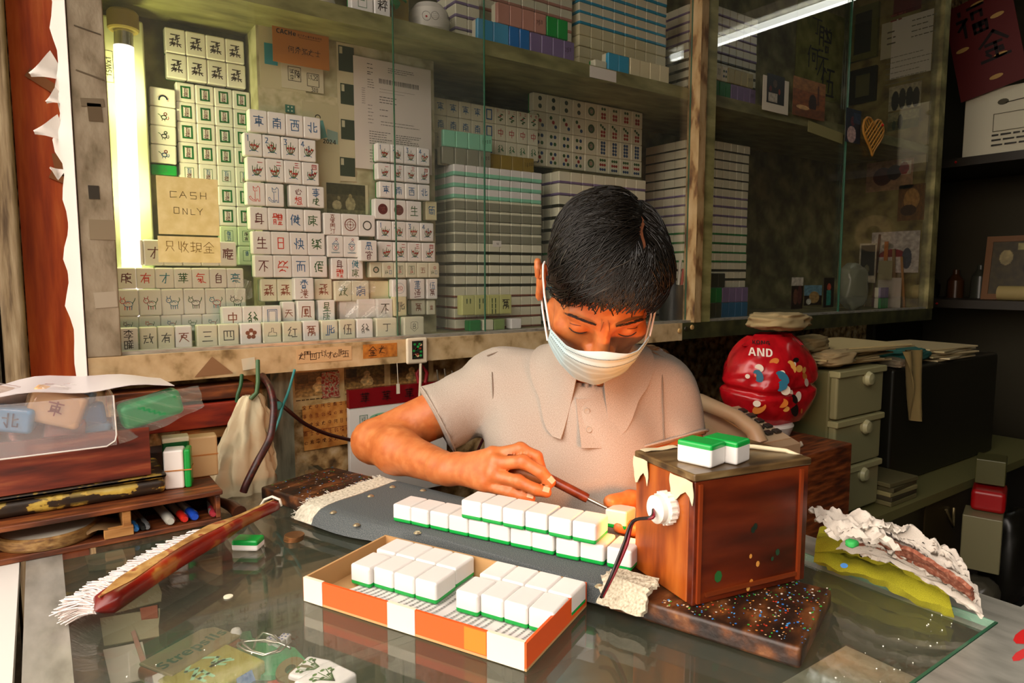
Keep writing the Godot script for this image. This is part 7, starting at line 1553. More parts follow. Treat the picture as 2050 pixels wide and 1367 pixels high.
func build_left_shelf() -> void:
	# wooden desk organiser
	var t := thing("wooden_organiser", "low two tier wooden organiser holding pens at the end of the counter", "organiser", at(Vector3(0, 0.7503, -1.0)))
	var hT: float = Vector3(0.198, 0.798, -1).y - 0.7503
	var X1: float = Vector3(0.1974, 0.7843, -1).x
	part("bottom_board", rb(Vector3(0.62, 0.008, 0.135), 0.0015, 1, Vector3(X1 - 0.31, 0.004, -0.0675)), M.wood_dark, t)
	part("top_board", rb(Vector3(0.625, 0.007, 0.135), 0.0015, 1, Vector3(X1 - 0.31, hT - 0.0035, -0.0675)), M.wood_dark, t)
	part("end_board", rb(Vector3(0.006, hT - 0.0155, 0.133), 0.001, 1, Vector3(X1 - 0.004, hT / 2 + 0.0003, -0.0675)), M.wood_dark, t)
	part("back_board", bx(Vector3(X1 - 0.31, hT / 2, -0.132), Vector3(0.60, hT - 0.0155, 0.004)), mt("1c0f06", 0.8), t)
	var xd: float = Vector3(0.0804, 0.7867, -1).x
	part("divider", rb(Vector3(0.010, hT - 0.0155, 0.10), 0.001, 1, Vector3(xd, hT / 2 + 0.0003, -0.053)), M.wood_light, t)
	part("divider_foot", rb(Vector3(0.034, 0.012, 0.012), 0.001, 1, Vector3(xd - 0.010, 0.0143, -0.004)), M.wood_light, t)
	# pens lying inside
	var pens := [[Vector3(0.0908, 0.7736, -1), "2f74b8", 0.0042, "pen with sky blue cap lying in the organiser"], [Vector3(0.104, 0.7777, -1), "6a6a6a", 0.004, "grey pen with clear cap lying in the organiser"], [Vector3(0.0992, 0.7635, -1), "1a1a18", 0.0042, "black pen lying low in the organiser"], [Vector3(0.1324, 0.7618, -1), "b8b4a8", 0.0062, "thick grey marker lying in the organiser"], [Vector3(0.1504, 0.7593, -1), "c8281c", 0.0052, "marker with red cap lying in the organiser"], [Vector3(0.1632, 0.7609, -1), "1f4ab8", 0.006, "marker with blue cap lying in the organiser"], [Vector3(0.1872, 0.7601, -1), "a8303c", 0.0045, "thin red pen lying by the organiser end"]]
	for e in pens:
		var p: Vector3 = e[0]; var r: float = e[2]
		var y := maxf(0.7503 + 0.0082 + r, p.y - 0.004)
		y = 0.7503 + 0.0085 + r
		var dx := rng.randf_range(-0.02, 0.02)
		var pn := thing("pen", e[3], "pen", at(Vector3(p.x, y, -1.004)), "pens in the organiser")
		part("barrel", MB.new().tube([Vector3(0, 0, -0.012), Vector3(dx, 0, -0.11)], r, 10).mesh(), mt("d0c8b8" if e[2] > 0.005 else "8a8880", 0.35), pn)
		part("cap", MB.new().tube([Vector3(0, 0, 0), Vector3(0, 0, -0.004), Vector3(dx * 0.2, 0, -0.03)], [r * 0.75, r * 1.05, r * 1.08], 10).mesh(), mt(e[1], 0.3), pn)
	# round wooden mirror
	var mc: Vector3 = Vector3(-0.0046, 0.7623, -1.02)
	var mi := thing("round_mirror", "round wooden rimmed mirror lying flat in the organiser", "mirror", at(Vector3(mc.x, 0.7590, -1.055)))
	part("rim", MB.new().lathe([Vector2(0, 0), Vector2(0.056, 0), Vector2(0.058, 0.003), Vector2(0.058, 0.014), Vector2(0.055, 0.016), Vector2(0.052, 0.0155)], 36).mesh(), patchy([[0.0, "4a2c12"], [0.5, "8a6434"], [1.0, "b0905c"]], Vector3(20, 60, 20), 0.03, 0.5, 95, 4), mi)
	part("plate", MB.new().lathe([Vector2(0.0525, 0.0152), Vector2(0, 0.0152)], 36).mesh(), mt("c8c0b0", 0.12), mi)
	solo("paper_scraps", "curled brown paper offcut in the organiser", "paper", MB.new().sheet(8, 6, 0.0006, func(u: float, v: float) -> Vector3: return Vector3(0.0598, 0.7718, -1.03) + Vector3((u - 0.5) * 0.05, 0.004 * sin(u * 6.0) - 0.003, (v - 0.5) * 0.06)).mesh(), mt("7a5c38", 0.8))
	# rusty tin on the organiser
	var ty := 0.7503 + hT + 0.0003
	var tx: float = Vector3(0.1323, 0.7886, -1.03).x
	var tin := thing("rusty_tin", "long rusty tin with flaking yellow paint on the organiser", "tin", at(Vector3(tx, ty, -1.03)))
	var rust := patchy([[0.0, "17100a"], [0.45, "2c1d0c"], [0.545, "3a2810"], [0.575, "b8983c"], [0.8, "cbb050"], [1.0, "d8c070"]], Vector3(7, 16, 16), 0.028, 0.5, 96, 5)
	var th: float = Vector3(0.134, 0.8278, -1.03).y - ty
	part("body", rb(Vector3(0.50, th * 0.72, 0.10), 0.008, 3, Vector3(-0.25, th * 0.36, -0.05)), rust, tin)
	part("rim_band", rb(Vector3(0.504, th * 0.30, 0.104), 0.006, 2, Vector3(-0.25, th * 0.85, -0.05)), patchy([[0.0, "17100a"], [0.55, "2c1d0c"], [0.65, "3a2810"], [0.69, "a8882c"], [1.0, "c0a040"]], Vector3(7, 16, 16), 0.028, 0.5, 97, 5), tin)
	# wooden box on the tin
	var by := ty + th + 0.0004
	var wx: float = Vector3(0.1148, 0.8416, -1.03).x
	var wt: float = Vector3(0.1173, 0.8952, -1.03).y - by
	var wb := thing("cigar_box", "red brown wooden box on the rusty tin", "box", at(Vector3(wx, by, -1.028)))
	var wm := patchy([[0.0, "3a1208"], [0.4, "602010"], [0.7, "7a3018"], [0.9, "8f4a28"], [1.0, "6a6a40"]], Vector3(4, 26, 26), 0.016, 0.45, 98, 5)
	part("front_board", rb(Vector3(0.46, wt, 0.008), 0.001, 1, Vector3(-0.23, wt / 2, -0.004)), wm, wb)
	part("end_board", rb(Vector3(0.008, wt, 0.09), 0.001, 1, Vector3(-0.004, wt / 2, -0.0535)), wm, wb)
	part("back_board", rb(Vector3(0.46, wt, 0.008), 0.001, 1, Vector3(-0.23, wt / 2, -0.102)), wm, wb)
	part("bottom_board", bx(Vector3(-0.23, 0.003, -0.053), Vector3(0.45, 0.006, 0.09)), wm, wb)
	# clear acrylic tray front on the box
	var ay: float = Vector3(0.0741, 0.8773, -1.022).y; var ax1: float = Vector3(0.0754, 0.9041, -1.022).x; var ay1: float = Vector3(0.0774, 0.9442, -1.022).y
	var tray := thing("acrylic_tray", "clear acrylic tray full of wrapped coloured tiles", "tray", at(Vector3(ax1, ay, -1.02)))
	part("front_pane", rb(Vector3(0.42, ay1 - ay, 0.003), 0.001, 1, Vector3(-0.21, (ay1 - ay) / 2, 0)), glass(0.12, "e8e0e0", 0.06), tray)
	part("end_pane", rb(Vector3(0.003, ay1 - by - wt - 0.001, 0.085), 0.001, 1, Vector3(-0.0015, (ay1 + by + wt + 0.001) / 2 - ay, -0.047)), glass(0.12, "e8e0e0", 0.06), tray)
	part("rim", MB.new().tube([Vector3(-0.42, 0, 0.0015), Vector3(-0.012, 0, 0.0015), Vector3(-0.002, 0.006, 0.0015), Vector3(0, 0.014, 0.0015), Vector3(-0.001, ay1 - ay, 0.0015)], 0.0011, 6).mesh(), mt("d8d0c8", 0.2), tray)
	# wrapped tiles in the tray: shiny coloured parcels
	var py := by + wt
	rng.seed = 51
	var cols := [["5a9ac8", "blue tile in clear wrap with dark writing", Vector3(-0.0332, 0.9206, -1.05)], ["d8a878", "large peach tile in clear wrap with a character", Vector3(0.013, 0.9302, -1.05)], ["4a8ac0", "blue tile in clear wrap against the tray end", Vector3(0.0446, 0.9117, -1.07)], ["c88a84", "pink tile in clear wrap low in the tray", Vector3(-0.0168, 0.9023, -1.075)], ["b86a5c", "rose tile in clear wrap under the peach one", Vector3(0.0197, 0.8962, -1.06)], ["6aa4cc", "pale blue tile in clear wrap at the tray corner", Vector3(0.0481, 0.8906, -1.07)], ["d8c0b0", "cream tile in clear wrap at the far tray end", Vector3(-0.0426, 0.9429, -1.07)], ["88a8c8", "grey blue tile in clear wrap near the tray rim", Vector3(0.0335, 0.9337, -1.078)]]
	for k in cols.size():
		var p: Vector3 = cols[k][2]
		var w := thing("wrapped_tile", cols[k][1], "tile", Transform3D(Basis.from_euler(Vector3(rng.randf_range(-0.3, 0.3), rng.randf_range(-0.4, 0.4), rng.randf_range(-0.35, 0.35))), p))
		var sc := 1.35 if k == 1 else 1.0
		part("block", rb(Vector3(0.046, 0.033, 0.022) * sc, 0.006, 2), mt(cols[k][0], 0.25), w)
		part("film", blob_sheet(Vector3(0, -0.021 * sc, 0), Vector3(0.054, 0.042, 0.028) * sc, 60 + k, 0.16, 18), glass(0.06, "f4f0f4", 0.08), w)
		if k < 2: part("writing", ink_mesh("wrapch%d" % k, func(b): ink_char(b, ["北", "東"][k], Vector2.ZERO, 0.018, lin("2a2c4a" if k == 0 else "7a1c14"), 0.11)), M.ink, w, at(Vector3(0, 0.002, 0.0135 * sc)))
	# film over the tray
	solo("white_film", "sheet of milky plastic film folded over the acrylic tray", "plastic film", MB.new().sheet(24, 8, 0.0008, func(u: float, v: float) -> Vector3: return Vector3(0.0383, 0.9568, -1.03) + Vector3((u - 0.74) * 0.42, 0.006 * sin(u * 11.0) * v + 0.003 * sin(u * 23.0) - 0.004 * u, 0.01 - v * 0.13)).mesh(), mt("cfc6c6", 0.3))
	# green wrapped tile
	var gp: Vector3 = Vector3(0.1201, 0.9175, -1.045)
	var gt := thing("green_parcel", "green tile parcel in shiny clear wrap on the wooden box", "parcel", Transform3D(Basis.from_euler(Vector3(0.1, 0.15, 0.22)), gp))
	part("block", rb(Vector3(0.078, 0.036, 0.03), 0.008, 3), mt("1d9a5a", 0.3), gt)
	part("film", MB.new().sheet(20, 12, 0.0005, func(u: float, v: float) -> Vector3: return Vector3((u - 0.45) * 0.115, (v - 0.5) * 0.056 * (1.0 - 0.45 * u * u), 0.0175 + 0.003 * sin(u * 15.0 + v * 9.0))).mesh(), glass(0.07, "e8f8ee", 0.06), gt)
	# banded tile boxes
	var g1: Vector3 = Vector3(0.1519, 0.798, -1.035)
	var bt := thing("banded_tile", "white and green tile tied with a rubber band on the organiser", "tile", at(Vector3(g1.x, ty, -1.055), -0.25))
	part("body", rb(Vector3(0.026, 0.056, 0.030), 0.003, 2, Vector3(-0.004, 0.028, 0)), M.white_tile, bt)
	part("back_layer", rb(Vector3(0.009, 0.056, 0.030), 0.003, 2, Vector3(0.0138, 0.028, 0)), M.green_back, bt)
	part("rubber_band", MB.new().box(Vector3(0.0005, 0.027, 0.0154), Vector3(0.037, 0.0016, 0.001)).box(Vector3(0.0188, 0.027, 0), Vector3(0.001, 0.0016, 0.031)).mesh(), mt("b87a3c", 0.6), bt)
	var bt2 := thing("banded_block", "cream tile block tied with a rubber band behind the green one", "tile", at(Vector3(Vector3(0.1853, 0.8084, -1.09).x, ty, -1.095), -0.1))
	part("body", rb(Vector3(0.046, 0.062, 0.028), 0.003, 2, Vector3(0.004, 0.031, 0)), mt("c8a878", 0.4), bt2)
	part("rubber_band", bx(Vector3(0.004, 0.034, 0.0144), Vector3(0.047, 0.0018, 0.001)), mt("b87a3c", 0.6), bt2)
	var bt3 := thing("green_block", "dark green tile block beside the cream block", "tile", at(Vector3(Vector3(0.1553, 0.8438, -1.09).x, ty, -1.092), -0.1))
	part("body", rb(Vector3(0.036, 0.062, 0.028), 0.003, 2, Vector3(0, 0.031, 0)), mt("0c5a28", 0.3), bt3)
	part("cap_layer", rb(Vector3(0.0362, 0.008, 0.0282), 0.002, 1, Vector3(0, 0.062, 0)), M.old_tile, bt3)
	solo("turned_dowel", "short dark turned wooden dowel beside the organiser", "dowel", MB.new().tube([Vector3(0.208, 0.762, -1.0646), Vector3(0.2175, 0.761, -1.0369), Vector3(0.2211, 0.761, -0.9979)], [0.006, 0.0085, 0.0098], 14).mesh(), mt("3a1a0c", 0.3))
	solo("green_tile_chip", "white tile with green back lying on the glass behind the brush", "tile", tile_mesh(0.024, 0.034, 0.014, M.white_tile, M.green_back, 0.006), null, Transform3D(Basis(Vector3.RIGHT, PI / 2).rotated(Vector3.UP, 0.9), Vector3(0.2051, 0.7575, -0.8854)))

# ---------------------------------------------------------------- inside the counter, seen through the glass
func flat_poly(pts: Array, y: float, thick: float) -> ArrayMesh:
	var q := PackedVector2Array()
	for p in pts: q.append(Vector2(p.x, -p.z))
	return MB.new().prism(q, thick, Transform3D(Basis(Vector3.RIGHT, -PI / 2), Vector3(0, y, 0))).mesh()

func build_under_glass() -> void:
	var fy := 0.6553
	# all these lie on the counter's inner floor
	var zip := thing("black_pouch", "scratched black leather pouch under the glass", "pouch")
	part("body", flat_poly([Vector3(0.1235, 0.67, -1.0323), Vector3(0.1942, 0.67, -1.0493), Vector3(0.2695, 0.67, -1.0316), Vector3(0.2695, 0.67, -1.005), Vector3(0.2124, 0.67, -0.8421), Vector3(0.2023, 0.67, -0.8314), Vector3(0.1036, 0.67, -0.8612), Vector3(0.0979, 0.67, -0.886)], fy, 0.022), patchy([[0.0, "100e0a"], [0.6, "1c1a12"], [0.78, "2c2a1e"], [1.0, "4a4836"]], Vector3(30, 8, 30), 0.03, 0.35, 101, 5), zip)
	solo("black_case", "small black case beside the pouch under the glass", "case", flat_poly([Vector3(0.2138, 0.665, -1.1106), Vector3(0.2759, 0.665, -1.0986), Vector3(0.2681, 0.665, -1.0606), Vector3(0.2058, 0.665, -1.0725)], fy, 0.012), M.black_plastic)
	# pastille tin
	var tc := Vector3(0.1216, 0.68, -0.8112)
	var tn := thing("pastille_tin", "flat orange rimmed pastille tin with green lettering under the glass", "tin", Transform3D(Basis(Vector3.UP, 0.50), Vector3(tc.x, fy, tc.z)))
	part("body", rb(Vector3(0.098, 0.019, 0.06), 0.008, 3, Vector3(0, 0.0095, 0)), mt("8a4a22", 0.3, 0.3), tn)
	part("lid", rb(Vector3(0.092, 0.004, 0.054), 0.0019, 2, Vector3(0, 0.0195, 0)), mt("8a7c58", 0.3, 0.2), tn)
	part("lettering", words("Strepsils", 0.021, "Droid Sans", true), mt("1c4a34", 0.5), tn, Transform3D(Basis(Vector3.RIGHT, -PI / 2), Vector3(0, 0.0217, 0.002)))
	# gold tile
	var gc := Vector3(0.1328, 0.675, -0.7557)
	var gl := thing("gold_tile", "large gold glitter tile with pale green character under the glass", "tile", Transform3D(Basis(Vector3.UP, 0.42), Vector3(gc.x, fy, gc.z)))
	part("body", rb(Vector3(0.085, 0.02, 0.07), 0.004, 2, Vector3(0, 0.01, 0)), patchy([[0.0, "7a7020"], [0.5, "989038"], [1.0, "b8b060"]], Vector3.ONE * 60, 0.2, 0.4, 102, 2), gl)
	part("character", ink_mesh("goldch", func(b): ink_char(b, "發", Vector2.ZERO, 0.042, lin("8fc89a"), 0.11, 1.1)), M.ink, gl, Transform3D(Basis(Vector3.RIGHT, -PI / 2), Vector3(0, 0.0203, -0.008)))
	# papers
	for e in [["folded white paper under the glass beside the tin", [Vector3(0.0404, 0.66, -0.9056), Vector3(0.0811, 0.66, -0.8987), Vector3(0.0787, 0.66, -0.8119), Vector3(0.0419, 0.66, -0.8186)], "cfc8b0", 0.002], ["cream receipt under the glass below the brush", [Vector3(0.0432, 0.658, -0.9965), Vector3(0.1111, 0.658, -0.9814), Vector3(0.1017, 0.658, -0.9027), Vector3(0.0421, 0.658, -0.9167)], "a8a07a", 0.0012], ["pale card under the glass near the steel strip", [Vector3(0.0609, 0.657, -1.0812), Vector3(0.1201, 0.657, -1.0988), Vector3(0.1202, 0.657, -1.0032), Vector3(0.0606, 0.657, -1.0027)], "98906a", 0.001], ["small red edged slip under the glass", [Vector3(0.0888, 0.66, -0.9923), Vector3(0.1093, 0.66, -0.9897), Vector3(0.1051, 0.66, -0.9531), Vector3(0.0869, 0.66, -0.9596)], "a85a3c", 0.003], ["grey card under the far end of the glass", [Vector3(0.0387, 0.66, -1.236), Vector3(0.0905, 0.66, -1.2361), Vector3(0.0917, 0.66, -1.1533), Vector3(0.0404, 0.66, -1.1676)], "8a8a6c", 0.002]]:
		solo("paper_slip", e[0], "paper", flat_poly(e[1], fy, e[3]), mt(e[2], 0.7))
	solo("pale_ruler", "long pale plastic ruler under the glass", "ruler", flat_poly([Vector3(0.0718, 0.662, -0.9264), Vector3(0.0764, 0.662, -0.929), Vector3(0.0797, 0.662, -0.8073), Vector3(0.0744, 0.662, -0.8041)], fy + 0.003, 0.002), mt("b88a74", 0.5))
	# green tiles and cards
	for e in [["dark green card with pale lettering under the glass", [Vector3(0.1678, 0.665, -0.848), Vector3(0.1926, 0.665, -0.8407), Vector3(0.1817, 0.665, -0.7531), Vector3(0.1642, 0.665, -0.7477)], "1f6a3c", 0.010], ["bright green card under the tangled chain", [Vector3(0.1889, 0.665, -0.8261), Vector3(0.2268, 0.665, -0.772), Vector3(0.232, 0.665, -0.7002), Vector3(0.1755, 0.665, -0.7398)], "3a9a64", 0.006], ["blue tile end under the glass beside the gold tile", [Vector3(0.1523, 0.67, -0.7405), Vector3(0.1693, 0.67, -0.7459), Vector3(0.1669, 0.67, -0.7115), Vector3(0.1483, 0.67, -0.7056)], "3a5a8a", 0.018], ["white tile side beside the gold tile under the glass", [Vector3(0.0781, 0.67, -0.7837), Vector3(0.0958, 0.67, -0.7893), Vector3(0.0962, 0.67, -0.7526), Vector3(0.0771, 0.67, -0.7504)], "d0cab4", 0.018], ["red chip under the glass beside the rings", [Vector3(0.1812, 0.665, -0.7211), Vector3(0.1939, 0.665, -0.7189), Vector3(0.1912, 0.665, -0.6987), Vector3(0.178, 0.665, -0.7036)], "a83c30", 0.006]]:
		solo("coloured_piece", e[0], "tile", flat_poly(e[1], fy, e[3]), mt(e[2], 0.4))
	for k in 2:
		var rc: Vector3 = [Vector3(0.2062, 0.665, -0.7183), Vector3(0.2098, 0.665, -0.6965)][k]
		solo("brass_ring", ["brass washer ring leaning under the glass", "second brass washer ring lying before the first under the glass"][k], "ring", MB.new().lathe([Vector2(0.006, -0.003), Vector2(0.016, -0.003), Vector2(0.017, 0), Vector2(0.016, 0.003), Vector2(0.006, 0.003), Vector2(0.006, -0.003)], 24).mesh(), mt("8a7c58", 0.3, 0.8), Transform3D(Basis(Vector3(1, 0, 1).normalized(), 0.35), Vector3(rc.x, fy + 0.011, rc.z)))
	for k in 2:
		var tc2: Vector3 = [Vector3(0.2278, 0.675, -0.6688), Vector3(0.2228, 0.67, -0.7024)][k]
		var o := thing("tree_tile", ["white tile engraved with a green tree under the glass", "white tile with a small green sprig behind the tree tile"][k], "tile", Transform3D(Basis(Vector3.UP, 0.35 + 0.3 * k), Vector3(tc2.x, fy + (0.012 if k == 0 else 0.008), tc2.z)))
		part("body", rb(Vector3(0.05 - 0.01 * k, 0.02, 0.045 - 0.012 * k), 0.004, 2), M.white_tile, o)
		part("engraving", ink_mesh("tree%d" % k, func(b):
			for q in 9: ink_line(b, pl([0, -0.014, sin(q * 0.7 - 2.8) * 0.008, 0.0, sin(q * 0.7 - 2.8) * 0.014, 0.006 + 0.006 * cos(q * 0.7 - 2.8)]), 0.0012, lin("3a6a1c"))
			for q in 8: ink_blob(b, Vector2(sin(q * 0.8 - 2.8) * 0.013, 0.006 + 0.006 * cos(q * 0.8 - 2.8)), Vector2(0.003, 0.002), lin("4a7a24"), 7)), M.ink, o, Transform3D(Basis(Vector3.RIGHT, -PI / 2), Vector3(0, 0.0103, 0)))
	for k in 3:
		var dc: Vector3 = [Vector3(0.2083, 0.67, -0.7987), Vector3(0.2134, 0.67, -0.7896), Vector3(0.222, 0.67, -0.7946)][k]
		var di := thing("dice", "small white die with blue spots under the glass", "die", Transform3D(Basis(Vector3.UP, 0.4 * k), Vector3(dc.x, fy + 0.0065, dc.z)), "dice under the glass")
		part("cube", rb(Vector3.ONE * 0.012, 0.002, 2), mt("d8d4d0", 0.3), di)
		part("spots", ink_mesh("dspots", func(b):
			for q in 4: ink_blob(b, Vector2((q % 2 - 0.5) * 0.005, (q / 2 - 0.5) * 0.005), Vector2(0.0014, 0.0014), lin("2a4a9a"), 8)), M.ink, di, Transform3D(Basis(Vector3.RIGHT, -PI / 2), Vector3(0, 0.0062, 0)))
	var chp := []
	for k in 26: chp.append(Vector3(0.1918, 0.665, -0.7706) + Vector3(0.03 * cos(k * 0.6) * (1.0 - k * 0.02), 0.012 + 0.002 * sin(k * 1.7), 0.024 * sin(k * 0.75)))
	solo("silver_chain", "tangled silver wire on the green card under the glass", "wire", MB.new().tube(chp, 0.0014, 6).mesh(), M.chrome)
	solo("white_bead", "white bead beside the green card under the glass", "bead", MB.new().lathe([Vector2(0, -0.007), Vector2(0.005, -0.005), Vector2(0.007, 0), Vector2(0.005, 0.005), Vector2(0, 0.007)], 14).mesh(), mt("d8d4cc", 0.3), at(Vector3(Vector3(0.1722, 0.665, -0.8212).x, fy + 0.019, Vector3(0.1722, 0.665, -0.8212).z)))
	# pale boards lining the right of the tray
	solo("pale_lining", "pale grey lining sheet along the front of the counter tray", "sheet", flat_poly([Vector3(0.30, 0, -0.30), Vector3(0.77, 0, -0.30), Vector3(0.77, 0, -0.40), Vector3(0.42, 0, -0.40)], fy, 0.004), patchy([[0.0, "7a7c68"], [0.5, "94967e"], [1.0, "a8aa94"]], Vector3.ONE * 9, 0.03, 0.6, 103, 4))

# ---------------------------------------------------------------- smooth bodies: tapered capsules and ellipsoids joined, meshed as surface nets
func prim_dist(q: Array, p: Vector3) -> float:
	var d: float
	if q[0] == "e":
		var l: Vector3 = q[3] * (p - q[1])
		var r: Vector3 = q[2]
		var kk := (l / r).length()
		var k2 := (l / (r * r)).length()
		d = kk * (kk - 1.0) / maxf(k2, 1e-6)
	else:
		var a: Vector3 = q[1]; var ab: Vector3 = q[2] - a
		var t := clampf((p - a).dot(ab) / maxf(ab.length_squared(), 1e-9), 0.0, 1.0)
		d = (p - a - ab * t).length() - lerpf(q[3], q[4], t)
	return d

func field_at(prims: Array, p: Vector3) -> float:
	var v := 1.0
	for q in prims:
		var d := prim_dist(q, p)
		v = combine(v, d, q)
	return v

func combine(v: float, d: float, q: Array) -> float:
	var k: float = q[5]
	if q[6] == 0:
		var h := maxf(k - absf(v - d), 0.0) / k
		return minf(v, d) - h * h * k * 0.25
	var h2 := maxf(k - absf(v + d), 0.0) / k
	return maxf(v, -d) + h2 * h2 * k * 0.25

func C(a: Vector3, b: Vector3, ra: float, rb_: float, k := 0.02, sub := 0) -> Array: return ["c", a, b, ra, rb_, k, sub]
func E(c: Vector3, r: Vector3, k := 0.02, sub := 0, basis := Basis()) -> Array: return ["e", c, r, basis.inverse(), 0.0, k, sub]

func nets(b: MB, prims: Array, cell: float, xf := Transform3D(), keep = null) -> void:
	var lo := Vector3.ONE * 99; var hi := -lo
	var boxes := []
	for q in prims:
		var l: Vector3; var h: Vector3
		if q[0] == "e":
			var m: float = maxf(q[2].x, maxf(q[2].y, q[2].z)); l = q[1] - Vector3.ONE * m; h = q[1] + Vector3.ONE * m
		else:
			var m := maxf(q[3], q[4]); l = q[1].min(q[2]) - Vector3.ONE * m; h = q[1].max(q[2]) + Vector3.ONE * m
		boxes.append([l, h])
		if q[6] == 0: lo = lo.min(l); hi = hi.max(h)
	lo -= Vector3.ONE * cell * 2.5; hi += Vector3.ONE * cell * 2.5
	var nx := int((hi.x - lo.x) / cell) + 1; var ny := int((hi.y - lo.y) / cell) + 1; var nz := int((hi.z - lo.z) / cell) + 1
	var g := PackedFloat32Array(); g.resize(nx * ny * nz); g.fill(1.0)
	for n in prims.size():
		var q: Array = prims[n]
		var m: Vector3 = Vector3.ONE * (float(q[5]) + 2.5 * cell)
		var i0 := Vector3i(((boxes[n][0] - m - lo) / cell).floor()).clamp(Vector3i.ZERO, Vector3i(nx - 1, ny - 1, nz - 1))
		var i1 := Vector3i(((boxes[n][1] + m - lo) / cell).ceil()).clamp(Vector3i.ZERO, Vector3i(nx - 1, ny - 1, nz - 1))
		for z in range(i0.z, i1.z + 1):
			for y in range(i0.y, i1.y + 1):
				var row_ := (z * ny + y) * nx
				for x in range(i0.x, i1.x + 1):
					g[row_ + x] = combine(g[row_ + x], prim_dist(q, lo + Vector3(x, y, z) * cell), q)
	if keep != null:
		for z in nz:
			for y in ny:
				for x in nx:
					var o := (z * ny + y) * nx + x
					if g[o] < cell * 3.0: g[o] = keep.call(lo + Vector3(x, y, z) * cell, g[o])
	var id := PackedInt32Array(); id.resize(nx * ny * nz); id.fill(-1)
	var sxy := nx * ny
	var offs := [0, 1, nx, nx + 1, sxy, sxy + 1, sxy + nx, sxy + nx + 1]
	var cpos := [Vector3(0, 0, 0), Vector3(1, 0, 0), Vector3(0, 1, 0), Vector3(1, 1, 0), Vector3(0, 0, 1), Vector3(1, 0, 1), Vector3(0, 1, 1), Vector3(1, 1, 1)]
	var edges := [[0, 1], [2, 3], [4, 5], [6, 7], [0, 2], [1, 3], [4, 6], [5, 7], [0, 4], [1, 5], [2, 6], [3, 7]]
	for z in nz - 1:
		for y in ny - 1:
			for x in nx - 1:
				var o := z * sxy + y * nx + x
				var s := 0
				for e in 8:
					if g[o + offs[e]] < 0.0: s += 1
				if s == 0 or s == 8: continue
				var sum := Vector3.ZERO; var cnt := 0
				for e in edges:
					var da := g[o + offs[e[0]]]; var db := g[o + offs[e[1]]]
					if (da < 0.0) != (db < 0.0):
						sum += cpos[e[0]].lerp(cpos[e[1]], da / (da - db)); cnt += 1
				id[o] = b.p(xf * (lo + (Vector3(x, y, z) + sum / cnt) * cell))
	for z in range(1, nz - 1):
		for y in range(1, ny - 1):
			for x in range(1, nx - 1):
				var o := z * sxy + y * nx + x
				var ins := g[o] < 0.0
				for ax in 3:
					var st: int = [1, nx, sxy][ax]
					if (g[o + st] < 0.0) == ins: continue
					var u: int = [nx, sxy, 1][ax]; var w: int = [sxy, 1, nx][ax]
					var a := id[o]; var c := id[o - u]; var d := id[o - u - w]; var e := id[o - w]
					if a < 0 or c < 0 or d < 0 or e < 0: continue
					if ins: b.quad(d, c, a, e)
					else: b.quad(d, e, a, c)

# first point along a line where the body begins
func hit(prims: Array, from: Vector3, dir: Vector3) -> Vector3:
	var p := from
	for k in 60:
		var d := field_at(prims, p)
		if d < 0.0004: break
		p += dir * d * 0.8
	return p

const HC := Vector3(0.6694, 1.0855, -0.7290)
func head_xf() -> Transform3D: return Transform3D(Basis(Vector3(0.8189, -0.0656, 0.5702), Vector3(-0.3654, 0.7065, 0.6061), Vector3(-0.4426, -0.7047, 0.5545)).orthonormalized(), HC)

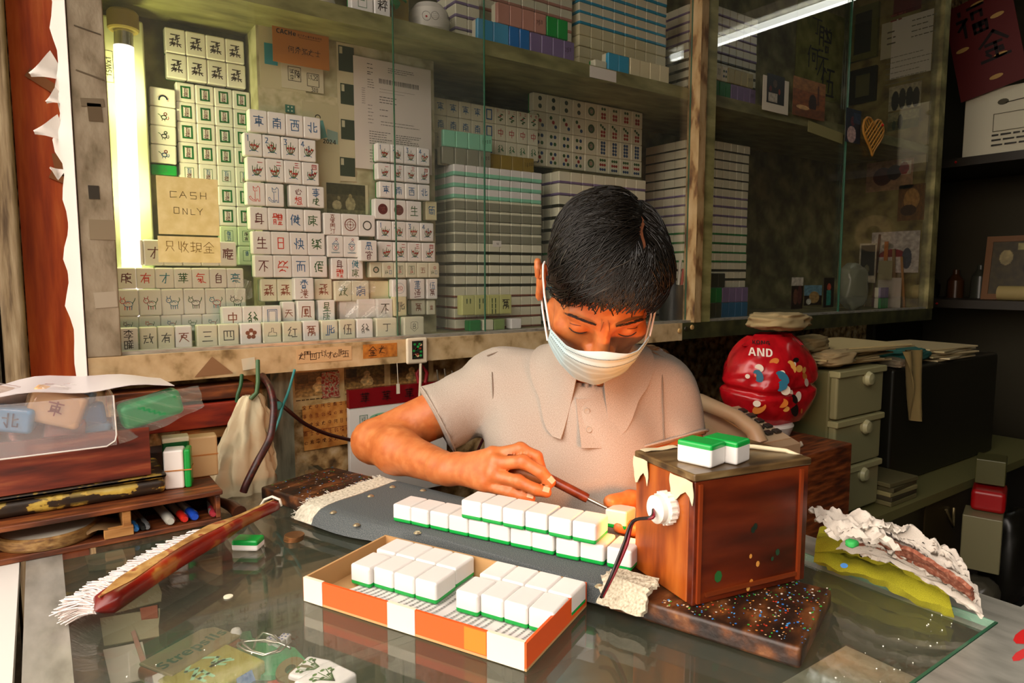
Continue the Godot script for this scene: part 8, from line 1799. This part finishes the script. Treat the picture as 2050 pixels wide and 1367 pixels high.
func build_person() -> void:
	var H := head_xf()
	var man := thing("person", "person in grey polo shirt and face mask carving a tile at the counter", "person")
	var skin := patchy([[0.0, "a85426"], [0.4, "b86430"], [0.7, "c4723c"], [1.0, "d0844e"]], Vector3.ONE * 14, 0.03, 0.45, 111, 4)
	skin.subsurf_scatter_enabled = true; skin.subsurf_scatter_strength = 0.05
	var b := MB.new()
	# joints
	var shR := Vector3(0.6562, 0.9009, -0.9888); var elR := Vector3(0.4567, 0.8105, -1.063) + Vector3(0, 0.008, 0); var wrR := Vector3(0.4864, 0.8058, -0.8574) + Vector3(0, 0.007, 0)
	var shL := Vector3(0.8457, 0.9075, -0.7829); var elL := Vector3(0.8501, 0.8064, -0.7188); var wrL := Vector3(0.7286, 0.7698, -0.6525)
	var nb := Vector3(0.7482, 0.915, -0.84); var belly := Vector3(0.724, 0.7226, -0.822)
	var body := [
		C(Vector3(0.7032, 0.8352, -0.9112), Vector3(0.6723, 0.7192, -0.8702), 0.088, 0.09), C(Vector3(0.7889, 0.842, -0.8151), Vector3(0.7613, 0.726, -0.7839), 0.088, 0.09), C(shR, shL, 0.05, 0.05), C(nb, belly, 0.07, 0.09, 0.03), C(belly, Vector3(0.7187, 0.5657, -0.8072), 0.11, 0.12, 0.03),
		C(H * Vector3(0, -0.06, -0.03), nb, 0.052, 0.058, 0.03),
		C(shR, elR, 0.046, 0.037), C(elR, elR.lerp(wrR, 0.35), 0.034, 0.036, 0.015), C(elR.lerp(wrR, 0.35), wrR, 0.036, 0.024, 0.02),
		C(shL, elL, 0.046, 0.038), C(elL, elL.lerp(wrL, 0.35), 0.034, 0.038, 0.015), C(elL.lerp(wrL, 0.35), wrL, 0.038, 0.025, 0.02)]
	nets(b, body, 0.009)
	# right hand closing on the knife: wrist, palm, four fingers and the thumb
	var mcp := [Vector3(0.5151, 0.8464, -0.7844), Vector3(0.5109, 0.8387, -0.7704), Vector3(0.5039, 0.8242, -0.7675), Vector3(0.4984, 0.8091, -0.777)]
	var hand := [C(wrR - (wrR - elR).normalized() * 0.02, wrR, 0.0265, 0.024, 0.012)]
	for k in 4: hand.append(C(wrR + (mcp[k] - wrR) * 0.1, mcp[k], [0.017, 0.017, 0.016, 0.0145][k], [0.0125, 0.0125, 0.0118, 0.0108][k], 0.010))
	var chains := [[mcp[0], Vector3(0.5419, 0.8589, -0.7511), Vector3(0.5566, 0.8498, -0.7335), Vector3(0.5583, 0.8318, -0.7241)], [mcp[1], Vector3(0.5322, 0.847, -0.7319), Vector3(0.5457, 0.8355, -0.7089), Vector3(0.5536, 0.823, -0.6981)], [mcp[2], Vector3(0.5223, 0.8219, -0.7298), Vector3(0.5359, 0.8135, -0.707), Vector3(0.546, 0.8101, -0.697)], [mcp[3], Vector3(0.517, 0.8047, -0.7401), Vector3(0.5267, 0.8009, -0.7242), Vector3(0.5343, 0.7988, -0.7162)]]
	for k in 4:
		var r := [0.0098, 0.0098, 0.0092, 0.0084][k] as float
		var c: Array = chains[k]
		hand.append(C(c[0], c[1], r * 1.05, r * 0.93, 0.003)); hand.append(E(c[1], Vector3.ONE * r * 1.06, 0.003)); hand.append(C(c[1], c[2], r * 0.95, r * 0.88, 0.003)); hand.append(C(c[2], c[3], r * 0.9, r * 0.78, 0.003))
	hand.append(C(Vector3(0.4969, 0.822, -0.8458), Vector3(0.518, 0.8254, -0.8007), 0.018, 0.014, 0.010)); hand.append(C(Vector3(0.518, 0.8254, -0.8007), Vector3(0.5475, 0.824, -0.7553), 0.013, 0.0115, 0.004)); hand.append(C(Vector3(0.5475, 0.824, -0.7553), Vector3(0.5599, 0.8208, -0.7217), 0.0112, 0.0095, 0.004))
	# veins and knuckles
	for k in 4:
		hand.append(E(mcp[k] + Vector3(0, 0.006, 0.004), Vector3.ONE * 0.0085, 0.006))
		hand.append(C(wrR.lerp(mcp[k], 0.3) + Vector3(0, 0.013, 0.008), mcp[k] + Vector3(0, 0.008, 0.006), 0.0026, 0.0022, 0.005))
	nets(b, hand, 0.0029)
	# left hand holding the tile between thumb and fingers
	var lh := [C(wrL, Vector3(0.6951, 0.7659, -0.6387), 0.025, 0.022, 0.012), C(Vector3(0.6951, 0.7659, -0.6387), Vector3(0.673, 0.7592, -0.6289), 0.020, 0.018, 0.012),
		C(Vector3(0.6994, 0.7801, -0.6497), Vector3(0.657, 0.7932, -0.6502), 0.015, 0.0125, 0.006), C(Vector3(0.657, 0.7932, -0.6502), Vector3(0.6206, 0.7957, -0.6516), 0.0118, 0.0098, 0.004),
		C(Vector3(0.6654, 0.7574, -0.6217), Vector3(0.6229, 0.7705, -0.6101), 0.0125, 0.0108, 0.006), C(Vector3(0.6229, 0.7705, -0.6101), Vector3(0.6046, 0.7743, -0.6173), 0.0105, 0.0088, 0.004),
		C(Vector3(0.6748, 0.7421, -0.6256), Vector3(0.6366, 0.7516, -0.6167), 0.0118, 0.0105, 0.006), C(Vector3(0.6366, 0.7516, -0.6167), Vector3(0.6277, 0.7537, -0.6293), 0.010, 0.0085, 0.004),
		C(Vector3(0.6918, 0.7274, -0.6364), Vector3(0.6593, 0.7324, -0.6292), 0.011, 0.0098, 0.006), C(Vector3(0.6593, 0.7324, -0.6292), Vector3(0.6483, 0.7351, -0.6372), 0.0095, 0.008, 0.004),
		C(Vector3(0.7091, 0.7159, -0.6475), Vector3(0.6827, 0.7183, -0.6418), 0.010, 0.0088, 0.006), C(Vector3(0.6827, 0.7183, -0.6418), Vector3(0.6742, 0.7204, -0.648), 0.0085, 0.0075, 0.004)]
	nets(b, lh, 0.0036)
	# head
	var head := [E(Vector3(0, 0.035, -0.012), Vector3(0.076, 0.088, 0.096), 0.02), E(Vector3(0, -0.04, 0.028), Vector3(0.062, 0.078, 0.060), 0.03), C(Vector3(-0.02, -0.095, 0.052), Vector3(0.02, -0.095, 0.052), 0.022, 0.022, 0.03),
		C(Vector3(-0.058, -0.05, 0.005), Vector3(-0.02, -0.092, 0.05), 0.018, 0.018, 0.02), C(Vector3(0.058, -0.05, 0.005), Vector3(0.02, -0.092, 0.05), 0.018, 0.018, 0.02),
		C(Vector3(-0.042, 0.016, 0.068), Vector3(-0.012, 0.014, 0.080), 0.012, 0.011, 0.012), C(Vector3(0.042, 0.016, 0.068), Vector3(0.012, 0.014, 0.080), 0.012, 0.011, 0.012),
		E(Vector3(-0.044, -0.028, 0.056), Vector3(0.022, 0.016, 0.018), 0.02), E(Vector3(0.044, -0.028, 0.056), Vector3(0.022, 0.016, 0.018), 0.02),
		E(Vector3(-0.032, -0.003, 0.093), Vector3(0.017, 0.009, 0.009), 0.010, 1), E(Vector3(0.032, -0.003, 0.093), Vector3(0.017, 0.009, 0.009), 0.010, 1),
		E(Vector3(-0.032, -0.003, 0.0735), Vector3(0.0165, 0.0115, 0.0125), 0.003), E(Vector3(0.032, -0.003, 0.0735), Vector3(0.0165, 0.0115, 0.0125), 0.003),
		C(Vector3(0, 0.010, 0.086), Vector3(0, -0.034, 0.106), 0.0085, 0.0125, 0.010), E(Vector3(-0.013, -0.037, 0.092), Vector3(0.009, 0.008, 0.010), 0.008), E(Vector3(0.013, -0.037, 0.092), Vector3(0.009, 0.008, 0.010), 0.008),
		C(Vector3(0, -0.06, -0.03), Vector3(0, -0.11, -0.05), 0.052, 0.053, 0.03)]
	for s in [-1.0, 1.0]:
		var o := Vector3(s * 0.083, -0.006, -0.010)
		var arc := []
		for k in 9:
			var a := lerpf(-1.9, 2.6, k / 8.0)
			arc.append(o + Vector3(s * (0.008 + 0.004 * sin(a)), sin(a) * 0.029 + 0.002, -cos(a) * 0.016 - 0.004))
		for k in 8: head.append(C(arc[k], arc[k + 1], 0.0045, 0.0045, 0.004))
		head.append(E(o + Vector3(0, 0, -0.004), Vector3(0.005, 0.028, 0.016), 0.006)); head.append(E(o + Vector3(s * 0.004, -0.028, 0.004), Vector3(0.0055, 0.010, 0.008), 0.005)); head.append(C(o + Vector3(s * 0.003, 0.006, 0.008), o + Vector3(s * 0.003, -0.012, 0.008), 0.005, 0.005, 0.004))
	nets(b, head, 0.0042, H)
	part("body", b.mesh(), skin, man)
	# nails
	for e in [[chains[1], 0.0], [chains[2], 0.0], [chains[3], 0.0]]:
		var c: Array = e[0]
		var ax: Vector3 = (c[3] - c[2]).normalized()
		var toe: Vector3 = (Vector3(0, 1.10, 0) - c[3]).normalized()
		var up: Vector3 = (toe + Vector3(0, 0.9, 0)); up = (up - ax * up.dot(ax)).normalized()
		part("nail", MB.new().rbox(Vector3(0.0085, 0.0022, 0.0095), 0.001, 2).mesh(), mt("dca888", 0.25), man, Transform3D(Basis(up.cross(-ax), up, -ax), c[3] + up * 0.0068 - ax * 0.001))
	build_face(man, H)
	build_hair(man, H)
	build_mask(man, H)
	build_shirt(man, H, shR, elR, shL, elL, nb, belly)
	# carving knife and the tile being carved
	var k0 := Vector3(0.5526, 0.8292, -0.7156); var k1 := Vector3(0.5893, 0.8031, -0.6621); var k2 := Vector3(0.6024, 0.7938, -0.6371)
	var kn := thing("carving_knife", "carving knife with round brown wooden handle held in the hand", "knife")
	var kd := (k1 - k0).normalized()
	part("handle", MB.new().tube([k0 - kd * 0.055, k0 - kd * 0.05, k0, k1 - kd * 0.004, k1], [0.004, 0.0062, 0.0066, 0.0066, 0.006], 16).mesh(), patchy([[0.0, "4a1a0a"], [0.5, "6a2a12"], [1.0, "863c1c"]], Vector3.ONE * 20, 0.03, 0.25, 112, 3), kn)
	part("blade", MB.new().tube([k1, k1 + kd * 0.004, k2 - kd * 0.004, k2], [0.0026, 0.0026, 0.0022, 0.0006], 6).mesh(), M.chrome, kn)
	var tc := Vector3(0.6168, 0.7826, -0.6282)
	var d := Vector3(0.44, 0, 0.898); var e2 := Vector3(0.898, 0, -0.44)
	var fb := Basis(d, e2, d.cross(e2)).rotated(d, -0.12)
	blank_tile(Transform3D(fb, tc), 0.0296, 0.040, 0.024, "blank white tile held between thumb and finger under the knife", "tile being carved")

func build_face(man: Node3D, H: Transform3D) -> void:
	var dark := mt("1c100a", 0.6)
	for s in [-1.0, 1.0]:
		var lash := []; var fold := []
		for k in 9:
			var u := k / 8.0 * 2.0 - 1.0
			var x: float = s * 0.032 + u * 0.0145
			var zz := 0.0735 + 0.0128 * sqrt(maxf(0.0, 1.0 - pow(u * 0.86, 2.0)))
			lash.append(H * Vector3(x, -0.0085 + 0.0035 * u * u, zz - 0.0014)); fold.append(H * Vector3(x, 0.0052 - 0.003 * u * u, zz - 0.0034))
		part("eyelash", MB.new().tube(lash, 0.0011, 5).mesh(), dark, man)
		part("eyelid_crease", MB.new().tube(fold, 0.0007, 5).mesh(), mt("6a3018", 0.6), man)
		rng.seed = 70
		var br := MB.new()
		for k in 70:
			var u := rng.randf()
			var p := Vector3(s * lerpf(0.012, 0.048, u), 0.0195 + 0.004 * sin(u * 2.6) + rng.randf_range(-0.002, 0.002), lerpf(0.0925, 0.077, u * u))
			br.tube([H * p, H * (p + Vector3(s * 0.006, 0.0018 - 0.003 * u, -0.0008)), H * (p + Vector3(s * 0.0105, 0.001 - 0.003 * u, -0.004))], [0.0004, 0.0003, 0.0001], 3, false)
		part("eyebrow", br.mesh(), dark, man)
	# brow and forehead creases
	for e in [[-0.006, 0.010, -0.004, 0.026], [0.006, 0.010, 0.004, 0.025]]:
		part("crease", MB.new().tube([H * Vector3(e[0], e[1], 0.0945), H * Vector3(e[2], e[3], 0.0925)], 0.0007, 5).mesh(), mt("8a4824", 0.6), man)

func build_hair(man: Node3D, H: Transform3D) -> void:
	var hm := mt("15110d", 0.38)
	var cap := [E(Vector3(0.002, 0.040, -0.014), Vector3(0.083, 0.089, 0.106), 0.01), E(Vector3(0.03, 0.066, 0.026), Vector3(0.050, 0.042, 0.052), 0.02), E(Vector3(-0.036, 0.062, 0.026), Vector3(0.044, 0.040, 0.050), 0.02)]
	var f := FastNoiseLite.new(); f.seed = 8; f.frequency = 38.0
	var b := MB.new()
	nets(b, cap, 0.0042, H, func(p: Vector3, d: float) -> float:
		var line := p.y * 0.75 - p.z * 0.66 + 0.011 + 0.004 * sin(p.x * 60.0) + 0.009 * f.get_noise_3d(p.x * 1.4, 0.0, 3.0) + (0.034 if absf(p.x) > 0.062 and p.z < 0.040 else 0.0)
		var part_ := Vector2((p.x - 0.030 - 0.1 * (0.03 - p.z)) / 0.012, (p.z - 0.020) / 0.045)
		var groove := 0.0015 * exp(-part_.length_squared()) if p.y > 0.05 else 0.0
		var ear := 0.030 - Vector2((p.y + 0.004) * 0.8, p.z + 0.010).length()
		if absf(p.x) > 0.06: d = maxf(d, ear)
		return maxf(d + groove + 0.0035 * f.get_noise_3dv(p * Vector3(1, 0.35, 0.35)), -line))
	part("hair", b.mesh(), hm, man)
	# strands combed away from the parting
	rng.seed = 61
	var st := MB.new(); var gr := MB.new()
	var c0 := Vector3(0.002, 0.040, -0.014); var r0 := Vector3(0.0845, 0.0905, 0.1075)
	for k in 3400:
		var side := 1.0 if rng.randf() < 0.42 else -1.0
		var zz := rng.randf_range(-0.09, 0.078)
		var p := Vector3(0.030 + 0.1 * (0.03 - zz) + side * rng.randf_range(0.002, 0.07), 0.2, zz)
		var pts := []; var rad := []
		var q := (p - c0) / r0
		if q.x * q.x + q.z * q.z > 0.97: continue
		q.y = sqrt(1.0 - q.x * q.x - q.z * q.z)
		var dir := Vector3(side * rng.randf_range(0.7, 1.2), -0.2, rng.randf_range(-0.1, 0.75) + (0.5 if zz > 0.03 else 0.0))
		var n := rng.randi_range(5, 9)
		var lift := rng.randf_range(0.0005, 0.006)
		for j in n:
			var s := q.normalized()
			var w := c0 + s * r0 * (1.0 + 0.0)
			if w.y * 0.75 - w.z * 0.66 < (-0.040 if absf(w.x) > 0.06 else -0.018) - rng.randf() * 0.008: break
			var bulge := 1.0 + (0.012 / 0.09) * exp(-pow((w.z - 0.04) / 0.035, 2.0)) * (1.0 if w.y > 0.06 else 0.4)
			pts.append(H * (c0 + s * r0 * bulge + s * lift * sin(PI * (j + 0.5) / n))); rad.append(0.0008 if j < n - 1 else 0.0002)
			dir += Vector3(rng.randf_range(-0.12, 0.12), 0, rng.randf_range(-0.12, 0.12))
			var tn := dir - s * dir.dot(s)
			q = s + tn.normalized() * 0.12
		if pts.size() < 3: continue
		rad.resize(pts.size())
		(gr if k % 29 == 0 else st).tube(pts, rad, 3, false)
	for k in 700:   # the fringe above the forehead
		var q := (Vector3(rng.randf_range(-0.03, 0.075), 0, rng.randf_range(0.035, 0.088)) - c0) / r0
		if q.x * q.x + q.z * q.z > 0.98: continue
		q.y = sqrt(1.0 - q.x * q.x - q.z * q.z)
		var dir := Vector3(rng.randf_range(-0.9, 0.5), -0.5, 1.0)
		var pts := []; var rad := []
		for j in 6:
			var s := q.normalized()
			var w := c0 + s * r0
			if w.y * 0.75 - w.z * 0.66 < -0.008 - rng.randf() * 0.022: break
			pts.append(H * (w + s * (0.002 + 0.004 * sin(PI * (j + 0.5) / 6.0)) + s * 0.010 * exp(-pow((w.z - 0.04) / 0.035, 2.0)))); rad.append(0.0009 if j < 5 else 0.0002)
			dir += Vector3(rng.randf_range(-0.15, 0.15), 0, 0)
			q = s + (dir - s * dir.dot(s)).normalized() * 0.11
		if pts.size() > 2: st.tube(pts, rad.slice(0, pts.size()), 3, false)
	part("hair_strands", st.mesh(), mt("17120d", 0.3), man)
	part("grey_hairs", gr.mesh(), mt("4a443c", 0.35), man)
	part("parting", MB.new().sheet(4, 8, 0.0004, func(u: float, v: float) -> Vector3:
		var z := -0.012 + 0.062 * v
		var x := 0.030 + 0.1 * (0.03 - z) + (u - 0.5) * 0.005 * sin(v * PI) + 0.003 * sin(v * 9.0)
		var q := (Vector3(x, 0, z) - c0) / r0
		q.y = sqrt(maxf(0.0, 1.0 - q.x * q.x - q.z * q.z))
		return H * (c0 + q * r0 * (1.0 + (0.0115 / 0.09) * exp(-pow((z - 0.04) / 0.035, 2.0))))).mesh(), mt("6a3a20", 0.5), man)

func build_mask(man: Node3D, H: Transform3D) -> void:
	var mm := mt("b9d2d8", 0.75)
	var zf := func(x: float, y: float) -> float:
		var zc := lerpf(0.122, 0.088, clampf((-0.035 - y) / 0.08, 0.0, 1.0)) - (0.012 if y > -0.012 else 0.0) * clampf((y + 0.012) / 0.012, 0.0, 1.0)
		return zc - 9.5 * x * x - (maxf(0.0, absf(x) - 0.05)) * 0.6
	var sheetf := func(u: float, v: float) -> Vector3:
		var x := (u - 0.5) * 0.142
		var top := -0.004 - 0.022 * pow(absf(u - 0.5) * 2.0, 1.6)
		var bot := -0.116 + 0.046 * pow(absf(u - 0.5) * 2.0, 1.5)
		var y := lerpf(bot, top, v)
		var pleat := 0.0016 * (fposmod(v * 3.6, 1.0)) * (1.0 if v > 0.12 and v < 0.85 else 0.0)
		return H * Vector3(x, y, (zf.call(x, y) as float) + 0.004 + pleat + 0.0012 * sin(u * 25.0 + v * 9.0) * (1.0 - v))
	var mk := part("face_mask", MB.new().sheet(48, 40, 0.0012, sheetf).mesh(), mm, man, Transform3D(), "pale blue pleated face mask")
	for k in 2:
		var dots := MB.new()
		for j in 70:
			var p: Vector3 = sheetf.call(0.02 + j * 0.0138, [0.93, 0.80][k])
			dots.box(p + H.basis.z * 0.0006, Vector3.ONE * 0.0009, H.basis)
		part("weld_dots", dots.mesh(), mt("5a6a70", 0.7), mk)
	for s in [-1.0, 1.0]:
		var c: Vector3 = H.affine_inverse() * (sheetf.call(0.5 + s * 0.5, 0.97) as Vector3)
		var c2: Vector3 = H.affine_inverse() * (sheetf.call(0.5 + s * 0.5, 0.06) as Vector3)
		part("ear_loop", MB.new().tube([H * c, H * Vector3(s * 0.0815, -0.006, 0.018), H * Vector3(s * 0.0855, 0.018, 0.006), H * Vector3(s * 0.0865, 0.028, -0.006), H * Vector3(s * 0.084, 0.02, -0.022)], 0.0016, 6).mesh(), mt("e8e6e2", 0.7), mk)
		part("ear_loop", MB.new().tube([H * c2, H * Vector3(s * 0.081, -0.045, 0.012), H * Vector3(s * 0.083, -0.042, -0.012)], 0.0016, 6).mesh(), mt("e8e6e2", 0.7), mk)

func build_shirt(man: Node3D, H: Transform3D, shR: Vector3, elR: Vector3, shL: Vector3, elL: Vector3, nb: Vector3, belly: Vector3) -> void:
	var sm := patchy([[0.0, "7c6f63"], [0.42, "988b7f"], [0.6, "aea296"], [1.0, "c4baae"]], Vector3.ONE * 26, 0.12, 0.95, 113, 3)
	var hemR := Vector3(0.5554, 0.8496, -1.0229); var hemL := Vector3(0.848, 0.8246, -0.7408)
	var sh := [
		C(Vector3(0.7032, 0.8352, -0.9112), Vector3(0.6723, 0.7192, -0.8702), 0.100, 0.102, 0.03), C(Vector3(0.7889, 0.842, -0.8151), Vector3(0.7613, 0.726, -0.7839), 0.100, 0.102, 0.03), C(shR, shL, 0.064, 0.062, 0.03), C(nb, belly, 0.085, 0.104, 0.04), C(belly, Vector3(0.7187, 0.5657, -0.8072), 0.122, 0.13, 0.04), C(Vector3(0.6822, 0.9042, -0.9341), Vector3(0.8166, 0.905, -0.8031), 0.062, 0.06, 0.04),
		C(shR, hemR - (shR - hemR).normalized() * 0.05, 0.062, 0.064, 0.03), C(shL, hemL - (shL - hemL).normalized() * 0.05, 0.060, 0.058, 0.03)]
	var nR := (hemR - shR).normalized(); var nL := (hemL - shL).normalized()
	var nk: Vector3 = (H * Vector3(0, -0.05, -0.02) - nb).normalized()
	var f := FastNoiseLite.new(); f.seed = 12; f.frequency = 7.0; f.fractal_octaves = 2
	var b := MB.new()
	nets(b, sh, 0.0085, Transform3D(), func(p: Vector3, d: float) -> float:
		# folds hang from the shoulders and gather above the lap
		var wr := 0.010 * f.get_noise_3d(p.x * 1.0 + p.y * 0.8, p.y * 0.6, p.z) + 0.003 * sin((p.y - p.x * 0.5) * 90.0 + 3.0 * f.get_noise_3dv(p)) * smoothstep(0.86, 0.78, p.y)
		d += wr
		if (p - shR).dot(nR) > 0.0: d = maxf(d, (p - hemR).dot(nR)) if (p - hemR).length() < 0.12 else d
		if (p - shL).dot(nL) > 0.0 and (p - hemL).length() < 0.10: d = maxf(d, (p - hemL).dot(nL))
		# neck opening
		var l := (p - nb - nk * 0.03)
		var rr := (l - nk * l.dot(nk)).length()
		if l.dot(nk) > -0.07: d = maxf(d, 0.060 - rr) if rr < 0.075 else d
		return d)
	var o := part("polo_shirt", b.mesh(), sm, man, Transform3D(), "heather grey short sleeved polo shirt")
	# sleeve hems
	for e in [[hemR, nR, 0.064], [hemL, nL, 0.0585]]:
		var u: Vector3 = e[1].cross(Vector3.UP).normalized(); var w: Vector3 = e[1].cross(u)
		var ring := []
		for k in 25: ring.append(hit(sh, e[0] - e[1] * 0.004 + (u * cos(TAU * k / 24) + w * sin(TAU * k / 24)) * 0.12, -(u * cos(TAU * k / 24) + w * sin(TAU * k / 24))))
		part("sleeve_hem", MB.new().tube(ring, 0.0020, 6, false).mesh(), sm, o)
	# collar: a band that stands round the neck and folds down
	var cam := Vector3(0, 1.10, 0)
	var fr := (cam - nb); fr = (fr - nk * fr.dot(nk)).normalized()
	var sd := nk.cross(fr)
	for s in [-1.0, 1.0]:
		part("collar", MB.new().sheet(26, 10, 0.003, func(u: float, v: float) -> Vector3:
			var a := lerpf(0.30, PI, u)
			if s > 0: a = lerpf(PI, 0.30, u)
			var dirr: Vector3 = fr * cos(a) + sd * s * sin(a)
			var pt := 0.030 * smoothstep(0.95, 0.34, a)
			var rad := lerpf(0.062, 0.100 + pt, v)
			var q := hit(sh, nb + dirr * rad + nk * 0.22, -nk)
			if (q - nb).length() > 0.2: q = nb + dirr * rad * 0.8 - nk * 0.06
			return q + nk * (0.005 + 0.030 * pow(1.0 - v, 1.6)) - dirr * 0.006 * sin(v * PI)).mesh(), sm, o)
	part("collar_trim", MB.new().tube(range(12).map(func(k: int) -> Vector3:
		var a := lerpf(-0.75, 0.75, k / 11.0)
		return nb + (fr * cos(a) + sd * sin(a)) * 0.066 + nk * (0.012 + 0.03 * absf(a) - 0.012)), 0.005, 6).mesh(), mt("d0402a", 0.8), o, Transform3D(), "orange red collar lining")
	# placket and buttons lie on the chest
	var pk := []
	for k in 9:
		var y := lerpf(0.0, 1.0, k / 8.0)
		var t := Vector3(0.6563, 0.9194, -0.7454).lerp(Vector3(0.6596, 0.8464, -0.7345), y)
		var dr := (t - cam).normalized()
		pk.append(hit(sh, cam + dr * 0.6, dr) - dr * 0.001)
	var rt := Vector3(0.818, 0, 0.575)
	part("placket", MB.new().sheet(4, 16, 0.0025, func(u: float, v: float) -> Vector3:
		var k := (1.0 - v) * 8.0; var i := mini(int(k), 7)
		var c: Vector3 = pk[i].lerp(pk[i + 1], k - i)
		return c + rt * (u - 0.5) * 0.030 - (c - cam).normalized() * 0.0035).mesh(), sm, o)
	for k in [2, 5]:
		var dr: Vector3 = (cam - pk[k]).normalized()
		var q := Quaternion(Vector3.UP, dr)
		part("button", MB.new().lathe([Vector2(0, 0), Vector2(0.0046, 0), Vector2(0.0048, 0.001), Vector2(0.0042, 0.002), Vector2(0, 0.0016)], 16, pk[k] + dr * 0.004, Basis(q)).mesh(), mt("9c9082", 0.35), o)
	# shoulder seams
	for e in [[Vector3(0.5404, 0.9828, -0.8343), Vector3(0.5807, 0.999, -0.8079)], [Vector3(0.5451, 0.9584, -0.8281), Vector3(0.5426, 0.8589, -0.8181)], [Vector3(0.738, 0.9916, -0.6966), Vector3(0.7788, 0.9621, -0.6645)], [Vector3(0.7517, 0.9658, -0.684), Vector3(0.7488, 0.8589, -0.6734)]]:
		var line := []
		for k in 10:
			var t: Vector3 = e[0].lerp(e[1], k / 9.0)
			var dr := (t - cam).normalized()
			var h := hit(sh, cam + dr * 0.6, dr)
			if (h - cam).length() < 1.6: line.append(h - dr * 0.0006)
		if line.size() > 2: part("seam", MB.new().tube(line, 0.0012, 5).mesh(), mt("7a6e62", 0.9), o)
